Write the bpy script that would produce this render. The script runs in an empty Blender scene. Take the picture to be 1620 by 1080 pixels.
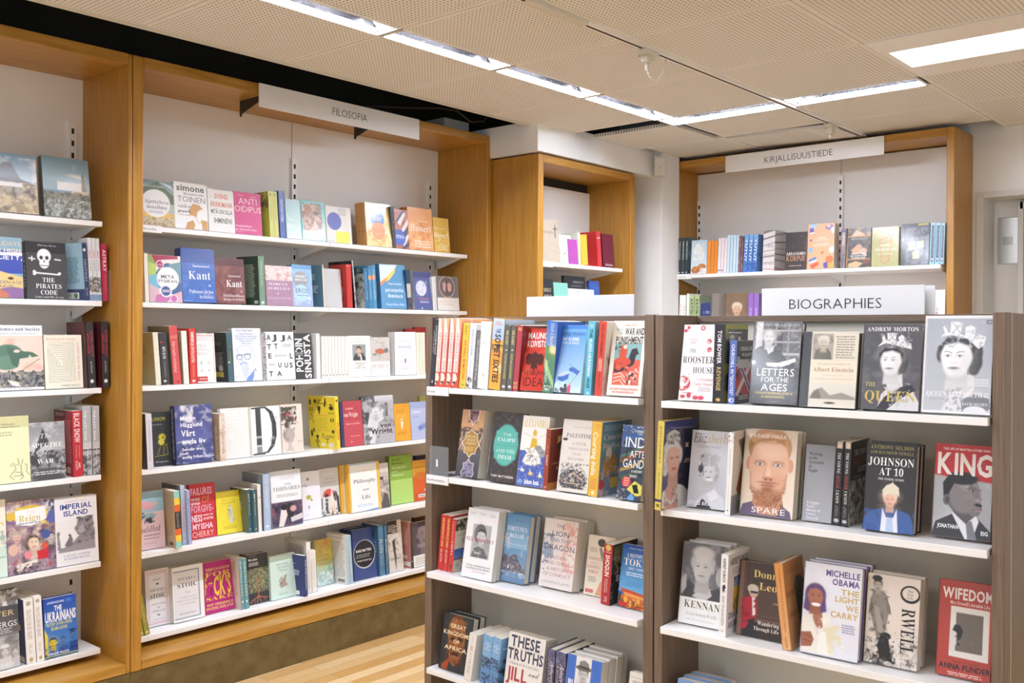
import bpy, bmesh, math, random
import numpy as np
from mathutils import Matrix, Vector
S = bpy.context.scene
COL = S.collection
H = 1.5                      # eye height; the floor is z = 0
# ---------------------------------------------------------------- camera
F_PX, CX, CY, ROLL = 1542.3, 810.0, 526.1, .00435
YAW = math.radians(41.0)
cam_d = bpy.data.cameras.new('camera'); cam = bpy.data.objects.new('camera', cam_d); COL.objects.link(cam)
cam_d.sensor_width = 36; cam_d.lens = F_PX / 1620 * 36
cam_d.shift_y = -(540 - CY) / 1620
cam_d.clip_start = .05
cam.matrix_world = Matrix.Translation((0, 0, H)) @ Matrix.Rotation(YAW, 4, 'Z') @ Matrix.Rotation(math.pi / 2, 4, 'X') @ Matrix.Rotation(ROLL, 4, 'Z')
S.camera = cam
# ---------------------------------------------------------------- world and exposure
w = bpy.data.worlds.new('world'); S.world = w; w.use_nodes = True
w.node_tree.nodes['Background'].inputs[0].default_value = (.86, .93, 1, 1)
w.node_tree.nodes['Background'].inputs[1].default_value = .95
S.view_settings.view_transform = 'Standard'; S.view_settings.look = 'None'
S.view_settings.exposure = 0.36; S.view_settings.gamma = 1; S.view_settings.use_curve_mapping = False
S.cycles.use_denoising = True
S.cycles.max_bounces = 8; S.cycles.diffuse_bounces = 5; S.cycles.caustics_reflective = False; S.cycles.caustics_refractive = False
S.cycles.sample_clamp_indirect = 4
TUBE, PANEL, NEAR, REAR = 380.0, 9.0, 9.0, 3.0        # radiance of the lamp tubes, the opal panel, the unseen lamps added to light the shop

# ---------------------------------------------------------------- frames: pixel <-> place
class Frame:
    """a level frame turned about the viewpoint: local Y is yaw to the right of the optical axis"""
    def __init__(s, yaw):
        s.c, s.s = math.cos(yaw), math.sin(yaw)
        a = YAW - yaw; s.M = Matrix.Rotation(a, 4, 'Z'); s.a = a
    def ray(s, x, y):
        a, b = x - CX, y - CY
        cr, sr = math.cos(-ROLL), math.sin(-ROLL)
        u, v = (cr * a - sr * b) / F_PX, (sr * a + cr * b) / F_PX
        return u * s.c - s.s, u * s.s + s.c, -v
    def proj(s, X, Y, Z):
        Z -= H
        r, f = X * s.c + Y * s.s, -X * s.s + Y * s.c
        u, v = r / f * F_PX, -Z / f * F_PX
        cr, sr = math.cos(ROLL), math.sin(ROLL)
        return CX + cr * u - sr * v, CY + sr * u + cr * v
    def on(s, x, y, X=None, Y=None, Z=None):
        d = s.ray(x, y)
        k = X / d[0] if X is not None else Y / d[1] if Y is not None else (Z - H) / d[2]
        return d[0] * k, d[1] * k, d[2] * k + H
FW = Frame(YAW); FL = Frame(math.radians(40.7)); FR = Frame(math.radians(37.7))

def lin(h):
    h = h.lstrip('#')
    if len(h) == 3: h = ''.join(c * 2 for c in h)
    o = []
    for i in (0, 2, 4):
        c = int(h[i:i + 2], 16) / 255
        o.append(c / 12.92 if c <= .04045 else ((c + .055) / 1.055) ** 2.4)
    return o
# ---------------------------------------------------------------- materials
def mat(name, base='#888', rough=.5, spec=.4, metal=0, emit=None, est=0):
    m = bpy.data.materials.new(name); m.use_nodes = True
    b = m.node_tree.nodes['Principled BSDF']
    b.inputs['Base Color'].default_value = (*lin(base), 1); b.inputs['Roughness'].default_value = rough
    b.inputs['Specular IOR Level'].default_value = spec; b.inputs['Metallic'].default_value = metal
    if emit: b.inputs['Emission Color'].default_value = (*lin(emit), 1); b.inputs['Emission Strength'].default_value = est
    return m
def N(m, t, **k):
    n = m.node_tree.nodes.new(t)
    for a, v in k.items(): setattr(n, a, v)
    return n
def noisy(m, cols, scale=(1, 1, 1), nscale=5, detail=4, bump=0, pos=(.3, .7), dist=0):
    """procedural two/three tone variation on the base colour, in object space"""
    nt = m.node_tree; L = nt.links.new; b = nt.nodes['Principled BSDF']
    tc = N(m, 'ShaderNodeTexCoord'); mp = N(m, 'ShaderNodeMapping'); mp.inputs['Scale'].default_value = scale
    nz = N(m, 'ShaderNodeTexNoise'); nz.inputs['Scale'].default_value = nscale; nz.inputs['Detail'].default_value = detail
    nz.inputs['Distortion'].default_value = dist
    cr = N(m, 'ShaderNodeValToRGB'); e = cr.color_ramp.elements
    e[0].position, e[1].position = pos
    e[0].color = (*lin(cols[0]), 1); e[1].color = (*lin(cols[-1]), 1)
    if len(cols) > 2:
        x = e.new((pos[0] + pos[1]) / 2); x.color = (*lin(cols[1]), 1)
    L(tc.outputs['Object'], mp.inputs[0]); L(mp.outputs[0], nz.inputs['Vector']); L(nz.outputs[0], cr.inputs[0]); L(cr.outputs[0], b.inputs['Base Color'])
    if bump:
        bp = N(m, 'ShaderNodeBump'); bp.inputs['Strength'].default_value = bump; bp.inputs['Distance'].default_value = .002
        L(nz.outputs[0], bp.inputs['Height']); L(bp.outputs[0], b.inputs['Normal'])
    return m
OAK = noisy(mat('oak_veneer', rough=.32, spec=.5), ['#a5742a', '#b17f31', '#bd8d40'], (16, 16, .7), 6, 6, .05)
OAKH = noisy(mat('oak_veneer_level_grain', rough=.34, spec=.5), ['#a5742a', '#b58436', '#c09348'], (9, .8, 9), 6, 6, .05)
OAKX = noisy(mat('oak_veneer_cross_grain', rough=.34, spec=.5), ['#a5742a', '#b58436', '#c09348'], (.8, 9, 9), 6, 6, .05)
OAKEDGE = noisy(mat('oak_solid_edge', rough=.4, spec=.4), ['#8f6024', '#a5742c', '#b08039'], (6, 6, 1.2), 5, 6, .08)
WALNUT = noisy(mat('walnut_laminate', rough=.45, spec=.35), ['#6a5848', '#7a6757', '#88766a'], (60, 60, 1.2), 5, 6, .03)
WALNUTX = noisy(mat('walnut_laminate_level', rough=.45, spec=.35), ['#6a5848', '#7a6757', '#88766a'], (1.2, 60, 60), 5, 6, .03)
WHITE = noisy(mat('white_powder_coat', rough=.38, spec=.4), ['#f1f0ee', '#f5f4f2'], nscale=3)
SHELF = noisy(mat('white_shelf_board', rough=.35, spec=.45), ['#f2f1f0', '#f7f6f5'], nscale=2)
PANELW = noisy(mat('white_back_panel', rough=.55, spec=.3), ['#edebe7', '#f1efec'], nscale=1.5)
PANELB = noisy(mat('beige_back_panel', rough=.55, spec=.3), ['#d9d5c9', '#dedacf'], nscale=1.5)
PLASTER = noisy(mat('white_plaster', rough=.75, spec=.2), ['#edeeee', '#f2f2f1'], nscale=8, bump=.06)
DARKV = noisy(mat('void_shade_grey', rough=.9, spec=.05), ['#3a3935', '#45433e'], nscale=3)  # dark grey puts the unlit gap's shade into wall and slab
BLACK = mat('black_metal', '#2e2a26', .45, .4)
SLOT = mat('slot_dark', '#3a3834', .8, .1)
STEEL = noisy(mat('brushed_steel', rough=.33, metal=1), ['#b4b4b0', '#c6c6c2'], (1, 1, 60), 4, 3)
REFL = noisy(mat('louvre_aluminium', rough=.22, metal=1), ['#8f8d8e', '#a4a2a4'], nscale=12)
GREYW = noisy(mat('grey_white_paint', rough=.5, spec=.3), ['#d6d7d4', '#dcdcd9'], nscale=3)
DOORG = noisy(mat('grey_door_metal', rough=.45, spec=.4), ['#a9aaa8', '#b2b3b1'], nscale=3)
SIGN = noisy(mat('white_sign_board', rough=.5, spec=.3), ['#efeff1', '#f4f4f5'], nscale=2)
SIGNG = noisy(mat('grey_sign_back', rough=.55, spec=.3), ['#d6d6d7', '#dededf'], nscale=2)
INK = mat('sign_ink', '#3b3b3d', .6, .2)
LINO = noisy(mat('olive_linoleum', rough=.55, spec=.35), ['#5c4c2a', '#6a5a36', '#736440'], (1, 1, 1), 14, 8, .03)
PLASTIC = mat('ivory_plastic', '#dad6cc', .45, .4)
TUBEM = mat('lamp_tube_glow', '#ffffff', .5, 0, 0, '#e9f0ff', TUBE)
PANELM = mat('opal_panel_glow', '#ffffff', .5, 0, 0, '#eef4ff', PANEL)
NEARM = mat('opal_lamp_near', '#ffffff', .5, 0, 0, '#e4eeff', NEAR)
REARM = mat('opal_fill_glow', '#ffffff', .5, 0, 0, '#e4eeff', REAR)
ACRY = mat('clear_acrylic', '#e8eeee', .08, .6); ACRY.node_tree.nodes['Principled BSDF'].inputs['Alpha'].default_value = .22
SMOKE = mat('smoked_plastic', '#8e9194', .12, .5); SMOKE.node_tree.nodes['Principled BSDF'].inputs['Alpha'].default_value = .55
def print_mat(name, rough, coat=0):
    m = mat(name, '#fff', rough, .4); b = m.node_tree.nodes['Principled BSDF']
    a = N(m, 'ShaderNodeAttribute', attribute_name='Col'); nz = N(m, 'ShaderNodeTexNoise'); nz.inputs['Scale'].default_value = 60
    mr = N(m, 'ShaderNodeMapRange'); mr.inputs['To Min'].default_value = rough - .05; mr.inputs['To Max'].default_value = rough + .06
    L = m.node_tree.links.new
    L(a.outputs['Color'], b.inputs['Base Color']); L(nz.outputs[0], mr.inputs[0]); L(mr.outputs[0], b.inputs['Roughness'])
    b.inputs['Coat Weight'].default_value = coat; b.inputs['Coat Roughness'].default_value = .12
    return m
MATTE = print_mat('printed_matte', .5); GLOSS = print_mat('printed_gloss', .34, .35)
def pages_mat():
    m = mat('page_edges', '#e6e1d3', .8, .1); b = m.node_tree.nodes['Principled BSDF']; L = m.node_tree.links.new
    tc = N(m, 'ShaderNodeTexCoord'); mp = N(m, 'ShaderNodeMapping'); mp.inputs['Scale'].default_value = (.6, 700, .6)
    nz = N(m, 'ShaderNodeTexNoise'); nz.inputs['Scale'].default_value = 1.2; cr = N(m, 'ShaderNodeValToRGB')
    cr.color_ramp.elements[0].color = (*lin('#cfc8b8'), 1); cr.color_ramp.elements[1].color = (*lin('#efebe0'), 1)
    cr.color_ramp.elements[0].position = .3; cr.color_ramp.elements[1].position = .7
    L(tc.outputs['Object'], mp.inputs[0]); L(mp.outputs[0], nz.inputs['Vector']); L(nz.outputs[0], cr.inputs[0]); L(cr.outputs[0], b.inputs['Base Color'])
    return m
PAGES = pages_mat()
def ceiling_mat():
    """cream perforated tile: small dark holes on a square grid, blank margin round each tile"""
    m = mat('perforated_tile', '#d3cbc0', .85, .1); nt = m.node_tree; L = nt.links.new; b = nt.nodes['Principled BSDF']
    tc = N(m, 'ShaderNodeTexCoord'); sp = N(m, 'ShaderNodeSeparateXYZ'); L(tc.outputs['Object'], sp.inputs[0])
    def M(op, a, c=None):
        n = N(m, 'ShaderNodeMath', operation=op)
        for i, q in enumerate((a, c)):
            if q is None: continue
            if isinstance(q, (int, float)): n.inputs[i].default_value = q
            else: L(q, n.inputs[i])
        return n.outputs[0]
    out = []; mar = []
    for ax, o, p in (('X', CEX, TPX), ('Y', CEY, TPY)):
        t = M('FRACT', M('DIVIDE', M('SUBTRACT', sp.outputs[ax], o), p))
        mar.append(M('LESS_THAN', M('ABSOLUTE', M('SUBTRACT', t, .5)), .462))
        f = M('SUBTRACT', M('FRACT', M('MULTIPLY', t, 36)), .5); out.append(M('MULTIPLY', f, f))
    hole = M('MULTIPLY', M('LESS_THAN', M('ADD', out[0], out[1]), .040), M('MULTIPLY', mar[0], mar[1]))
    nz = N(m, 'ShaderNodeTexNoise'); nz.inputs['Scale'].default_value = 2
    c0 = N(m, 'ShaderNodeMix', data_type='RGBA'); c0.inputs[6].default_value = (*lin('#e9e8e5'), 1); c0.inputs[7].default_value = (*lin('#eeede9'), 1)
    mx = N(m, 'ShaderNodeMix', data_type='RGBA'); mx.inputs[7].default_value = (*lin('#80786d'), 1)
    L(nz.outputs[0], c0.inputs[0]); L(c0.outputs[2], mx.inputs[6]); L(hole, mx.inputs[0]); L(mx.outputs[2], b.inputs['Base Color'])
    return m
CEX, CEY, TPX, TPY = -3.34, 1.785, .637, .628
TILE = ceiling_mat()
def floor_mat():
    m = mat('oak_parquet', '#c9a46a', .3, .5); nt = m.node_tree; L = nt.links.new; b = nt.nodes['Principled BSDF']
    tc = N(m, 'ShaderNodeTexCoord'); mp = N(m, 'ShaderNodeMapping'); mp.inputs['Rotation'].default_value = (0, 0, math.pi / 2)
    br = N(m, 'ShaderNodeTexBrick'); br.offset = .37; br.inputs['Scale'].default_value = 1
    br.inputs['Brick Width'].default_value = .62; br.inputs['Row Height'].default_value = .068; br.inputs['Mortar Size'].default_value = .0009
    br.inputs['Color1'].default_value = (*lin('#c89c5c'), 1); br.inputs['Color2'].default_value = (*lin('#e2c596'), 1); br.inputs['Mortar'].default_value = (*lin('#8a6a3c'), 1)
    mp2 = N(m, 'ShaderNodeMapping'); mp2.inputs['Scale'].default_value = (24, 1.5, 1); nz = N(m, 'ShaderNodeTexNoise'); nz.inputs['Scale'].default_value = 4; nz.inputs['Detail'].default_value = 6
    mx = N(m, 'ShaderNodeMix', data_type='RGBA', blend_type='MULTIPLY'); mx.inputs[0].default_value = .5
    cr = N(m, 'ShaderNodeValToRGB'); cr.color_ramp.elements[0].color = (.62, .52, .4, 1); cr.color_ramp.elements[1].color = (1.1, 1.1, 1.1, 1)
    L(tc.outputs['Object'], mp.inputs[0]); L(mp.outputs[0], br.inputs['Vector']); L(tc.outputs['Object'], mp2.inputs[0]); L(mp2.outputs[0], nz.inputs['Vector'])
    L(nz.outputs[0], cr.inputs[0]); L(br.outputs['Color'], mx.inputs[6]); L(cr.outputs[0], mx.inputs[7]); L(mx.outputs[2], b.inputs['Base Color'])
    return m
PARQUET = floor_mat()
# ---------------------------------------------------------------- mesh helpers
def tag(o, label=None, cat=None, group=None, kind=None):
    for k, v in (('label', label), ('category', cat), ('group', group), ('kind', kind)):
        if v: o[k] = v
    return o
def empty(name, loc=(0, 0, 0), label=None, cat=None, group=None, M=None):
    o = bpy.data.objects.new(name, None); COL.objects.link(o); o.empty_display_size = .05
    o.matrix_world = M if M is not None else Matrix.Translation(loc)
    return tag(o, label, cat, group)
class MB:
    """collects boxes, tubes and prisms for ONE mesh object"""
    def __init__(s): s.bm = bmesh.new()
    def box(s, x0, x1, y0, y1, z0, z1, mi=0, bev=0, M=None):
        t = bmesh.new(); bmesh.ops.create_cube(t, size=1)
        for v in t.verts:
            v.co = Vector(((x0 + x1) / 2 + v.co.x * (x1 - x0), (y0 + y1) / 2 + v.co.y * (y1 - y0), (z0 + z1) / 2 + v.co.z * (z1 - z0)))
        if bev: bmesh.ops.bevel(t, geom=t.edges[:], offset=bev, segments=2, affect='EDGES', profile=.5)
        s._add(t, mi, M); return s
    def prism(s, pts, axis, a, b, mi=0, M=None):
        """pts: 2D outline; axis 'y' extrudes an xz outline from y=a to y=b, 'x' a yz outline, 'z' an xy outline"""
        t = bmesh.new(); f = {'y': lambda p, q: (p[0], q, p[1]), 'x': lambda p, q: (q, p[0], p[1]), 'z': lambda p, q: (p[0], p[1], q)}[axis]
        A = [t.verts.new(f(p, a)) for p in pts]; B = [t.verts.new(f(p, b)) for p in pts]
        t.faces.new(A); t.faces.new(B[::-1]); n = len(pts)
        for i in range(n): t.faces.new((A[i], B[i], B[(i + 1) % n], A[(i + 1) % n]))
        bmesh.ops.recalc_face_normals(t, faces=t.faces); s._add(t, mi, M); return s
    def cyl(s, p, q, r, mi=0, n=12):
        p, q = Vector(p), Vector(q); d = q - p; t = bmesh.new()
        bmesh.ops.create_cone(t, cap_ends=True, segments=n, radius1=r, radius2=r, depth=d.length)
        s._add(t, mi, Matrix.Translation((p + q) / 2) @ d.to_track_quat('Z', 'Y').to_matrix().to_4x4()); return s
    def tube(s, pts, r, mi=0, n=8):
        for a, b in zip(pts, pts[1:]): s.cyl(a, b, r, mi, n)
        return s
    def _add(s, t, mi, M):
        if M is not None: t.transform(M)
        for f in t.faces: f.material_index = mi
        me = bpy.data.meshes.new('tmp'); t.to_mesh(me); t.free(); s.bm.from_mesh(me); bpy.data.meshes.remove(me)
    def build(s, name, mats, parent=None, M=None, smooth=False):
        me = bpy.data.meshes.new(name); s.bm.to_mesh(me); s.bm.free()
        for m in (mats if isinstance(mats, (list, tuple)) else [mats]): me.materials.append(m)
        if smooth:
            for p in me.polygons: p.use_smooth = True
        o = bpy.data.objects.new(name, me); COL.objects.link(o)
        if parent: o.parent = parent
        if M is not None: o.matrix_world = M if not parent else M
        return o
def struct(o): o['kind'] = 'structure'; return o
# ================================================================ THE SHOP ITSELF
Z = lambda z: z + H
ZC = Z(1.105)                                   # underside of the suspended ceiling
struct(MB().box(-4.3, 4.2, -3.2, 6.2, -.1, 0).build('floor', PARQUET))
# left wall behind the bookcases, its upper part in the dark gap over them
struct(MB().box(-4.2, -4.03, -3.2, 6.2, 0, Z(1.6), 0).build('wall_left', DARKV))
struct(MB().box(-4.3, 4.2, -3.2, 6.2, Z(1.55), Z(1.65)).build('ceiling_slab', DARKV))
# right-hand wall: opening of the door recess cut out of it, recess lined
WY = 5.63
b = MB().box(-3.9, -1.56, WY, WY + .3, 0, Z(1.6)).box(-1.56, 4.2, WY, WY + .3, Z(.767), Z(1.6)).box(-.2, 4.2, WY, WY + .3, 0, Z(.767))
b.box(-1.56, -.2, WY + .21, WY + .3, 0, Z(.767))
struct(b.build('wall_right', PLASTER))
struct(MB().box(-1.566, -1.53, WY - .012, WY + .2, 0, Z(.766), 0, .002).box(-1.53, -.24, WY - .012, WY + .2, Z(.735), Z(.766), 0, .002).build('trim_1', GREYW))
d = MB().box(-1.395, -.26, WY + .165, WY + .209, 0, Z(.70), 0, .002)
door = struct(d.build('door_1', DOORG))
MB().box(-1.40, -1.372, WY + .15, WY + .209, 0, Z(.72), 0, .002).box(-1.39, -.3, WY + .15, WY + .209, Z(.68), Z(.72), 0, .002).build('door_frame', GREYW, door)
struct(MB().box(4.0, 4.2, -3.2, 6.2, 0, .35).box(4.0, 4.2, -3.2, -2.6, .35, Z(1.6)).box(4.0, 4.2, 2.6, 6.2, .35, Z(1.6)).box(4.0, 4.2, -3.2, 6.2, 2.5, Z(1.6)).build('wall_front', PLASTER))   # unseen opening added so sky light brightens the ceiling
struct(MB().box(-4.03, 4.0, -3.2, -3.0, 0, .35).box(-4.03, -2.4, -3.2, -3.0, .35, Z(1.6)).box(-4.03, 4.0, -3.2, -3.0, 2.5, Z(1.6)).build('wall_back', PLASTER))  # second added opening, also letting in sky light
# column and the boxed soffit over the niche case
struct(MB().box(-4.03, -3.225, 5.10, 5.305, 0, ZC + .02, 0, .003).build('column_1', PLASTER))
struct(MB().box(-4.03, -3.275, 3.968, 5.10, Z(.962), ZC + .02, 0, .002).build('soffit_1', PLASTER))
struct(MB().box(-3.95, -3.74, 3.74, 3.93, Z(1.085), Z(1.165), 0, .003).build('trim_2', GREYW))
tag(MB().tube([(-3.66, 3.1, Z(1.10)), (-3.66, 3.35, Z(1.135)), (-3.64, 3.6, Z(1.175)), (-3.63, 3.72, Z(1.18)), (-3.62, 3.82, Z(1.135)), (-3.60, 3.9, Z(1.15)), (-3.58, 3.95, Z(1.21))], .006).build('cable', BLACK),
    'dark cable looping over the bookcase top beside the white column', 'cable')
# ---- ceiling: perforated tiles with open joints, troffer slots left free, white edge trim
b = MB(); g = .0022
LX0, LX1 = -2.757, -2.640                       # troffer row along the left wall
RY0, RY1 = 4.300, 4.458                         # troffer row across
REARS = [(3, 7), (6, 10), (6, 7), (3, 4), (6, 4), (9, 10), (9, 7), (9, 4), (3, 1), (6, 1), (9, 1)]  # unseen opal panels added to light the shop
def tile(x0, x1, y0, y1, z=ZC): b.box(x0 + g, x1 - g, y0 + g, y1 - g, z, z + .018, 0)
xs = [CEX + TPX * i for i in range(12)]; ys = [CEY + TPY * i for i in range(-8, 6)]
for j, y0 in enumerate(ys):
    y1 = y0 + TPY
    for i, x0 in enumerate(xs):
        x1 = x0 + TPX
        if x0 > 3.9: continue
        yy0 = y0
        if abs(y0 - ys[12]) < .01 and i < 3: yy0 = RY1        # below the cross row
        if abs(y0 - ys[11]) < .01 and i == 3: continue         # opal panel
        if y1 > WY: y1 = WY if i >= 3 else 5.41
        if abs(y0 - ys[13]) < .01:
            if i == 1: continue                                # the sagging tile
            y1 = 5.41 if i < 3 else WY
            if i == 0:
                tile(-3.225, x1, yy0, y1); continue
        if i == 0 and yy0 > 4.2: tile(x0 + .07, x1 if y0 > 4.4 else LX0, yy0, y1); continue
        if i == 0: tile(x0, LX0, yy0, y1)
        elif i == 1 and y0 < RY0 - .05: tile(LX1, x1, yy0, y1)
        elif i == 2 or i == 1: tile(x0, x1, yy0, y1)
        elif (i, j) in REARS: continue
        else: tile(x0, x1, yy0, y1)
ceiling = struct(b.build('ceiling', TILE))
struct(MB().box(CEX - .012, CEX, -3.0, 3.99, ZC - .006, ZC + .03, 0, .001).box(CEX, CEX + .02, -3.0, 3.99, ZC - .004, ZC, 0).build('trim_3', PLASTIC))
# the loose tile over the literature bay: its front edge hangs a little low
Mt = Matrix.Translation((CEX + TPX, ys[13] + .01, ZC - .004)) @ Matrix.Rotation(math.radians(1.6), 4, 'Y') @ Matrix.Rotation(math.radians(1.0), 4, 'X')
b = MB(); b.box(.006, TPX - .02, .01, .47, 0, .018)
me_o = b.build('ceiling_tile', TILE, None, Mt)
tag(me_o, 'loose cream ceiling tile sagging from its grid above the literature sign', 'ceiling tile')
# ---- luminaires
def troffer(x0, x1, y0, y1, along, label):
    e = empty('ceiling_light', ((x0 + x1) / 2, (y0 + y1) / 2, ZC), label, 'ceiling light', 'recessed strip lights')
    T = Matrix.Translation((-(x0 + x1) / 2, -(y0 + y1) / 2, -ZC)); t = .004
    b = MB(); h = ZC + .075
    b.box(x0, x0 + t, y0, y1, ZC, h, M=T).box(x1 - t, x1, y0, y1, ZC, h, M=T).box(x0, x1, y0, y0 + t, ZC, h, M=T).box(x0, x1, y1 - t, y1, ZC, h, M=T).box(x0, x1, y0, y1, h, h + t, M=T)
    b.build('reflector', REFL, e)
    b = MB(); f = .007
    b.box(x0 - f, x0 + t, y0 - f, y1 + f, ZC - .004, ZC, M=T).box(x1 - t, x1 + f, y0 - f, y1 + f, ZC - .004, ZC, M=T).box(x0, x1, y0 - f, y0 + t, ZC - .004, ZC, M=T).box(x0, x1, y1 - t, y1 + f, ZC - .004, ZC, M=T)
    b.build('frame', WHITE, e)
    b = MB()
    if along == 'y': b.box(x0 + .006, x0 + .022, y0 + .02, y1 - .02, ZC + .002, ZC + .014, 0, .003, T)
    else: b.box(x0 + .02, x1 - .02, y1 - .022, y1 - .006, ZC + .002, ZC + .014, 0, .003, T)
    b.build('lamp_tube', TUBEM, e)
    b = MB()                                              # end louvre wedge
    if along == 'y': b.prism([(y1 - .06, ZC + .05), (y1 - .006, ZC + .003), (y1 - .006, ZC + .05)], 'x', x0 + .024, x1 - t, M=T)
    else: b.prism([(x0 + .006, ZC + .05), (x0 + .006, ZC + .003), (x0 + .06, ZC + .05)], 'y', y0 + t, y1 - .024, M=T)
    b.build('end_louvre', WHITE, e)
jy = [CEY + TPY * i for i in range(-6, 5)]
ordn = ['nearest the viewer', 'second from the viewer', 'third from the viewer', 'next to the corner']
for k in range(len(jy) - 1):
    n = k - (len(jy) - 5)
    lab = 'white strip light in the ceiling row along the left wall, ' + (ordn[n] if n >= 0 else 'number %d behind the viewer' % (-n))
    troffer(LX0, LX1, jy[k] + .012, jy[k + 1] - .012, 'y', lab)
troffer(-2.745, -2.10, RY0 + .003, RY1 - .003, 'x', 'white strip light across the ceiling at the corner of the rows')
troffer(-2.055, -1.445, RY0 + .003, RY1 - .003, 'x', 'white strip light across the ceiling beside the bright opal panel')
def opal(x0, y0, label, m, rear=False):
    e = empty('panel_light', (x0 + TPX / 2, y0 + TPY / 2, ZC), label, 'ceiling light', 'unseen opal panels added for light' if rear else None)
    X, Y = TPX / 2 - .004, TPY / 2 - .004
    by = .132 if not rear else .27
    b = MB(); b.box(-X, X, -Y, -by, -.004, .014, 0, .001).box(-X, X, by, Y, -.004, .014, 0, .001).box(-X, -X + .03, -by, by, -.004, .014, 0, .001).box(X - .03, X, -by, by, -.004, .014, 0, .001)
    b.build('frame', WHITE, e)
    MB().box(-X + .03, X - .03, -by, by, 0, .01).build('diffuser', m, e)
opal(CEX + 3 * TPX, ys[11], 'bright square panel light with opal strip and wide white frame', PANELM)
for q, (i, j) in enumerate(REARS): opal(xs[i], ys[j], 'unseen square opal panel light added to light the shop', NEARM if (i, j) in ((3, 7), (6, 10)) else REARM, True)
# ---- spotlight track with two adapters
e = empty('lighting_track', (-2.08, 3.5, ZC), 'white spotlight track running along a ceiling joint with a dark groove', 'lighting track')
b = MB(); b.box(-.017, .017, -3.5, 1.86, -.012, 0, 0, .001); b.build('rail', WHITE, e)
MB().box(-.005, .005, -3.4, 1.80, -.0125, -.0115).build('groove', SLOT, e)
MB().box(-.019, .019, -1.05, -.72, -.016, -.001, 0, .002).build('cover_strip', PLASTIC, e)
def adapter(y, label, loop):
    e = empty('track_adapter', (-2.08, y, ZC - .012), label, 'track adapter')
    b = MB(); b.box(-.02, .02, -.05, .05, -.022, -.001, 0, .004).box(-.016, .016, -.03, .02, -.05, -.02, 0, .005).box(-.022, -.016, -.045, -.03, -.03, 0, 0, .001)
    b.build('housing', PLASTIC, e)
    b = MB(); b.cyl((0, -.005, -.05), (0, -.005, -.075), .009); b.build('spigot', PLASTIC, e, smooth=True)
    if loop:
        pts = []
        for k in range(15):
            a = math.pi * k / 14
            pts.append((.0 + .02 * k / 14, .045 - .05 * math.cos(a), -.074 - .045 * math.sin(a) + .06 * (k / 14) ** 2))
        MB().tube(pts, .0032).build('cord', PLASTIC, e, smooth=True)
adapter(3.19, 'white track adapter with a looped cord hanging from the ceiling track', True)
adapter(4.92, 'white track adapter without cord near the sagging ceiling tile', False)
# ---- motion sensor
e = empty('motion_sensor', (-3.205, 5.10, Z(1.02)), 'small ivory motion sensor at the top of the white column corner', 'motion sensor',
          M=Matrix.Translation((-3.225, 5.085, Z(.955))) @ Matrix.Rotation(math.radians(28), 4, 'Z'))
MB().box(-.035, .035, -.045, 0, 0, .122, 0, .008).build('housing', PLASTIC, e)
MB().box(-.026, .026, -.049, -.044, .062, .108, 0, .003).build('lens', GREYW, e)
MB().box(-.001, .001, -.0465, -.044, .045, .058).build('indicator', SLOT, e)
# ---- intercom plate in the door recess
yb = WY + .21
e = empty('intercom_plate', (-1.46, yb, Z(.39)), 'brushed steel intercom plate with speaker grille in the door recess', 'intercom')
MB().box(-.052, .052, -.006, 0, 0, .255, 0, .002).build('plate', STEEL, e)
b = MB()
for i in range(8):
    for j in range(7): b.box(-.026 + i * .0066, -.0225 + i * .0066, -.0068, -.0055, .105 + j * .0066, .1085 + j * .0066)
b.build('speaker_grille', SLOT, e)
b = MB()
for z in (.03, .228): b.cyl((0, -.008, z), (0, -.005, z), .004)
b.build('screw', STEEL, e)
# ================================================================ TEXT GLYPHS
STY = {'': ('', 0), 'b': ('', .022), 'h': ('', .03), 'l': ('', -.011), 's': ('B', -.006), 'S': ('B', .0), 'i': ('I', 0), 'c': ('C', 0)}
def mathch(ch, fam):
    if not fam or not ch.isascii() or not ch.isalnum(): return ch
    if ch.isdigit(): return chr(0x1D7CE + int(ch)) if fam == 'B' else ch
    up = ch.isupper(); k = ord(ch) - (65 if up else 97)
    if fam == 'I': return '\u210E' if ch == 'h' else chr((0x1D434 if up else 0x1D44E) + k)
    if fam == 'B': return chr((0x1D400 if up else 0x1D41A) + k)
    return chr((0x1D4D0 if up else 0x1D4EA) + k)
DIA = {'ä': 'a', 'ö': 'o', 'å': 'a', 'Ä': 'A', 'Ö': 'O', 'Å': 'A', 'é': 'e', 'ü': 'u'}
GL = {}
def load_glyphs(need):
    need = [k for k in need if k not in GL]
    objs = []
    for (ch, st) in need:
        fam, off = STY[st]; base = DIA.get(ch, ch) if fam else ch
        c = bpy.data.curves.new('glyph', 'FONT'); c.body = mathch(base, fam); c.offset = off; c.resolution_u = 2
        o = bpy.data.objects.new('glyph', c); COL.objects.link(o); objs.append(((ch, st), o, c))
    dg = bpy.context.evaluated_depsgraph_get()
    for key, o, c in objs:
        ev = o.evaluated_get(dg); me = ev.to_mesh()
        v = np.array([q.co[:2] for q in me.vertices]).reshape(-1, 2); f = [tuple(p.vertices) for p in me.polygons]
        ev.to_mesh_clear()
        if len(v) and STY[key[1]][0] and key[0] in DIA:
            top = v[:, 1].max() + .06; mx = (v[:, 0].min() + v[:, 0].max()) / 2
            offs = (-.1, .1) if key[0] in 'äöÄÖü' else (0,)
            for q in offs:
                n = len(v); v = np.vstack([v, np.array([(mx + q + a, top + b_) for a, b_ in ((-.055, 0), (.055, 0), (.055, .11), (-.055, .11))])]); f.append((n, n + 1, n + 2, n + 3))
        adv = (v[:, 0].max() + .05) if len(v) else .26
        GL[key] = (v, f, adv)
    for key, o, c in objs: bpy.data.objects.remove(o); bpy.data.curves.remove(c)
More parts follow.
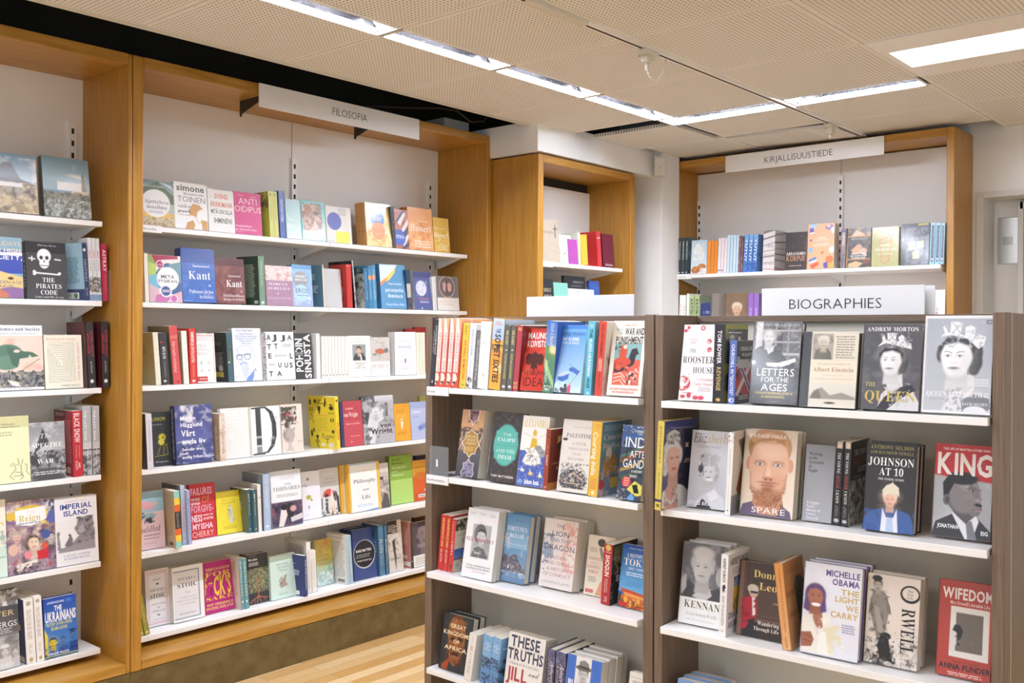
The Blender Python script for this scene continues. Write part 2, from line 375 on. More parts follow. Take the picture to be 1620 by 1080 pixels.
def text_geo(txt, st):
    """outline of one line at its natural size: verts (n,2), faces, width; capital height is about .69"""
    V, Fc, x, n = [], [], 0., 0
    for ch in txt:
        if ch == ' ': x += .27; continue
        v, f, adv = GL[(ch, st)]
        if len(v):
            V.append(v + [x, 0]); Fc += [tuple(i + n for i in q) for q in f]; n += len(v)
        x += adv
    return (np.vstack(V) if V else np.zeros((0, 2))), Fc, max(x - .05, .1)
def sign_text(txt, st, parent, mat_, name, x0, x1, z0, z1, y, along='x'):
    load_glyphs({(c, st) for c in txt if c != ' '})
    v, f, wd = text_geo(txt, st)
    me = bpy.data.meshes.new(name); sx, sz = (x1 - x0) / wd, (z1 - z0) / .69
    pts = [(x0 + p[0] * sx, y, z0 + p[1] * sz) if along == 'x' else (y, x0 + p[0] * sx, z0 + p[1] * sz) for p in v]
    me.from_pydata(pts, [], f); me.materials.append(mat_); o = bpy.data.objects.new(name, me); COL.objects.link(o); o.parent = parent
    return o
# ================================================================ OAK WALL BOOKCASES
SZ = [Z(.432), Z(.118), Z(-.225), Z(-.568), Z(-.910), Z(-1.252)]     # shelf tops of the wall bays
ST = .021
def upright(parent, x, y, z0, z1, face):
    """slotted steel upright; face 'x' looks to +X, 'y' to -Y"""
    b = MB(); hw = .015
    R = (lambda a0, a1, d0, d1, c0, c1, m: b.box(x + d0, x + d1, y + a0, y + a1, c0, c1, m)) if face == 'x' else (lambda a0, a1, d0, d1, c0, c1, m: b.box(x + a0, x + a1, y - d1, y - d0, c0, c1, m))
    R(-hw, hw, 0, .012, z0, z1, 0)
    z = z1 - .03
    while z > z0 + .03: R(-.0055, .0055, .0115, .0127, z - .022, z, 1); z -= .05
    b.build('slotted_upright', [WHITE, SLOT], parent)
def wall_bay(y0, y1, tl, tr, label, joints, tracks, tracktop):
    """open oak case on the left wall between side panels y0..y1 (inner faces)"""
    e = empty('bookcase', (-3.8, (y0 + y1) / 2, 0), label, 'bookcase'); T = Matrix.Translation((3.8, -(y0 + y1) / 2, 0))
    fx, bx = -3.616, -4.0; zt, zb, zs = Z(1.08), Z(1.037), Z(-1.297)
    MB().box(bx - .02, fx, y0 - tl, y0, Z(-1.336), zt, 0, .006, T).build('side_panel', OAK, e)
    MB().box(bx - .02, fx, y1, y1 + tr, Z(-1.336), zt, 0, .006, T).build('side_panel', OAK, e)
    MB().box(bx - .02, fx - .002, y0, y1, zb, zt, 0, .002, T).build('top_board', OAKH, e)
    MB().box(bx - .02, bx, y0, y1, Z(-1.3), zb, 0, 0, T).build('back_panel', PANELW, e)
    MB().box(bx, fx - .002, y0, y1, Z(-1.334), zs, 0, .003, T).build('sill', OAKH, e)
    MB().box(bx, fx - .004, y0 - tl, y1 + tr, 0, Z(-1.336), 0, 0, T).build('plinth', LINO, e)
    for z in SZ:
        for a, c in zip(joints, joints[1:]):
            b = MB(); b.box(bx + .014, -3.75, a + .001, c - .001, z - ST, z, 0, .0015, T)
            for yy in (a + .012, c - .013): b.prism([(bx + .014, z - ST), (bx + .014, z - .072), (bx + .05, z - .068), (-3.79, z - ST - .003), (-3.79, z - ST)], 'y', yy, yy + .0015, 0, T)
            b.build('shelf', SHELF, e)
    for yt, zz in zip(tracks, tracktop): upright(e, bx + 3.8, yt - (y0 + y1) / 2, Z(-1.29), zz, 'x')
    return e
bay1 = wall_bay(-.118, 1.882, .02, .016, 'honey oak wall bookcase cut by the left edge, holding history books', [-.10, .872, 1.845], [.88, 1.835], [Z(.86), Z(.86)])
bay2 = wall_bay(1.945, 3.946, .045, .039, 'honey oak wall bookcase under the FILOSOFIA sign, six white shelves of books', [1.962, 2.972, 3.933], [2.94, 3.875], [Z(.86), Z(.86)])
T2 = Matrix.Translation((3.8, -(1.945 + 3.946) / 2, 0))
MB().box(-4.0, -3.9992, 2.929, 2.931, Z(.86), Z(1.036), 0, 0, T2).build('panel_joint', SLOT, bay2)
for yy in (2.50, 3.16):
    MB().prism([(-3.80, Z(1.035)), (-3.80, Z(.967)), (-3.79, Z(.962)), (-3.785, Z(.975)), (-3.62, Z(1.02)), (-3.62, Z(1.035))], 'y', yy, yy + .004, 0, T2).build('sign_bracket', BLACK, bay2)
e = empty('section_sign', (-3.605, 2.94, Z(.975)), 'white FILOSOFIA section sign across the top of the oak bookcase', 'sign')
MB().box(0, .004, 2.466 - 2.94, 3.42 - 2.94, 0, .103, 0, .0008).build('board', SIGN, e)
sign_text('FILOSOFIA', 'l', e, INK, 'lettering', 2.862 - 2.94, 3.075 - 2.94, .033, .067, .0046, 'y')
# shallow niche case beside the column
e = niche = empty('niche_bookcase', (-3.45, 4.45, 0), 'narrow oak bookcase with bibles below the white soffit', 'bookcase'); T = Matrix.Translation((3.45, -4.45, 0))
MB().box(-3.99, -3.286, 3.988, 4.034, 0, Z(.952), 0, .005, T).build('side_panel', OAK, e)
MB().box(-3.99, -3.286, 4.856, 4.905, 0, Z(.952), 0, .005, T).build('side_panel', OAK, e)
MB().box(-3.62, -3.288, 4.034, 4.856, Z(.911), Z(.952), 0, .002, T).build('top_board', OAKH, e)
MB().box(-3.61, -3.592, 4.034, 4.856, Z(-1.2), Z(.858), 0, 0, T).build('back_panel', PANELW, e)
MB().box(-3.62, -3.61, 4.034, 4.856, Z(.858), Z(.911), 0, 0, T).build('gap_shade', SLOT, e)  # dark sheet stands in for shade in the gap above the panel
ZN = [Z(.384), Z(.041), Z(-.302)]
for z in ZN:
    b = MB(); b.box(-3.585, -3.32, 4.042, 4.822, z - ST, z, 0, .0015, T)
    for yy in (4.055, 4.808): b.prism([(-3.585, z - ST), (-3.585, z - .062), (-3.36, z - ST - .003), (-3.36, z - ST)], 'y', yy, yy + .0015, 0, T)
    b.build('shelf', SHELF, e)
# literature bay on the right-hand wall
YF, YBK = 5.312, 5.588
e = bay3 = empty('bookcase', (-2.44, 5.45, 0), 'oak wall bookcase under the KIRJALLISUUSTIEDE sign, behind the biographies stand', 'bookcase'); T = Matrix.Translation((2.44, -5.45, 0))
MB().box(-3.30, -3.258, YF, WY - .002, 0, Z(1.08), 0, .005, T).build('side_panel', OAK, e)
MB().box(-1.626, -1.585, YF, WY - .002, 0, Z(1.08), 0, .005, T).build('side_panel', OAK, e)
MB().box(-3.258, -1.626, YF + .002, WY - .002, Z(1.037), Z(1.08), 0, .002, T).build('top_board', OAKX, e)
MB().box(-3.258, -1.626, YBK, WY - .002, 0, Z(1.030), 0, 0, T).build('back_panel', PANELW, e)
SB = [Z(.366), Z(.022), Z(-.32)]; YSB = 5.287
for z in SB:
    for a, c in ((-3.252, -2.290), (-2.288, -1.645)):
        b = MB(); b.box(a, c, YSB, YBK - .004, z - ST, z, 0, .0015, T)
        for xx in (a + .012, c - .013): b.prism([(YBK - .01, z - ST), (YBK - .01, z - .072), (YSB + .05, z - ST - .003), (YSB + .05, z - ST)], 'x', xx, xx + .0015, 0, T)
        b.build('shelf', SHELF, e)
for xx, zz in ((-3.24, Z(.86)), (-2.30, Z(.93))): upright(e, xx + 2.44, YBK - 5.45, Z(-1.2), zz, 'y')
MB().box(-2.301, -2.299, YBK - .0008, YBK, Z(.93), Z(1.03), 0, 0, T).build('panel_joint', SLOT, e)
e = empty('section_sign', (-2.42, 5.302, Z(.973)), 'white KIRJALLISUUSTIEDE section sign across the top of the right bookcase', 'sign')
MB().box(-2.90 + 2.42, -1.945 + 2.42, -.004, 0, 0, .101, 0, .0008).build('board', SIGN, e)
sign_text('KIRJALLISUUSTIEDE', 'l', e, INK, 'lettering', -2.648 + 2.42, -2.232 + 2.42, .030, .066, -.0046)
# ================================================================ WALNUT BOOK STANDS
def stand(fr, label, xl0, xl1, xr0, xr1, yp, ys_, sx0, sx1, yb, ztop, zr, shelves):
    e = empty('book_stand', label=label, cat='book stand', M=fr.M @ Matrix.Translation(((xl1 + xr0) / 2, yp, 0))); T = Matrix.Translation((-(xl1 + xr0) / 2, -yp, 0))
    yend = yb + .05; side = 0 if xl0 < -2 else 1           # the pair touch at the front lippings; boards behind them are thinner
    b = MB()
    if side: b.box(xl0, xl1, yp, yp + .03, 0, ztop, 0, .0015, T).box(xl1 - .010, xl1, yp + .029, yend, 0, ztop, 0, 0, T)
    else: b.box(xl0, xl1, yp, yend, 0, ztop, 0, .0015, T)
    b.build('side_panel', WALNUT, e); b = MB()
    if side: b.box(xr0, xr1, yp, yend, 0, ztop, 0, .0015, T).box(xr1, xr1 + .0012, yp + .072, yp + .075, .02, ztop - .001, 1, 0, T)
    else: b.box(xr0, xr1, yp, yp + .03, 0, ztop, 0, .0015, T).box(xr0, xr0 + .010, yp + .029, yend, 0, ztop, 0, 0, T)
    b.build('side_panel', [WALNUT, PLASTIC], e)
    MB().box(xl1, xr0, yb - .02, yb + .048, zr - .0185, zr, 0, .001, T).build('top_rail', WALNUTX, e)
    MB().box(xl1, xr0, yb, yb + .028, .1, zr - .0185, 0, 0, T).build('back_panel', PANELB, e)
    MB().box(xl1, xr0, yp + .01, yend - .01, 0, .10, 0, .002, T).build('plinth', WALNUTX, e)
    for z in shelves:
        b = MB(); b.box(sx0, sx1, ys_, yb, z - .0195, z, 0, .0015, T)
        b.build('shelf', SHELF, e)
    return e
ZL = [Z(-.196), Z(-.5115), Z(-.861), Z(-1.205)]; ZR = [Z(-.1975), Z(-.5125), Z(-.857), Z(-1.20)]
YLF, YRF = 2.460, 2.5208; YLB, YRB = 2.70, 2.776
st_l = stand(FL, 'walnut book stand with white shelves, left of the pair, carrying world history books', -2.553, -2.5187, -1.6136, -1.579, 2.487, YLF, -2.5157, -1.6166, YLB, Z(.0565), Z(.0574), ZL)
st_r = stand(FR, 'walnut book stand with white shelves under the BIOGRAPHIES sign', -1.4286, -1.4022, -.5153, -.4873, 2.542, YRF, -1.397, -.5207, YRB, Z(.054), Z(.054), ZR)
def stand_sign(fr, x0, x1, y, z0, z1, label, txt=None, m=SIGN):
    e = empty('section_sign', label=label, cat='sign', M=fr.M @ Matrix.Translation(((x0 + x1) / 2, y, z0)))
    MB().box(x0 - (x0 + x1) / 2, x1 - (x0 + x1) / 2, 0, .004, 0, z1 - z0, 0, .0008).build('board', m, e)
    return e
e = stand_sign(FR, -1.190, -.727, YRB - .018, Z(.054), Z(.1345), 'white BIOGRAPHIES sign standing on top of the right walnut stand', 'BIOGRAPHIES')
sign_text('BIOGRAPHIES', 'l', e, INK, 'lettering', -.150, .118, .0185, .0475, -.0006)
stand_sign(FR, -.86, -.706, YRB + .005, Z(.054), Z(.1325), 'blank white board showing behind the right end of the BIOGRAPHIES sign')
stand_sign(FL, -2.245, -1.785, YLB - .01, Z(.0574), Z(.1285), 'blank pale grey sign board standing on the left walnut stand', m=SIGNG)
# ================================================================ BOOKS: printing
class Cv:
    """a small printed picture: RGB values on a grid over one cover, drawn with soft shapes; u,v in 0..1 from the top left"""
    def __init__(s, w, h, base, cell):
        s.w, s.h = w, h; s.nx, s.ny = max(4, int(w / cell)), max(4, int(h / cell)); s.px = w / s.nx
        x = np.linspace(0, w, s.nx + 1); y = np.linspace(0, h, s.ny + 1); s.X, s.Y = np.meshgrid(x, y)
        s.C = np.ones(s.X.shape + (3,)) * np.array(lin(base))
    def mix(s, a, col):
        a = np.clip(a, 0, 1)[..., None]; s.C = s.C * (1 - a) + np.array(lin(col) if isinstance(col, str) else col) * a
    def sd_a(s, d, soft=None):
        k = max(s.px, (soft or 0) * s.w); return .5 - d / k
    def e(s, u, v, ru, rv, col, soft=0, rot=0, al=1):
        x, y = s.X - u * s.w, s.Y - v * s.h
        if rot: c, q = math.cos(math.radians(rot)), math.sin(math.radians(rot)); x, y = c * x + q * y, -q * x + c * y
        a, b = max(ru * s.w, 1e-5), max(rv * s.w, 1e-5); r = np.sqrt((x / a) ** 2 + (y / b) ** 2)
        s.mix(s.sd_a((r - 1) * min(a, b), soft).clip(0, 1) * al, col)
    def r(s, u0, v0, u1, v1, col, al=1):
        d = np.maximum(np.maximum(u0 * s.w - s.X, s.X - u1 * s.w), np.maximum(v0 * s.h - s.Y, s.Y - v1 * s.h)); s.mix(s.sd_a(d).clip(0, 1) * al, col)
    def g(s, u0, v0, u1, v1, c0, c1):
        t = ((s.Y / s.h - v0) / (v1 - v0)).clip(0, 1)[..., None]; c = np.array(lin(c0)) * (1 - t) + np.array(lin(c1)) * t
        d = np.maximum(np.maximum(u0 * s.w - s.X, s.X - u1 * s.w), np.maximum(v0 * s.h - s.Y, s.Y - v1 * s.h)); s.mix(s.sd_a(d), c)
    def p(s, pts, col, soft=0, al=1):
        P = [(a * s.w, b * s.h) for a, b in zip(pts[0::2], pts[1::2])]; ins = np.zeros(s.X.shape, bool); D = np.full(s.X.shape, 9.)
        for (x0, y0), (x1, y1) in zip(P, P[1:] + P[:1]):
            if y0 != y1: ins ^= ((y0 > s.Y) != (y1 > s.Y)) & (s.X < (x1 - x0) * (s.Y - y0) / (y1 - y0) + x0)
            D = np.minimum(D, s.seg(x0, y0, x1, y1))
        s.mix(s.sd_a(np.where(ins, -D, D), soft).clip(0, 1) * al, col)
    def seg(s, x0, y0, x1, y1):
        dx, dy = x1 - x0, y1 - y0; t = (((s.X - x0) * dx + (s.Y - y0) * dy) / (dx * dx + dy * dy + 1e-12)).clip(0, 1)
        return np.hypot(s.X - x0 - t * dx, s.Y - y0 - t * dy)
    def l(s, pts, wd, col, al=1):
        P = [(a * s.w, b * s.h) for a, b in zip(pts[0::2], pts[1::2])]; D = np.full(s.X.shape, 9.)
        for a, b in zip(P, P[1:]): D = np.minimum(D, s.seg(*a, *b))
        s.mix(s.sd_a(D - wd * s.w / 2).clip(0, 1) * al, col)
    def n(s, u0, v0, u1, v1, col, sc=.06, amt=.5, seed=1):
        rg = np.random.RandomState(int(seed)); k = max(2, int(1 / sc)); A = np.zeros(s.X.shape)
        for o, wt in ((1, .5), (2, .3), (4, .2)):
            m = k * o; G = rg.rand(int(m * s.h / s.w) + 3, m + 3); x, y = s.X / s.w * m, s.Y / s.w * m; i, j = np.minimum(y.astype(int), G.shape[0] - 2), np.minimum(x.astype(int), G.shape[1] - 2); f, q = (y - i).clip(0, 1), (x - j).clip(0, 1)
            A += wt * (G[i, j] * (1 - f) * (1 - q) + G[i + 1, j] * f * (1 - q) + G[i, j + 1] * (1 - f) * q + G[i + 1, j + 1] * f * q)
        ins = (s.X >= u0 * s.w) & (s.X <= u1 * s.w) & (s.Y >= v0 * s.h) & (s.Y <= v1 * s.h)
        s.mix(np.where(ins, ((A - (1 - amt)) * 5 + .3).clip(0, 1), 0), col)
    def face(s, u, v, r, turn, skin, hair, lip, sty):
        """a printed portrait head: half-width r; sty 0 short hair, 1 curled set hair, 2 straight long, 3 thin white, 4 full tousled, 5 close-cropped"""
        q = s.w / s.h; sty = int(sty); sk = lin(skin); dk = [c * .5 for c in sk]; md = [c * .78 for c in sk]; hi = [min(1, c * 1.18) for c in sk]; E = s.e; V = lambda k: v + k * r * q; o = -1 if turn > 0 else 1; at = abs(turn)
        hd = [c * .6 for c in lin(hair)]
        if sty == 1:
            E(u + o * .3 * r, V(-.3), 1.12 * r, 1.12 * r, hair, .03); E(u + o * 1.0 * r, V(.25), .42 * r, .62 * r, hair, .03); E(u + o * .95 * r, V(.75), .3 * r, .3 * r, hair, .03); E(u - o * .88 * r, V(-.2), .24 * r, .5 * r, hair, .03)
            for k in range(9): E(u + o * (.75 + .4 * math.sin(k * 2.1)) * r, V(-.7 + k * .17), .14 * r, .1 * r, hd if k % 2 else [c * 1.7 for c in lin(hair)], .03, 0, .5)
        if sty == 2: E(u, V(-.15), 1.2 * r, 1.3 * r, hair, .03); s.p([u - 1.15 * r, V(0), u + 1.15 * r, V(0), u + 1.35 * r, V(1.5), u + .75 * r, V(1.75), u - .8 * r, V(1.75), u - 1.3 * r, V(1.5)], hair, .03)
        s.p([u - .5 * r, V(.6), u + .56 * r, V(.5), u + .7 * r, V(2), u - .62 * r, V(2)], md, .03)
        for k in (-1, 1):
            if k * turn < .3 and sty not in (1, 2): E(u + k * .93 * r, V(.1), .13 * r, .28 * r, md, .02)
        if sty in (0, 4, 5): E(u, V(-.42), .98 * r, .92 * r, hair, .03)
        if sty == 4: E(u - .1 * r, V(-.7), 1.05 * r, .75 * r, hair, .06); E(u + .6 * r, V(-.6), .5 * r, .55 * r, hair, .05); E(u, V(-1.15), .7 * r, .35 * r, hair, .06)
        E(u, V(-.15), .88 * r, 1.05 * r, skin, .04); E(u + turn * .05 * r, V(.42), .7 * r, .82 * r, skin, .05)
        E(u + o * .55 * r, V(.2), .35 * r, .95 * r, dk, .3, 0, .32); E(u + turn * .1 * r, V(-.5), .4 * r, .25 * r, hi, .3, 0, .5); E(u - o * .3 * r, V(.25), .22 * r, .2 * r, hi, .2, 0, .5); E(u + turn * .1 * r, V(1.2), .5 * r, .12 * r, dk, .12, 0, .45)
        if sty in (0, 4, 5): s.p([u - .93 * r, V(-.1), u - .8 * r, V(-.72), u - .1 * r, V(-.86), u + .72 * r, V(-.7), u + .93 * r, V(-.1), u + .98 * r, V(-.8), u + .5 * r, V(-1.32), u - .5 * r, V(-1.34), u - .98 * r, V(-.8)], hair, .03)
        if sty in (1, 2): s.p([u - .92 * r, V(-.15), u - .68 * r, V(-.72), u + .05 * r, V(-.9), u + .7 * r, V(-.66), u + .9 * r, V(-.05), u + 1.05 * r, V(-.6), u + .5 * r, V(-1.2), u - .55 * r, V(-1.2), u - 1.05 * r, V(-.6)], hair, .04)
        if sty == 3: E(u - .85 * r, V(-.4), .22 * r, .45 * r, hair, .05); E(u + .85 * r, V(-.4), .22 * r, .45 * r, hair, .05); s.p([u - .85 * r, V(-.6), u - .3 * r, V(-1.18), u + .4 * r, V(-1.18), u + .85 * r, V(-.6), u + .5 * r, V(-1.0), u - .3 * r, V(-1.04)], hair, .05)
        c = u + turn * r * .25; bc = dk if sty == 3 else hair
        for k in (-1, 1):
            x = c + k * .37 * r * (1 - .2 * at); s.l([x - .2 * r, V(-.3 + .04 * k), x, V(-.345), x + .2 * r, V(-.3 - .04 * k)], .055 * r, bc, .65)
            E(x, V(-.1), .2 * r, .1 * r, dk, .04, 0, .45); E(x, V(-.08), .13 * r, .05 * r, hi, .02, 0, .8); E(x + turn * .03 * r, V(-.08), .06 * r, .06 * r, '#1c1a1a', .012, 0, .95); s.l([x - .15 * r, V(-.1), x, V(-.14), x + .15 * r, V(-.1)], .03 * r, '#1c1a1a', .7)
        s.l([c - o * .02 * r + o * .06 * r, V(-.05), c - o * .1 * r + o * .1 * r, V(.3)], .09 * r, dk, .22); E(c - o * .06 * r * at, V(.33), .15 * r, .06 * r, dk, .03, 0, .5); E(c - o * .08 * r * at, V(.24), .07 * r, .08 * r, hi, .05, 0, .6)
        E(c, V(.64), .26 * r, .075 * r, lip, .03, 0, .9); s.l([c - .24 * r, V(.625), c, V(.64), c + .24 * r, V(.62)], .025 * r, '#3a2626', .7); E(c, V(.8), .2 * r, .05 * r, dk, .06, 0, .3)
def nums(tk):
    o = []
    for t in tk:
        try: o.append(float(t))
        except ValueError: o.append(t)
    return o
TXT_RE = ('t', 'd', 'U')
def parse(art):
    ops = []
    for q in art.split(';')[1:]:
        q = q.strip()
        if q: ops.append(q)
    return ops
def need_glyphs(art):
    out = set()
    for q in parse(art):
        if q[0] in 'tdU' and q[1] == ' ':
            p = q.split(None, 6); col = p[5]; st = col.split('.')[1] if '.' in col else ''
            out |= {(c, st.strip('<>')) for c in p[6].replace('~', ' ') if c not in ' /'}
    return out
RASTER = 'epglnF'
def draw_cv(cv, ops):
    for q in ops:
        p = q.split(); a = nums(p[1:]); k = p[0]
        if k == 'r': cv.r(*a[:5], *(a[5:] or []))
        elif k == 'e': cv.e(*a)
        elif k == 'g': cv.g(*a)
        elif k == 'n': cv.n(*a)
        elif k == 'F': cv.face(*a)
        elif k in 'pl':
            i = [j for j, t in enumerate(a) if isinstance(t, str)][0]
            if k == 'p': cv.p(a[:i], a[i], *a[i + 1:])
            else: cv.l(a[:i - 1], a[i - 1], a[i], *a[i + 1:])
def printed(art, w, h, cell):
    """flat print of one face in its own plane: verts (x right, y up, z off the paper), faces, colours"""
    base = art.split(';')[0].strip(); ops = parse(art); V, Fc, C, n = [], [], [], 0
    if any(q[0] in RASTER and q[1] == ' ' for q in ops):
        cv = Cv(w, h, base, cell); draw_cv(cv, ops); ny, nx = cv.X.shape
        V.append(np.stack([cv.X.ravel(), h - cv.Y.ravel(), np.full(nx * ny, .0)], 1)); C.append(cv.C.reshape(-1, 3))
        i = np.arange(nx * ny).reshape(ny, nx); quads = np.stack([i[1:, :-1], i[1:, 1:], i[:-1, 1:], i[:-1, :-1]], -1).reshape(-1, 4); Fc += quads.tolist(); n = nx * ny; lay = 1
    else:
        V.append(np.array([(0, 0, 0), (w, 0, 0), (w, h, 0), (0, h, 0)], float)); C.append(np.array([lin(base)] * 4)); Fc.append((0, 1, 2, 3)); n = 4; lay = 0
    def add(v, f, col):
        nonlocal n, lay
        lay += 1; V.append(np.hstack([v, np.full((len(v), 1), .00012 + .00004 * lay)])); C.append(np.array([lin(col)] * len(v))); Fc.extend([tuple(i + n for i in q) for q in f]); n += len(v)
    for q in ops:
        p = q.split(None, 6); k = p[0]
        if k == 'r' and not (len(C[0]) > 4):
            a = nums(q.split()[1:]); u0, v0, u1, v1 = a[:4]; add(np.array([(u0 * w, h - v1 * h), (u1 * w, h - v1 * h), (u1 * w, h - v0 * h), (u0 * w, h - v0 * h)]), [(0, 1, 2, 3)], a[4])
        elif k in 'tdU':
            u0, u1, v0, v1 = map(float, p[1:5]); cs = p[5].split('.'); col, st = cs[0], (cs[1] if len(cs) > 1 else ''); al = 'c'
            if st and st[-1] in '<>': al, st = st[-1], st[:-1]
            rows = [t.replace('~', ' ') for t in p[6].split('/')]; m = len(rows)
            if k == 't': x0, x1, y0, y1 = u0 * w, u1 * w, (1 - v1) * h, (1 - v0) * h
            elif k == 'd': x0, x1, y0, y1 = u0 * h, u1 * h, v0 * w, v1 * w
            else: x0, x1, y0, y1 = (1 - u1) * h, (1 - u0) * h, (1 - v1) * w, (1 - v0) * w          # spine: u runs along the height, v across
            ch = (y1 - y0) / (m + .38 * (m - 1)); G = [text_geo(t, st) for t in rows]; mw = max(g[2] for g in G); sx = (x1 - x0) / mw; sy = ch / .69
            for r_, (gv, gf, gw) in enumerate(G):
                if not len(gv): continue
                ox = x0 + ((x1 - x0) - gw * sx) * (.5 if al == 'c' else 0 if al == '<' else 1); oy = y1 - ch - r_ * ch * 1.38
                P = np.stack([ox + gv[:, 0] * sx, oy + gv[:, 1] * sy], 1)
                if k == 'd': P = np.stack([P[:, 1], h - P[:, 0]], 1)
                elif k == 'U': P = np.stack([w - P[:, 1], P[:, 0]], 1)
                add(P, gf, col)
        elif k == 'x':
            u0, u1, v0, v1, m = map(float, p[1:6]); m = int(m); rg = random.Random(m * 7 + int(u0 * 100)); vs, fs = [], []
            for i in range(m):
                b = h * (1 - (v0 + (v1 - v0) * (i + .5) / m)); t = h * (v1 - v0) / m * .27; a = u0 + (u1 - u0) * (rg.random() * .06); c = u1 - (u1 - u0) * (rg.random() * .16)
                while a < c - .01:
                    d = min(c, a + (u1 - u0) * (.08 + .2 * rg.random())); j = len(vs); vs += [(a * w, b - t), (d * w, b - t), (d * w, b + t), (a * w, b + t)]; fs.append((j, j + 1, j + 2, j + 3)); a = d + (u1 - u0) * .03
            add(np.array(vs), fs, p[6])
    return np.vstack(V), Fc, np.vstack(C)
def face_mesh(name, art, w, h, thick, cell, gloss, place, parent, curve=0):
    """one board of a book: the print on its outer side, a plain slab behind. place maps (x, y, off) to book space"""
    V, Fc, C = printed(art, w, h, cell); base = np.array(lin(art.split(';')[0]))
    n = len(V); bx = np.array([(0, 0, 0), (w, 0, 0), (w, h, 0), (0, h, 0), (0, 0, -thick), (w, 0, -thick), (w, h, -thick), (0, h, -thick)], float)
    bf = [(4, 7, 6, 5), (0, 4, 5, 1), (1, 5, 6, 2), (2, 6, 7, 3), (3, 7, 4, 0)]
    V = np.vstack([V, bx]); Fc = list(Fc) + [tuple(i + n for i in f) for f in bf]; C = np.vstack([C, np.tile(base * .97, (8, 1))])
    if curve:
        t = V[:, 0] / w; V[:, 2] += curve * (1 - (2 * t - 1) ** 2)
    W = place(V); me = bpy.data.meshes.new(name); me.from_pydata(W.tolist(), [], Fc)
    ca = me.color_attributes.new('Col', 'FLOAT_COLOR', 'POINT'); ca.data.foreach_set('color', np.hstack([C, np.ones((len(C), 1))]).astype(np.float32).ravel())
    me.materials.append(GLOSS if gloss else MATTE); o = bpy.data.objects.new(name, me); COL.objects.link(o); o.parent = parent
    return o
def make_book(wd, ht, th, front, spine, back, cell, hb, gloss, label, group, M):
    """wd spine to fore-edge, ht tall, th thick. book space: x from the spine, y from front cover to back, z up"""
    e = empty('book', label=label, cat='book', group=group, M=M); ct = .0022 if hb else .0005; ov = .003 if hb else 0
    A = lambda f: (lambda V: np.stack(f(V), 1))
    face_mesh('front_cover', front, wd, ht, ct, cell, gloss, A(lambda V: (V[:, 0], -V[:, 2], V[:, 1])), e)
    face_mesh('back_cover', back, wd, ht, ct, cell, gloss, A(lambda V: (wd - V[:, 0], th + V[:, 2], V[:, 1])), e)
    if th > .004: face_mesh('spine', spine, th, ht, ct, cell, gloss, A(lambda V: (-V[:, 2], th - V[:, 0], V[:, 1])), e, 0)
    pb = MB().box(ct + .0003, wd - ov - .0006, ct + .0001, th - ct - .0001, ov + .0004, ht - ov - .0006).build('page_block', PAGES, e)
    return e
# ---------------------------------------------------------------- shelves and placing
class Shelf:
    def __init__(s, fr, kind, front, z, group, lean, deep=.235, ends=None): s.ends = ends; s.fr, s.kind, s.f, s.z, s.group, s.lean, s.deep = fr, kind, front, z, group, lean, deep
    def P(s, a, d, z):                         # a along the shelf, d behind its front edge
        return (s.f - d, a, z) if s.kind == 'X' else (a, s.f + d, z)
    def along(s, px, d, z):
        y = 520.
        for _ in range(6):
            q = s.fr.on(px, y, **({'X': s.f - d} if s.kind == 'X' else {'Y': s.f + d})); a = q[1] if s.kind == 'X' else q[0]; y = s.fr.proj(*s.P(a, d, z))[1]
        return a
    def depth(s, px, py):
        q = s.fr.on(px, py, Z=s.z); return s.f - q[0] if s.kind == 'X' else q[1] - s.f
    def basis(s):
        return (Vector((0, 1, 0)), Vector((1, 0, 0))) if s.kind == 'X' else (Vector((1, 0, 0)), Vector((0, -1, 0)))
ORD = ['', 'second', 'third', 'fourth', 'fifth', 'sixth', 'seventh', 'eighth']
BOOKS = []
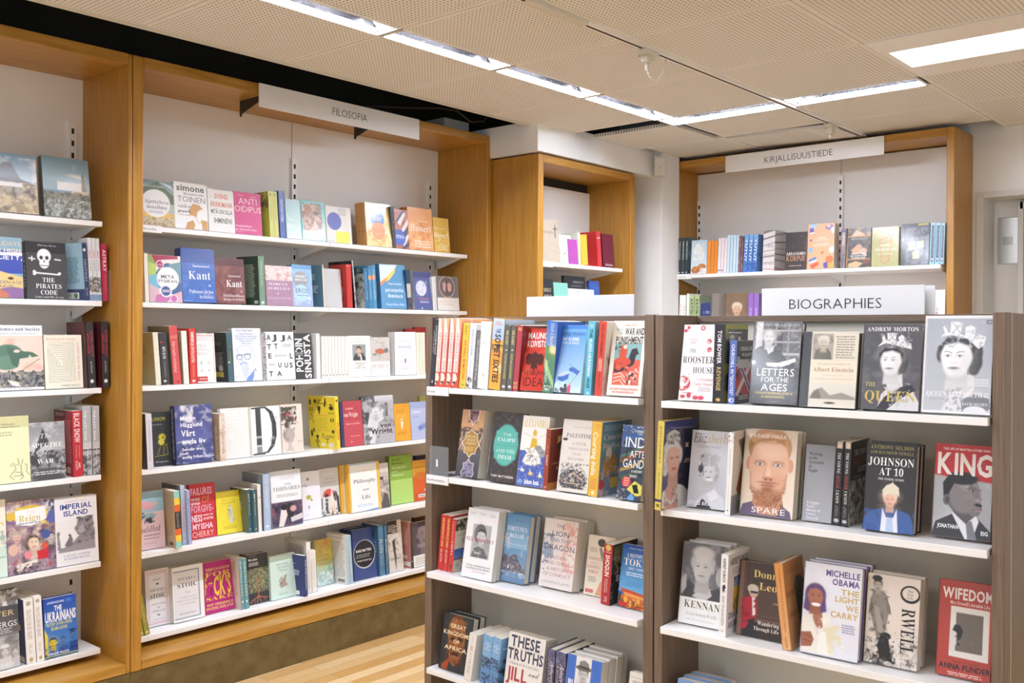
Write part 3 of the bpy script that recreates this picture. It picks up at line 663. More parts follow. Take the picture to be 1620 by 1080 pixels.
def place_row(sh, row):
    f = [q.strip() for q in row.split('|')]; hd = f[0].split(); typ = hd[0]; pos = []; K = {'t': None, 'w': None, 'l': None, 'd': None, 'n': 1, 'y': 0, 'k': 0, 'h': None}
    fl = set()
    for t in hd[1:]:
        if '=' in t: a, b = t.split('='); K[a] = float(b)
        elif t in ('hb', 'mt', 'bk', 'lo'): fl.add(t)
        else: pos.append(t)
    yb = None
    if '/' in pos[0]: x, y = pos[0].split('/'); pos[0] = x; yb = float(y)
    xl, xr, yt = map(float, pos[:3]); d = K['d']
    if d is None: d = sh.depth(xl if typ == 'F' else xr if sh.kind == 'Y' and 0 else xl, yb) if yb else .012
    d = max(-.05, min(d, .2))
    label = f[1]; arts = {'f': '', 's': '', 'b': ''}; arts['f'] = f[2] if len(f) > 2 else '#ccc'
    for q in f[3:]: arts[q[0]] = q[2:].strip()
    base = arts['f'].split(';')[0]
    arts['s'] = arts['s'] or base; arts['b'] = arts['b'] or arts['s'].split(';')[0]
    z0 = sh.z; s0, s1 = sh.along(xl, d, z0), sh.along(xr, d, z0)
    D = Vector(sh.P(s0, d, 0)[:2]).length; cell = max(.0009, .8 * D / F_PX)
    hb, gloss = 'hb' in fl, 'mt' not in fl
    R_ = dict(typ=typ, K=K, arts=arts, base=base, label=label, cell=cell, hb=hb, gloss=gloss, d=d, s0=s0, s1=s1, sh=sh)
    if typ == 'F':
        wd = K['w'] or (s1 - s0); th = K['t'] or .022; ln = math.radians(K['l'] if K['l'] is not None else sh.lean); lo, hi = .05, .45
        if K['h']: h = K['h']
        else:
            for _ in range(40):
                h = (lo + hi) / 2; y = sh.fr.proj(*sh.P(s0, d + h * math.sin(ln), z0 + h * math.cos(ln)))[1]
                if y > yt: lo = h
                else: hi = h
        n = int(K['n']); room = sh.deep - d - h * math.sin(ln) - .004
        if n * (th + .0015) > room: th = max(.008, room / n - .0015)
        R_.update(s1=s0 + wd, h=h, th=th, ln=ln, n=n, dep=(d, d + n * (th + .0015) + h * math.sin(ln)))
    else:
        q = sh.fr.on(xl + K['k'], yt, **({'X': sh.f - d} if sh.kind == 'X' else {'Y': sh.f + d})); a = q[1] if sh.kind == 'X' else q[0]
        ang = math.atan2(a - s0, q[2] - z0); h = (q[2] - z0) / math.cos(ang); t = (s1 - s0) * math.cos(ang)
        if K['h']: h = K['h']
        wd = min(K['w'] or min(.155, .66 * h), sh.deep - .008 - max(d, 0))
        R_.update(h=h, th=t, ang=ang, w=wd, dep=(d, d + wd))
    return R_
def settle(rows):
    """a cover standing beside a spine ends at that spine; a cover standing behind one limits its depth"""
    Fs = [r for r in rows if r['typ'] == 'F']; Ss = [r for r in rows if r['typ'] == 'S']
    def hit(a, b): return min(a['s1'], b['s1']) - max(a['s0'], b['s0'])
    def trim(f, b, most):
        lo, hi = max(f['s0'], b['s0']), min(f['s1'], b['s1']); W = f['s1'] - f['s0']
        if f['s1'] - lo < hi - f['s0'] and f['s1'] - lo < most * W: f['s1'] = lo - .0008; return True
        if hi - f['s0'] < most * W and f['s1'] > hi: f['s0'] = hi + .0008; return True
    for f in Fs:
        for q in Ss:
            if hit(f, q) < .0015 or f['dep'][1] < q['dep'][0] or q['dep'][1] < f['dep'][0]: continue
            gap = f['d'] - q['d'] - .004
            if gap > .05: q['w'] = min(q['w'], gap); q['dep'] = (q['d'], q['d'] + q['w'])
            else: trim(f, q, .33)
    for i, f in enumerate(Fs):
        for g in Fs[i + 1:]:
            if hit(f, g) < .001 or f['dep'][1] < g['dep'][0] or g['dep'][1] < f['dep'][0]: continue
            trim(f if f['d'] >= g['d'] else g, g if f['d'] >= g['d'] else f, .3)
    for i, f in enumerate(Ss):
        for g in Ss[i + 1:]:
            o = hit(f, g)
            if 0 < o < .008:
                L, G = (f, g) if f['s0'] < g['s0'] else (g, f); m = (L['s1'] + G['s0']) / 2
                L['th'] -= o / 2 + .0002; G['th'] -= o / 2 + .0002; L['s1'] = m - .0002; G['s0'] = m + .0002
def clamp(r):
    if r['sh'].ends:
        a, b = r['sh'].ends
        if r['s0'] < a and r['d'] > -.02: r['s0'] = a; r['th'] = min(r['th'], r['s1'] - a) if r['typ'] == 'S' else r['th']
        r['s1'] = min(r['s1'], b)
def emit(r):
    sh, K, arts, base = r['sh'], r['K'], r['arts'], r['base']; rv, out = sh.basis(); z0 = sh.z; s0, s1, d, h, th = r['s0'], r['s1'], r['d'], r['h'], r['th']; tail = (r['cell'], r['hb'], r['gloss'])
    if r['typ'] == 'F':
        ln = r['ln']; R = Matrix(((rv.x, -out.x, 0, 0), (rv.y, -out.y, 0, 0), (0, 0, 1, 0), (0, 0, 0, 1)))
        for k in range(r['n']):
            dd = d + k * (th + .0015) / math.cos(ln); p = Vector(sh.P(s0 + (.004 * ((k * 7) % 3 - 1) if k else 0), dd, z0 + th * math.sin(ln) + .0006))
            M = sh.fr.M @ Matrix.Translation(p) @ Matrix.Rotation(math.radians(K['y']), 4, 'Z') @ R @ Matrix.Rotation(-ln, 4, 'X')
            lb = r['label']
            if k:
                sl = lb.split(',')[0].split(); lb = ' '.join([ORD[k], 'copy', 'standing', 'behind', 'the', 'front'] + sl[:10])
            BOOKS.append(((s1 - s0, h * (1 - .002 * k), th, base if k else arts['f'], arts['s'], arts['b'].split(';')[0] if k else arts['b']) + tail + (lb, sh.group, M), arts))
    else:
        ang = r['ang']; R = Matrix(((-out.x, -rv.x, 0, 0), (-out.y, -rv.y, 0, 0), (0, 0, 1, 0), (0, 0, 0, 1)))
        p = Vector(sh.P(s1 - .0003, d, z0 + .0004 + (th * math.sin(-ang) if ang < 0 else 0)))
        M = sh.fr.M @ Matrix.Translation(p) @ Matrix.Rotation(math.radians(K['y']), 4, 'Z') @ R @ Matrix.Rotation(ang, 4, 'X')
        BOOKS.append(((r['w'], h, th - .0004, arts['f'], arts['s'], arts['b']) + tail + (r['label'], sh.group, M), arts))
def shelf_rows(sh, text):
    rows = [place_row(sh, q.strip()) for q in text.strip().split('\n') if q.strip() and q.strip()[0] != '#']
    for r in rows: clamp(r)
    settle(rows)
    for r in rows: emit(r)
import time
def finish_books():
    t0 = time.time()
    need = set()
    for a, arts in BOOKS:
        for v in arts.values(): need |= need_glyphs(v)
    load_glyphs(need)
    t1 = time.time()
    for a, arts in BOOKS: make_book(*a)
# ================================================================ BOOKS: left bookcase (cut by the frame)
LN = 6
def lshelf(i, g): return Shelf(FW, 'X', -3.75, SZ[i], g, LN)
shelf_rows(lshelf(0, 'travel books on the top shelf of the left bookcase'), '''
F -46 62 236 t=.03 l=9 | large glossy picture book of cliffs and cloud, cut by the left edge | #9db4c8;g 0 0 1 .45 #7fa6c6 #c8d9e6;n 0 .05 1 .5 #f4f6f8 .22 .5 3;p .3 .4 .5 .15 .62 .16 .75 .42 1 .5 1 .6 .3 .6 #8d93a0 .02;g 0 .5 1 1 #b9b5ae #a8926f;n 0 .48 1 1 #d8c6a6 .06 .5 5;n 0 .5 1 1 #6f6a66 .09 .4 8;r .4 .49 .77 .56 #f1f3f5 | s:#56636a
F 71 145.4 246.9 t=.03 l=9 | glossy picture book with brick bell tower and blank white label | #86a6b4;g 0 0 1 .55 #7d9fb0 #a9c3cc;n 0 .1 1 .5 #b4ccd2 .3 .4 2;e .68 .29 .14 .035 #dfe0da .05;e .8 .31 .1 .03 #e6e2d8 .04;p .82 .56 .83 .28 .86 .2 .89 .28 .92 .56 #8a7f62 .005;r .6 .54 .97 .66 #d8cdb6;n .6 .57 .97 .64 #7d7462 .03 .45 4;g 0 .6 1 1 #8e8b78 #a9b0ae;n 0 .58 1 1 #5f6152 .05 .5 6;n 0 .7 1 1 #cdd2d0 .06 .4 9;r .3 .41 .82 .55 #f2f4f4 | s:#4f5a5c
''')
shelf_rows(lshelf(1, 'books on the second shelf of the left bookcase'), '''
F -42 37.8 372 t=.025 | blue and sand book about high society holidays, at the left edge | #8fb2c4;g 0 .22 1 .6 #4f63b4 #3d4fae;p 0 .28 1 .24 1 .3 0 .3 #e9edf0 .01;p 0 .55 .5 .56 1 .66 1 1 0 1 #ecc98a .01;e .75 .68 .06 .03 #4a3a34;e .8 .95 .4 .16 #8a6a9a .02;e .3 .97 .4 .16 #c77a60 .02;t .3 .97 .07 .14 #f0c9a8 HOLIDAYS;t .3 .97 .19 .25 #f4e3c8.b THE HIGH;t .25 1 .29 .37 #f2f2f2.b SOCIETY,;t .3 .97 .72 .84 #3d6488 GOLDEN AGE/TRAVEL | s:#39448c
F 43 107 382 t=.03 | black book THE PIRATES CODE with white skull and bone | #47474b;r 0 0 1 .2 #2d2d31;e .45 .25 .17 .18 #f1f1f1;e .45 .38 .12 .13 #f1f1f1;e .38 .28 .045 .05 #333;e .52 .28 .045 .05 #333;p .43 .36 .45 .31 .48 .36 #333;l .35 .42 .55 .42 .02 #333;l .2 .55 .82 .57 .035 #f1f1f1;e .2 .53 .04 .035 #f1f1f1;e .2 .57 .04 .035 #f1f1f1;e .82 .55 .04 .035 #f1f1f1;l .08 .3 .22 .31 .03 #eee;l .15 .27 .15 .34 .03 #eee;l .72 .3 .86 .31 .03 #eee;t .3 .76 .05 .075 #ddd.s Pirate lives;t .22 .86 .63 .93 #f3f3f3.s THE/PIRATES/CODE;t .2 .9 .955 .985 #ddd.s Laws and life at sea | s:#1f1f22;d .2 .8 .3 .7 #ddd THE PIRATES
S 134 142.5 384.4 k=-8 y=16 w=.15 | light blue paperback showing its back cover, with navy spine | #8fb8d0 | s:#3f4c74;r .05 .02 .95 .16 #33406a;e .5 .12 .3 .3 #e8eef2;d .28 .68 .25 .75 #b9d2de NAUTICAL;d .78 .92 .35 .65 #cfd8e2 SEA TALES | b:#a3c8da;e .14 .12 .05 .05 #e0a090;x .12 .85 .24 .7 16 #5f8599;r 0 .8 1 1 #3c4870;r .22 .86 .78 .97 #e9ebe4;e .66 .915 .07 .07 #4f7a4f;x .26 .5 .87 .96 3 #555
S 142.5 149 376 k=-5 | first of three matching grey-white spines beside the red ASTRAY book | #e0e2e2 | s:#dfe1e2;d .2 .32 .3 .7 #d86f68.b HUNT;d .36 .52 .35 .65 #77787a LIVES;n 0 .62 1 .86 #55503f .2 .6 2;r 0 .9 1 1 #7fa0c0
S 149 155.5 376.5 k=-5 | middle of three matching grey-white spines beside the red ASTRAY book | #e0e2e2 | s:#dfe1e2;d .2 .32 .3 .7 #d86f68.b HUNT;d .36 .52 .35 .65 #77787a LIVES;n 0 .62 1 .86 #55503f .2 .6 3;r 0 .9 1 1 #7fa0c0
S 155.5 162 377 k=-5 | last of three matching grey-white spines touching the red ASTRAY book | #e0e2e2 | s:#dfe1e2;d .2 .32 .3 .7 #d86f68.b HUNT;d .36 .52 .35 .65 #77787a LIVES;n 0 .62 1 .86 #55503f .2 .6 4;r 0 .9 1 1 #7fa0c0
S 163 172 386 k=-3.5 d=.004 | dark pink-red book with ASTRAY on its spine, against the clear bookend | #b0304e | s:#b63350;d .1 .48 .2 .75 #f4dfe2.b ASTRAY;d .52 .85 .42 .6 #d98a98 A HISTORY OF ERRORS | b:#b0304e
''')  # pirates cover: lighter grey below the top band paints in a gloss reflection
shelf_rows(lshelf(2, 'books on the third shelf of the left bookcase'), '''
F -14 70.4 515.6 t=.03 | white book on epidemics with green dragon picture, at the left edge | #eef0f2;r 0 .16 1 .96 #ead2c2;n 0 .2 1 .7 #e6b8a8 .2 .45 2;e .34 .42 .26 .16 #5d7f6d .02;e .3 .58 .24 .14 #6d8f7c .02;p .3 .32 .62 .4 .75 .42 .72 .5 .55 .52 .5 .66 .4 .6 #4f7062 .01;p .68 .4 .8 .42 .92 .48 .78 .5 #55765f .01;l .93 .52 .5 .74 .2 .84 .012 #7a6a4a;e .5 .4 .06 .03 #e8cfc0 .01;r 0 .72 1 .96 #8a8a8a;n 0 .7 1 .96 #3f4450 .05 .5 5;n 0 .7 1 .96 #d8c8a0 .04 .35 7;p .3 .84 .5 .88 .55 .95 .4 .93 #e6e2dc;t .02 .96 .03 .085 #2c3350.S Epidemics and Society;t .1 .9 .115 .14 #8a94a8.s FROM THE BLACK DEATH TO THE PRESENT;t .2 .75 .97 .99 #777.s FRANK M. SNOWDEN | s:#d8d4cc
F 72 132 531 t=.028 | cream book with square maze line drawing and thin red title | #efe9d6;l .1 .18 .78 .16 .8 .86 .12 .88 .1 .22 .008 #6c8578;l .14 .21 .74 .2 .76 .83 .16 .84 .14 .25 .008 #6c8578;l .18 .25 .7 .24 .71 .8 .2 .8 .18 .29 .008 #6c8578;l .22 .29 .66 .28 .67 .77 .24 .77 .22 .33 .008 #6c8578;l .26 .33 .62 .32 .63 .73 .28 .73 .26 .37 .008 #6c8578;l .3 .37 .58 .36 .59 .69 .32 .69 .3 .41 .008 #6c8578;l .34 .41 .53 .4 .55 .65 .36 .65 .34 .45 .008 #6c8578;l .38 .45 .49 .44 .5 .6 .4 .6 .39 .5 .008 #6c8578;t .06 .86 .06 .1 #c98878.s MADNESS IN CIVILI-;t .1 .8 .12 .14 #c9a098.s A Cultural History of Insanity;d .14 .85 .86 .93 #d09888.s ZATION FROM THE BIBLE;t .4 .9 .93 .965 #5c7068.s ANDREW SCULL | s:#b9a08c
S 139.3 153.3 509.6 k=-5.3 hb w=.16 | thick black hardback with red title, beside the cream maze book | #3a2228 | s:#333438;d .13 .53 .55 .85 #c23a48.s BLOOD, SWEAT;d .17 .48 .15 .45 #c23a48.s AND LASER;d .6 .78 .42 .6 #ddd ED CONWAY;e .5 .9 .2 .2 #eee | b:#6d4a44;r 0 0 1 .2 #5a1f28;x .1 .8 .24 .6 9 #5a3f3c;e .55 .74 .1 .12 #eee
S 161.2 174.5 509 k=-3 d=0 hb w=.16 | thick black hardback with red title, nearest the oak side panel | #3a2228 | s:#333438;d .13 .53 .55 .85 #c23a48.s BLOOD, SWEAT;d .17 .48 .15 .45 #c23a48.s AND LASER;d .6 .78 .42 .6 #ddd ED CONWAY;e .5 .9 .2 .2 #eee | b:#5a1f28
''')
shelf_rows(lshelf(3, 'books on the fourth shelf of the left bookcase'), '''
F -35 48.9 663 t=.025 mt | pale yellow paperback with ink sketch of figures, at the left edge | #e6e6bc;r 0 0 1 .17 #d2d09c;l .62 .75 .66 .7 .7 .72 .72 .8 .64 .86 .6 .9 .68 .95 .01 #4a4a3a;l .74 .74 .78 .7 .82 .74 .82 .82 .86 .92 .8 .96 .01 #4a4a3a;l .9 .73 .94 .76 .92 .84 .98 .9 .01 #4a4a3a;l .7 .84 .8 .85 .84 .9 .68 .9 .01 #4a4a3a;e .67 .73 .03 .035 #d8d6aa;e .79 .73 .03 .035 #d8d6aa;l .78 .7 .76 .64 .01 #4a4a3a;l .84 .72 .86 .66 .01 #4a4a3a;t .25 .82 .1 .17 #3c3c34 The Holocaust/An Unfinished History;x .3 .7 .22 .3 2 #b8b690 | s:#d0cf9c
F 48.9 105 670.7 t=.028 | grey war photograph paperback with white title and dark flag | #8f9094;g 0 0 1 .5 #8c8d92 #b4b5b8;n 0 0 1 .6 #c4c5c8 .25 .45 4;p .1 .55 .38 .1 .56 .38 .3 .45 #4a4b4f .01;n 0 .5 1 1 #47484c .09 .55 3;g 0 .8 1 1 #5a5b5f #4c4d50;n .75 .5 1 1 #b9b9ba .06 .45 8;n 0 .75 .2 1 #9d9d9e .05 .45 9;t .3 .62 .2 .28 #eee.i The;t .05 .92 .36 .44 #f2f2f2.s SPECTRE;t .35 .5 .5 .57 #eee.i of;t .2 .66 .64 .72 #f4f4f4.s WAR;x .12 .85 .85 .92 2 #ccc;t .1 .9 .05 .075 #ccc.s JONATHAN HASLAM | s:#55565a
S 116.3 131.9 650.7 k=-3 w=.155 | thick red book with BLACK SNOW on its spine | #8a2630 | s:#c23440;d .03 .48 .2 .75 #f2d8d8.h BLACK SNOW;d .52 .72 .6 .72 #f0b0b0 CURTIS LEMAY;d .52 .72 .3 .42 #f0b0b0 THE FIREBOMBING;d .76 .9 .25 .75 #f2d8d8.b JAMES/M. SCOTT | b:#8e2832;r 0 0 .62 .14 #5c1a20;t .1 .55 .04 .09 #caa SNOW;x .55 .95 .14 .8 20 #c87880;r .65 .86 .85 .95 #d8b0a0
S 131.9 146.5 643 k=-2.5 | left of two grey photographic spines beside the red BLACK SNOW book | #b4b6b8 | s:#b7b9bb;r 0 .52 1 .63 #cfd0d2;r 0 .62 1 .64 #444;n 0 .7 1 1 #55575a .3 .5 3;d .06 .5 .2 .45 #f2f2f2.b THE LAST WAR;d .6 .85 .45 .62 #eee PAUL | b:#a4a6a8
S 147.4 159.3 642.5 k=-2.5 | right of two grey photographic spines, last on its shelf | #b4b6b8 | s:#b2b4b6;r 0 .52 1 .63 #c8c9cb;r 0 .62 1 .64 #444;n 0 .7 1 1 #55575a .3 .5 5;d .06 .5 .2 .45 #f2f2f2.b THE LAST WAR;d .6 .85 .45 .62 #eee PAUL
''')  # BLACK SNOW back cover: dark top patch paints in a shadow
shelf_rows(lshelf(4, 'books on the fifth shelf of the left bookcase'), '''
F -66 12.6 800 t=.02 mt | cream and pale green paperback mostly cut off by the left edge | #eae2d2;g 0 .6 1 1 #c9ddd0 #d3e6dc;n .6 .4 1 .75 #9fb2a4 .08 .45 3;t .7 .97 .28 .34 #d8b860.s ON | s:#e4dccb
F 13.3 89.6 797 t=.026 n=2 | crowded photo collage paperback with gold-framed title The Reign | #a08c98;n 0 0 1 1 #5c4a58 .16 .5 2;n 0 0 1 1 #d8c4b8 .12 .42 4;n 0 0 1 1 #7a5a8c .14 .35 6;n 0 0 1 1 #b84a44 .1 .28 8;r .78 .02 1 .2 #56506e;n .78 .02 1 .2 #ddd .05 .5 3;e .08 .2 .09 .09 #d8b84a;r .86 .18 1 .35 #5a68b0;e .5 .2 .36 .2 #d9b83c .03;n .15 .08 .88 .42 #e8d060 .06 .4 5;p .18 .13 .8 .1 .83 .28 .5 .36 .2 .32 #f2f2f0 .01;F .54 .6 .13 .3 #e8cdb8 #3a2a28 #b8404a 1;F .2 .5 .08 -.3 #d9b8a8 #b8a8a0 #a05050 4;e .12 .66 .1 .12 #d8b4a4 .02;F .9 .55 .08 0 #cfc8c4 #2c2828 #777 0;e .8 .5 .1 .1 #4a5f9c;p .6 .72 .84 .7 .84 .84 .62 .84 #c8323a .01;e .77 .66 .07 .07 #d8584a;e .42 .76 .08 .08 #e28a98;p .15 .88 .6 .83 .62 .9 .16 .95 #e8ddd8 .01;n .1 .88 .7 1 #4a4048 .05 .5 7;t .42 .6 .145 .19 #e4d8b8.i The;t .25 .7 .2 .29 #d4c078.S Reign;x .22 .72 .3 .33 1 #8fa0c0 | s:#6a5560
F 90 156.7 790.7 t=.024 n=2 | white paperback IMPERIAL ISLAND with grey stone lion photograph | #eeedf0;r .03 .34 .93 .8 #eceaea;p .5 .42 .58 .32 .78 .3 .9 .38 .93 .8 .06 .8 .08 .74 .3 .72 .48 .62 .55 .58 .46 .5 .44 .46 #8f8a90 .015;n .5 .3 .93 .8 #67626a .06 .5 3;p .56 .45 .66 .42 .7 .52 .6 .56 .5 .52 #a9a4a8 .01;e .76 .37 .05 .03 #4c484e .01;p .2 .7 .35 .55 .4 .62 .38 .72 .25 .73 #77727a .01;e .33 .56 .03 .03 #555058;p .03 .5 .07 .48 .12 .74 .04 .76 #9a969c .01;n .03 .5 .12 .76 #6f6b72 .04 .5 5;p .06 .76 .9 .66 .93 .8 .05 .8 #9a949a .01;t .12 .88 .1 .175 #3a4a90.b IMPERIAL;t .2 .78 .2 .275 #3a4a90.b ISLAND;t .22 .76 .05 .075 #d8a0a0 CHARLOTTE RILEY;t .16 .8 .84 .92 #8a93b8 A HISTORY OF EMPIRE/IN MODERN BRITAIN | s:#dfdde2
''')
shelf_rows(lshelf(5, 'books on the bottom shelf of the left bookcase'), '''
F -52 31.9 947 t=.03 hb | grey group photograph hardback with gold letters, at the left edge | #7a7a7c;n 0 0 1 .2 #d4d4d4 .06 .5 2;g 0 .2 1 .55 #4c4c4f #66666a;n 0 .58 1 1 #b4b4b4 .12 .5 4;F .72 .78 .07 .2 #d8d4d2 #6b6866 #888 1;e .72 .71 .09 .04 #ddd;F .92 .8 .06 .2 #d4d0ce #5b5856 #888 1;p .58 .86 .84 .84 .88 1 .55 1 #d2d2d2 .02;p .84 .88 1 .86 1 1 .86 1 #c4c4c4 .02;F .5 .72 .07 .2 #ccc8c6 #444 #777 0;t .45 .92 .26 .33 #d8c08a WER;t .5 .97 .4 .47 #eee BERGS;x .45 .9 .48 .55 3 #bbb;t .4 .9 .92 .97 #eee ROMANOV | s:#2c2c30
S 42.2 57.8 949.6 k=-6 w=.15 | left of two thick white spines beside the bright blue paperback | #f0efec | s:#f1f0ed;e .5 .07 .25 .25 #b8ad9c;d .16 .62 .25 .7 #a79b8c.s TRAVELLER OF CRAFT;d .7 .84 .35 .6 #b8b0a4 DE LA;e .5 .94 .2 .25 #c0a878 | b:#353c62;r .1 .25 .4 .75 #eceae4;e .62 .45 .14 .1 #e8d050;r .2 .9 .9 .98 #d8d4c8
S 58.5 71 944.5 k=-6 w=.15 | right of two thick white spines, touching the bright blue paperback | #f0efec | s:#f1f0ed;e .5 .07 .25 .25 #b8ad9c;d .16 .62 .25 .7 #a79b8c.s TRAVELLER OF CRAFT;d .7 .84 .35 .6 #b8b0a4 DE LA;e .5 .94 .2 .25 #c0a878
F 71.9 123.7 950 t=.03 n=2 | bright blue paperback with yellow-lit portrait and white block title | #2f5fc0;g 0 0 1 1 #2b4fb0 #4f93d8;n 0 .05 1 .8 #4a86d8 .2 .4 3;p 0 .5 .1 .62 .1 .98 0 1 #e6d84a .02;F .25 .76 .12 .2 #d8c440 #2a3558 #8a7030 0;F .55 .74 .08 .1 #5f86c0 #2a4a8c #2f4a80 0;p .42 .84 .7 .82 .75 1 .4 1 #3a5fa8 .03;F .85 .68 .08 -.1 #5a80bc #1f3a78 #2f4a80 0;e .85 .6 .12 .035 #1f3a78;p .74 .8 1 .78 1 1 .72 1 #2a4f9c .03;n 0 .8 1 1 #1e3a7a .1 .45 5;t .32 .55 .14 .22 #fff.h THE;t .03 .97 .24 .4 #fff.h UKRAINIANS;t .05 .85 .42 .55 #e4e06a.b THE STORY OF HOW A PEOPLE/BECAME A NATION;x .1 .7 .06 .1 2 #cfe0ff;t .08 .72 .92 .955 #eef.b ANDREW WILSON;r 0 .97 1 .985 #b8c850 | s:#2a4aa0
''')
# clear bookend holding the ASTRAY book past the end of the shelf
e = empty('bookend', (-3.80, 1.86, SZ[1]), 'clear acrylic bookend at the right end of the pirates shelf', 'bookend')
MB().box(-.10, .045, .0175, .0195, .0, .125).build('upright_plate', ACRY, e)
MB().box(-.10, .045, -.055, .0175, .0, .0004).build('base_plate', ACRY, e)
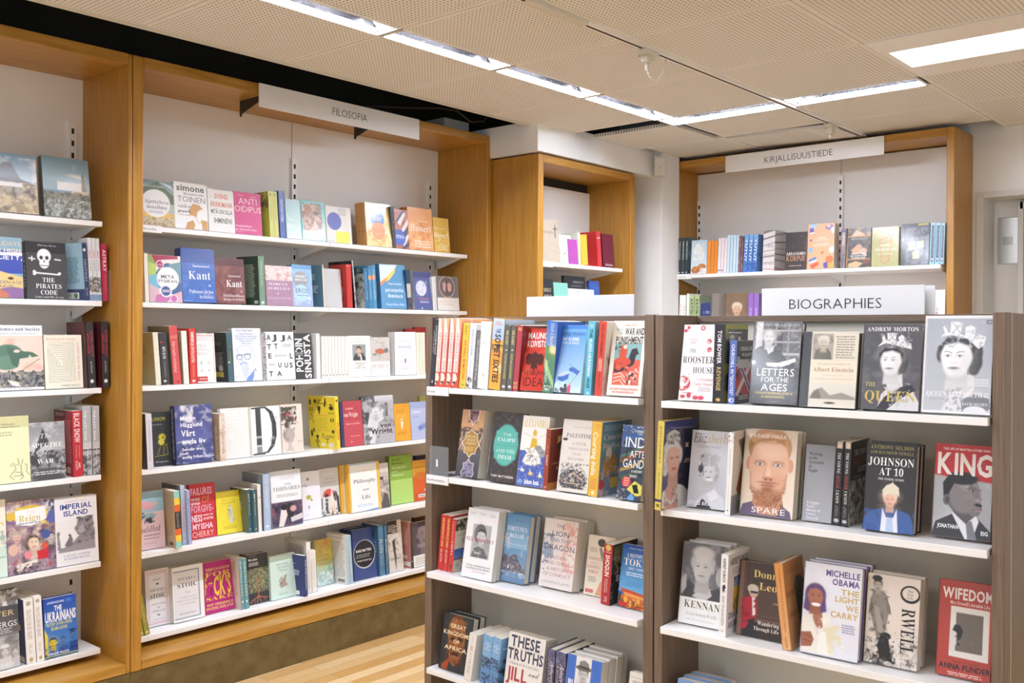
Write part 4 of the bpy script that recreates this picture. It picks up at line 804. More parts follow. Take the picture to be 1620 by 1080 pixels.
# ================================================================ BOOKS: philosophy bookcase
shelf_rows(lshelf(0, 'books on the top shelf under the FILOSOFIA sign'), '''
F 226 277.5 283.5 | landscape photo paperback with white round title patch, next to the left oak panel | #b9c2b8;g 0 0 1 .3 #7e96a0 #a4b8ba;p 0 .18 .5 .02 .8 .2 1 .3 1 .5 0 .45 #6f7f6c .04;p .55 .02 .9 .08 1 .2 .9 .14 #e8eef2 .03;g 0 .7 1 1 #d8cfae #c8b898;n 0 .72 1 1 #a48c68 .06 .5 3;e .45 .75 .5 .08 #e8bc5c .05;e .43 .5 .44 .4 #f1f2f2 .01;t .06 .7 .11 .15 #dfe6e6 JULIAN BAGGINI;t .08 .82 .42 .62 #6d7880.s Ajatteleva/maailma;x .2 .7 .66 .72 2 #b0b8ba | s:#c9c4b8
F 277.5 330 287.5 t=.03 | white paperback with grey title words and tan silhouette of a woman | #f4f4f3;p .44 .72 .44 .58 .56 .44 .76 .46 .86 .56 .76 .56 .7 .62 .72 .74 .62 .72 .5 .7 #cfa06a .005;p .3 1 .36 .86 .55 .8 .6 .9 .56 1 #cfa06a .005;p .78 .78 .98 .8 .99 1 .82 1 #cfa06a .005;p .68 .62 .86 .56 .88 .7 .9 .74 .78 .78 .66 .72 #f6f5f3 .005;l .6 .72 .72 .86 .9 .8 .015 #cfa06a;t .08 .92 .05 .18 #77797b.h simone;t .28 .92 .21 .27 #9b9d9f.S Beauvoir;t .1 .94 .3 .42 #85888a TOINEN;t .1 .5 .47 .55 #8e9193.s suku;t .1 .48 .59 .65 #6a6c6f.h puoli;x .14 .48 .69 .72 1 #aaa | s:#d5d4d2
F 331 372.5 299 | off-white paperback with red and grey hand-drawn capitals, before the pink book | #f0efec;l 0 .17 1 .17 .008 #d8d0b8;l 0 .36 1 .36 .008 #d8d0b8;l 0 .62 1 .62 .008 #d8d0b8;t .26 .78 .1 .21 #df8a80.b SVEND;t .1 .92 .29 .41 #df8a80.b BRINKMANN;t .1 .92 .47 .57 #6f7375.b MITÄ ON OLLA;t .2 .9 .67 .79 #6f7375.b IHMINEN? | s:#e2e0dc
F 373 415.3 303 | magenta-pink paperback with thin white title | #d6578e;t .14 .36 .06 .09 #f0c4d8 GILLES;t .6 .84 .08 .11 #f0c4d8 FELIX;t .16 .84 .14 .29 #f8e8ef.l ANTI;t .0 .99 .33 .47 #f8e8ef.l OIDIPUS;t .02 .6 .78 .83 #f4cfe0.b kapitalismi;t .02 .78 .86 .91 #f4cfe0.b ja skitsofrenia;x .02 .3 .94 .96 1 #f0b8d0 | s:#c24a80
S 427.5 435 302.5 k=-4 | left of two lime green spines beside the blue spine | #d2d67c | s:#dde08f;r .3 .04 .7 .1 #a8ae5a;d .12 .6 .3 .7 #b8be60 FILOSOFIA | b:#c3c44e;n 0 0 1 .35 #6d6640 .1 .55 2;n 0 .3 1 .5 #8e8a48 .1 .45 3
S 435 441.7 303 k=-4 | right of two lime green spines, touching the blue spine | #d2d67c | s:#dde08f;r .3 .04 .7 .1 #a8ae5a;d .12 .6 .3 .7 #b8be60 FILOSOFIA
S 443.3 453.3 301.7 k=-4 hb | cornflower blue hardback spine with white lettering | #6a7fc0 | s:#6b80c2;d .18 .66 .3 .7 #cfd8f0.b VASTUUN VOIMA;d .9 .94 .3 .7 #cfd8f0 -
F 454 478 315 | pale teal paperback with faint white words, behind the sculpted head cover | #bfe0e0;g 0 0 1 1 #b9dce4 #c3e2d4;t .1 .6 .46 .56 #e4f2f0.s Tiito;t .05 .5 .6 .7 #e8f5f2.S ja;l 0 .3 1 .3 .01 #a9d0d4;l 0 .58 1 .58 .01 #a9d0d4
F 479 516.3 317 | teal paperback with marbled sculpted head in profile | #7cc6ca;p .02 .3 .1 .1 .4 .04 .7 .12 .85 .3 .88 .48 .98 .56 .9 .62 .86 .7 .6 .72 .5 .8 .1 .78 .04 .5 #c2a48c .015;n .02 .05 .9 .74 #8d6a58 .09 .5 4;n .05 .1 .8 .7 #e2ccb8 .08 .4 6;e .62 .3 .13 .08 #6a5046 .03;e .3 .22 .16 .14 #a47c66 .05;e .78 .6 .08 .12 #5d4a42 .03;t .03 .97 .76 .84 #f2f6f5.S ihmisyyden;t .1 .88 .88 .95 #f2f6f5.S ytimessä
F 517.5 557.5 325.5 mt | white paperback with blue disc and yellow square | #eceae6;e .33 .41 .28 .28 #7a82c8;p .38 .68 .92 .68 .92 1 .36 1 #f0e86a .005;x .5 .85 .04 .24 5 #b8b8b4;x .05 .3 .94 .98 1 #ccc
F 581 620.8 320 t=.026 n=3 | yellow and orange swirl paperback with blue and orange discs | #ecd48a;n 0 0 1 1 #f2e6b4 .18 .5 3;n 0 0 1 .3 #d0c04c .2 .4 5;l .05 .1 .5 .3 .3 .7 .6 1 .03 #f4e8b8;l .3 0 .55 .25 .9 .5 1 .8 .03 #d8b860;n 0 .6 1 1 #d8a050 .12 .4 8;e .46 .36 .27 .27 #5f86bc;e .48 .64 .27 .27 #ea9a62;t .28 .64 .31 .4 #dfe6ee.b THOMAS/HOBBES;t .26 .72 .6 .64 #d87848.b Leviathan;x .36 .6 .7 .73 1 #f4d0b0;e .78 .66 .05 .05 #f4ead0 | s:#e0a862;n 0 0 1 1 #c88a48 .3 .4 2
S 621.7 626.5 326.7 k=-4 | thin dark patterned spine between the swirl book and the zebra cover | #45474f | s:#4c4e58;n 0 0 1 1 #a9a49c .3 .35 2
F 627 656 331 | reddish paperback with zebra stripes and blue title disc | #b8705c;n 0 0 1 .5 #8d4a3e .15 .45 2;p .1 .3 .6 .02 .8 .02 .3 .4 #2f3a5c .01;p .2 .34 .7 .06 .85 .1 .4 .42 #e8e4e0 .01;p .5 .5 1 .2 1 .35 .6 .62 #e8e4e0 .01;p .55 .6 1 .4 1 .5 .7 .75 #3a4468 .01;p .5 .8 1 .6 1 .7 .6 .95 #e8e4e0 .01;p .4 1 1 .8 1 .9 .7 1 #3a4468 .01;e .3 .72 .45 .45 #4f6ac4;t .02 .65 .66 .74 #e0e6f6.b STETIIKKA
F 648.3 687 327.5 t=.028 n=2 | orange marbled paperback with white title, left of its yellow twin | #e8a468;n 0 0 1 1 #f0bc84 .25 .5 3;n 0 .3 1 1 #dc8848 .2 .4 6;t .45 .82 .29 .33 #f8e8d4.s Edmund;t .08 .9 .4 .56 #fff6ea.s Husserl;x .2 .9 .76 .95 3 #f8e4cc | s:#d98a4c
F 688 712.5 344 | yellow marbled paperback with white title, last on its shelf | #e4bc58;n 0 0 1 1 #efd07c .25 .5 3;n 0 .4 1 1 #d8a43c .2 .4 6;t .3 .85 .28 .33 #f8ecc8.s Edmund;t .02 .93 .42 .58 #fff8dc.s Husserl;x .2 .9 .78 .95 3 #f4e4b4 | s:#d0a848
''')
shelf_rows(lshelf(1, 'books on the second shelf under the FILOSOFIA sign'), '''
S 230 236.5 400 k=-3 mt | thin cream spine at the left end, beside the multicoloured book | #e8e4d6 | s:#ece8da
F 237.5 288.8 403 t=.02 | multicoloured swirl paperback with white title disc | #e8e4de;p 0 0 .2 0 .3 .2 .1 .35 0 .2 #8fa85a .01;p 0 .15 .2 .2 .3 .45 0 .5 #b8cc6c .01;p .1 0 .9 0 .95 .1 .5 .2 .3 .3 .2 .15 #a83c5c .01;p .4 .1 1 .06 1 .3 .7 .2 .5 .25 #e6e2e0 .01;p .2 .4 .4 .2 .6 .16 1 .25 1 .9 .6 .8 .3 .7 #4f6a98 .01;p .6 .2 1 .12 1 .6 .8 .5 #6f98a4 .01;p 0 .45 .25 .4 .3 .7 0 .8 #7cb8d0 .01;p 0 .62 .3 .72 .25 1 0 1 #d8b8c0 .01;p .2 .85 .5 .78 .7 .9 .5 1 .15 1 #c878b0 .01;p .65 .85 1 .75 1 1 .6 1 #dcb0b8 .01;e .58 .5 .34 .34 #f2f2f0 .005;e .35 .2 .12 .12 #f2f2f0;e .35 .2 .1 .1 #b0406a;e .5 .76 .18 .18 #f2f2f0;e .5 .76 .14 .14 #4a5f98;e .74 .92 .12 .12 #f2f2f0;e .74 .92 .1 .1 #c878b0;t .36 .78 .42 .49 #5f6a74.b META;t .28 .86 .52 .58 #5f6a74.b FYSIIKAN;t .26 .44 .19 .22 #eee LAADUT;x .38 .62 .73 .79 2 #eee | s:#d8d4c8
F 289 342.5 393 hb t=.045 | large blue hardback with white title, tallest on its shelf | #4a6fb8;n 0 .28 1 1 #5a80c8 .3 .5 2;r 0 0 1 .27 #40599c;t .34 .84 .3 .345 #e8eef6.s Immanuel;t .2 .86 .42 .57 #f6f8fa.s Kant;r .79 .66 .86 .7 #a8c0e0;t .2 .92 .76 .92 #e8eef6.s> Puhtaan järjen/kritiikki;r .04 .96 .3 .97 #9db4d8 | s:#33508a
F 342.5 389 408.7 hb t=.04 | brown hardback with white title, right of the large blue one | #7a4a48;n 0 .15 1 1 #8d5a54 .2 .5 2;n 0 .2 1 1 #6a3c40 .2 .4 5;r 0 0 1 .17 #5e3436;t .44 .86 .36 .41 #e8dcd8.s Immanuel;t .36 .9 .48 .63 #f6f2ee.s Kant;r .84 .7 .91 .75 #b09088;t .24 .95 .79 .93 #e8dcd8.s> Käytännöllisen/järjen kritiikki | s:#5e3436
S 410 421.3 405 k=-4 hb w=.145 y=6 | dark green hardback with pale green spine, back cover turned to the room | #40564a | s:#7d9a84;d .1 .6 .35 .6 #c4d6c4 IMMANUEL KANT;r .3 .92 .7 .97 #d8e4d8 | b:#34463c;x .15 .85 .16 .84 22 #a8b4a4;r .76 .9 .93 .96 #ccd4cc
F 422 464.7 420 | mauve paperback with pale marbled band and white capitals | #a8849c;r 0 0 1 .37 #ead4d0;n 0 0 1 .37 #c49a98 .06 .45 3;t .1 .8 .43 .49 #f0e4ec.s MARCUS;t .06 .88 .54 .6 #f0e4ec.s AURELIUS;t .06 .9 .79 .84 #d8c0d0.s ITSELLENI;x .2 .8 .9 .91 1 #d8c0d0;e .44 .7 .03 .03 #d8c0d0 | s:#8d6a84
F 464.7 495.8 419 t=.022 n=2 | pale blue paperback with grey title disc and feathery drawing | #a9c8e6;g 0 0 1 1 #8fc0e0 #a4b0e4;r 0 0 1 .1 #5f98c8;l .6 .06 .8 .3 1 .5 .02 #6f98c0;l .85 .1 .8 .4 .9 .9 .02 #7fa0cc;n 0 .5 1 1 #c8dcf0 .2 .4 4;e .42 .36 .36 .36 #9a9c9e;t .14 .74 .25 .39 #dfe2e4.b HERBERT/MARCUSE;e .42 .68 .36 .36 #b4d4ec;t .12 .8 .57 .68 #5a6a80 EROS;x .15 .8 .72 .76 1 #7f98b4 | s:#5f98c8
S 511.7 514.5 419 k=-4 y=14 w=.14 mt | steel blue book back with cream page edge, left of the plain grey cover | #4d6f84 | s:#e6dcc0 | b:#4f7288;x .1 .7 .2 .36 5 #b8c8d0;x .1 .8 .48 .66 6 #b8c8d0;r .15 .78 .5 .87 #dfe4e6
F 514.5 542 425 mt t=.018 | plain light grey cover between the steel blue book and the red spine | #c2c3c2
S 561.7 565 412.5 k=-6 w=.18 hb | thin tall black book with white edge behind the red spine | #26262a | s:#c8c8cc;n 0 0 1 1 #444 .4 .4 3 | b:#25262a
S 549 558.7 418 k=-3 hb w=.12 d=.0 | bright red spine-out hardback with black book behind it | #c23a36 | s:#c83e3a;r .1 .03 .9 .05 #e08880 | b:#b93632;x .25 .8 .34 .44 3 #e0a8a0;x .25 .85 .52 .74 7 #e0a8a0;r .2 .88 .7 .99 #d8d4d0
S 578.3 585 424 k=-4 w=.15 | first blue spine of a set, its white back cover printed with dark foliage | #4f90b8 | s:#3f7aa0;d .1 .8 .3 .7 #8fc0dc PARANNELTU IHMINEN | b:#d4d6d0;n 0 .0 1 .14 #2f5a70 .3 .8 1;n 0 .1 1 1 #3f564e .12 .5 2;n 0 .6 1 1 #e6e6e0 .12 .5 5
S 585 591 420.5 k=-4 | second blue spine of a set, left of the matching blue front cover | #4f90b8 | s:#4a88b2;d .1 .8 .3 .7 #9fcce4 PARANNELTU IHMINEN;e .5 .28 .6 .5 #e09a6a
S 591 597 419.5 k=-4 | third blue spine of a set, touching the matching blue front cover | #4f90b8 | s:#5796be;d .1 .8 .3 .7 #a9d4e8 PARANNELTU IHMINEN;e .5 .28 .6 .5 #e09a6a
F 604 644 418 t=.03 | blue paperback facing out with orange and yellow swoosh and white title | #5f9ac4;p 0 .02 .7 0 .55 .14 .3 .3 0 .4 #d8e4ec .02;p .02 .4 .3 .26 .55 .12 .66 .02 .58 .2 .35 .36 .05 .44 #ecd478 .02;p 0 .42 .2 .34 .34 .3 .2 .4 0 .5 #d88a5c .03;t .3 .85 .41 .46 #e4f0f6.s Tulevaisuuden;t .18 .9 .53 .62 #eff6fa.s parannettu;t .26 .86 .66 .75 #eff6fa.s ihminen;t .18 .92 .88 .93 #e4f0f6.s Maija-Riitta Ollila | s:#4580a8
S 645.5 652 427 k=-4 | thin dark blue and white spine right of the blue swoosh cover | #39506c | s:#2f4a68;r 0 .35 1 .7 #c8c4bc;n 0 .7 1 1 #7a5a50 .4 .5 3
F 656.5 685 430 t=.03 | navy paperback with pale fingerprint | #5a6496;r 0 0 1 .16 #474f7e;e .42 .44 .29 .31 #d8dce8 .01;n .15 .25 .75 .65 #a8b0cc .06 .4 3;t .25 .8 .69 .73 #d88a7c.b Tietoisuudesta;x .3 .85 .77 .83 2 #c8cce0;e .4 .97 .03 .03 #eee | s:#d8d8d4
S 685.5 688.5 438 k=-3 | thin white spine between the fingerprint and medallion books, left one | #e6e6e2 | s:#e4e4e0
S 688.5 692 437 k=-3 | thin white spine between the fingerprint and medallion books, right one | #e6e6e2 | s:#dadad6
F 693 727 437 | grey and white paperback with round pink medallion figure, last on its shelf | #e6e4de;r 0 0 1 .63 #74777b;e .48 .31 .36 .36 #cfa8a0;e .48 .31 .33 .33 #6a6468;p .3 .4 .3 .2 .4 .15 .44 .24 .4 .46 #d0a498 .01;p .52 .44 .5 .22 .62 .16 .7 .26 .66 .44 #d0a498 .01;l .47 .12 .47 .48 .03 #3f3c40;t .12 .85 .73 .77 #d8b8b0.s YSTÄVYYDESTÄ;x .2 .8 .81 .84 1 #c8c4bc | s:#8d8f92
''')
shelf_rows(lshelf(2, 'books on the third shelf under the FILOSOFIA sign'), '''
S 247 255.5 526 k=-6 mt w=.15 | cream spine with olive back cover at the left end | #c8c496 | s:#e8e6d2;n 0 .3 1 1 #d8d8c0 .2 .4 4 | b:#c4c090;x .05 .6 .22 .42 8 #9a986a
S 256.6 269.7 527 k=-6.5 | charcoal spine with white capitals, left of the rose-red spine | #3a3b3d | s:#434447;r .1 .17 .5 .19 #c84a4a;d .27 .5 .35 .7 #e6e6e6.b MITÄ SE ON;d .54 .85 .4 .62 #9a9c9e.s FILOSOFIA;e .4 .93 .18 .12 #ddd
S 274.7 287.4 516 k=-8 w=.175 | rose-red spine with white script, tallest at the left of its shelf | #c8a890 | s:#d4595c;r .05 .17 .95 .175 #f0c8c0;r .05 .2 .95 .205 #f0c8c0;d .26 .8 .25 .6 #f8e4e0.i Näen kaikki merkitykset;e .6 .96 .15 .12 #8a3a3c | b:#8d8264
S 291 299.8 524 k=-5 mt | cream spine between the rose-red and scarlet spines | #e8e2d2 | s:#edebe2;d .2 .8 .35 .6 #d8d4c4 TALOUS | b:#b9a888
S 300.6 313 520 k=-3 hb | scarlet spine with heavy white lettering | #c8403a | s:#d8463e;d .06 .62 .3 .66 #f6e2de.h IHMINEN JA EVOLUUTIO;d .66 .88 .4 .6 #f0b0a8 PETTER PORTIN;e .5 .95 .2 .15 #f6d8d4
F 313 342.4 528 mt | white framed paperback with small leaf drawings and red corner label | #e9dedb;r .03 .03 .97 .06 #cdb6ae;r .9 .03 .95 .97 #cdb6ae;r 0 .06 .9 .95 #eceae8;r 0 .06 .9 .16 #dcd8d4;t .02 .62 .22 .44 #b0aca8.s OLO/TÖUS/SIELU;e .25 .6 .06 .1 #b8b4b0 .05;e .65 .6 .06 .1 #ccc8c4 .05;e .25 .75 .08 .08 #c8c4be .05;e .65 .75 .08 .08 #ccc8c4 .05;r 0 .87 .55 .97 #b8403e;x .08 .5 .9 .94 1 #e8b8b4 | s:#cdb6ae
S 362 370.5 526 k=-5 w=.15 | dark teal spine with black back cover and yellow label, before the bearded drawing | #33444a | s:#4a6a72;r .3 .34 .8 .62 #3c4a48;d .36 .6 .42 .66 #a8b070 SIMMEL;e .3 .6 .3 .12 #b8c8cc | b:#34393c;t .15 .7 .2 .26 #a8a858 SEXUS/LOVE;x .1 .8 .4 .7 12 #9a9c98;e .62 .72 .12 .1 #d0ccc8;r .15 .8 .75 .9 #d8d050
F 371 416 520 t=.03 | white paperback with blue drawing of a bearded bald man in spectacles | #f0f1f5;p .12 .5 .16 .38 .32 .33 .5 .33 .66 .38 .74 .52 .7 .64 .62 .74 .5 .86 .4 .95 .3 .84 .24 .72 .12 .66 #e6eaf4 .008;l .1 .62 .12 .44 .24 .34 .5 .32 .68 .4 .76 .54 .7 .68 .62 .78 .012 #7f98cc;l .14 .38 .2 .5 .012 #7f98cc;e .22 .55 .1 .09 #5a6a98;e .22 .55 .08 .07 #eef0f6;e .5 .54 .12 .1 #5a6a98;e .5 .54 .095 .08 #eef0f6;l .12 .52 .62 .49 .02 #4a5a88;l .3 .5 .26 .6 .34 .61 .012 #6f84bc;p .2 .66 .34 .63 .52 .66 .46 .7 .34 .67 .24 .72 #aebcdc .01;p .28 .7 .5 .68 .56 .78 .46 .92 .38 .97 .3 .84 #d4dcec .02;l .3 .72 .34 .9 .01 #8fa4d0;l .4 .7 .42 .92 .01 #8fa4d0;l .5 .7 .48 .86 .01 #8fa4d0;p .45 .94 .6 .86 .76 .76 .82 .84 .7 .94 .62 1 .4 1 #6f8fd0 .02;p .72 .8 1 .86 1 1 .66 1 #dfe4f0 .02;l .02 1 .2 .85 .012 #8fa4d0;t .16 .72 .02 .06 #4a5a8c.S Esa Saarinen;t .1 .86 .09 .3 #5a72b4.S Länsimaisen/filosofian historia/huipulta huipulle/Sokrateesta/Marxiin | s:#c8c4c0
S 417.4 419.6 527 k=-2 mt | thin black and white speckled spine left of the scattered letters cover | #555 | s:#cfcfcf;n 0 0 1 1 #2f2f33 .3 .5 2
S 419.8 422.3 527 k=-2 mt | second thin speckled spine touching the scattered letters cover | #555 | s:#d8d8d8;n 0 0 1 1 #2f2f33 .3 .5 6
F 422.8 468 525.6 | white paperback with bold black capitals scattered over it | #f3f3f2;t .06 .2 .06 .17 #4b4b4d.h A;t .28 .4 .06 .17 #4b4b4d.h J;t .58 .7 .07 .17 #4b4b4d.h J;t .78 .94 .07 .17 #4b4b4d.h A;t .06 .2 .26 .36 #4b4b4d.h T;t .3 .43 .25 .35 #4b4b4d.h T;x .6 .95 .25 .32 2 #999;t .07 .2 .45 .55 #4b4b4d.h E;x .3 .75 .47 .52 2 #999;t .82 .94 .45 .56 #4b4b4d.h L;x .08 .32 .66 .7 2 #999;t .4 .52 .64 .74 #4b4b4d.h U;t .62 .75 .65 .75 #4b4b4d.h U;t .8 .92 .65 .75 #4b4b4d.h S;t .08 .21 .82 .92 #4b4b4d.h T;t .36 .52 .82 .92 #4b4b4d.h A
F 468.5 496 527.8 | black paperback with huge white sideways capitals | #3f4143;U .12 .85 .06 .45 #f2f2f2.h POHDIN;U .02 .99 .55 .9 #f4f4f4.h SINUSTA;r .05 .36 .5 .38 #3f4143;r .05 .41 .5 .43 #3f4143;r .05 .46 .5 .48 #3f4143
S 501.5 507.5 527.5 k=-2 | white spine with line-printed back beside the black capitals cover | #eeeeec | s:#f2f2f1 | b:#e6e6e4;x .1 .9 .2 .9 14 #c8c8c6
S 509.4 514.5 532 k=-1 mt | first of eight matching thin cream spines left of the small portrait cover | #ecebe0 | s:#f0efe4;r .3 .915 .7 .935 #555
S 514.6 519.8 532 k=-1 mt | second of eight matching thin cream spines left of the small portrait cover | #ecebe0 | s:#eeede2;r .3 .915 .7 .935 #555
S 519.9 525 532 k=-1 mt | third of eight matching thin cream spines left of the small portrait cover | #ecebe0 | s:#f0efe4;r .3 .915 .7 .935 #555
S 525.1 530.3 532 k=-1 mt | fourth of eight matching thin cream spines left of the small portrait cover | #ecebe0 | s:#eeede2;r .3 .915 .7 .935 #555
S 530.4 535.5 532 k=-1 mt | fifth of eight matching thin cream spines left of the small portrait cover | #ecebe0 | s:#f0efe4;r .3 .915 .7 .935 #555
S 535.6 540.7 532 k=-1 mt | sixth of eight matching thin cream spines left of the small portrait cover | #ecebe0 | s:#eeede2;r .3 .915 .7 .935 #555
S 540.8 545.9 532 k=-1 mt | seventh of eight matching thin cream spines left of the small portrait cover | #ecebe0 | s:#f0efe4;r .3 .915 .7 .935 #555
S 546 551 532 k=-1 mt | last of eight matching thin cream spines, touching the small portrait cover | #ecebe0 | s:#eeede2;r .3 .915 .7 .935 #555
F 551.4 587.4 531.6 mt l=3 | cream paperback with small square portrait of a man in dark coat | #f0efe6;r .2 .21 .78 .6 #8d9ca0;p .22 .6 .3 .45 .44 .4 .66 .42 .76 .54 .78 .6 #3a4448 .01;F .48 .36 .1 -.2 #d8b8a0 #3a322e #a87068 4;p .52 .44 .58 .46 .62 .6 .56 .6 #e8e6e0 .01;t .3 .62 .06 .09 #b8b8a8.s John;t .14 .74 .12 .16 #b8b8a8.s Schopenhauer;t .28 .78 .65 .8 #7d7f80.s IHMISEN/ARJEN/LOPUSSA;x .2 .8 .85 .87 1 #ccc
F 588 617.5 534 mt l=3 | white paperback with grey fresco picture of a reclining red figure | #f0eeea;r 0 0 1 .62 #ccc8c2;n 0 0 1 .62 #b4aca4 .1 .4 3;p .2 .34 .5 .28 .7 .32 .76 .4 .5 .44 .26 .4 #c07058 .02;e .82 .34 .12 .1 #777a7c .03;e .2 .44 .12 .05 #8d8a84 .03;t .02 .9 .69 .79 #c4a8a0.s SENECA;x .05 .9 .82 .84 1 #ccc
F 625 659 525.5 hb mt t=.05 l=2 | thick white boxed book with pale lavender panel | #f1f1f2;r .14 .1 .86 .9 #e4e5ec;x .25 .75 .2 .22 1 #c4c6d0;x .15 .8 .32 .38 2 #b8bac8;r .46 .62 .51 .72 #555a62;x .3 .6 .84 .86 1 #ccc | s:#e9e9ea
S 659.5 664 526 k=-1 mt | first thin cream spine right of the lavender panel book | #ecebe0 | s:#eeedd8
S 664.2 668.3 526 k=-1 mt | second thin cream spine right of the lavender panel book | #ecebe0 | s:#eae9d4
S 668.5 673 526 k=-1 mt | third thin cream spine, half hidden by the walnut stand | #ecebe0 | s:#eeedd8
F 641 649 520 d=.15 l=0 w=.09 mt | left red book standing in the back row behind the lavender panel book | #c04a50 | s:#b04048
F 656 668 517.5 d=.17 l=0 w=.11 mt | right red book in the back row, above the cream spines | #c84c50 | s:#b04048
''')
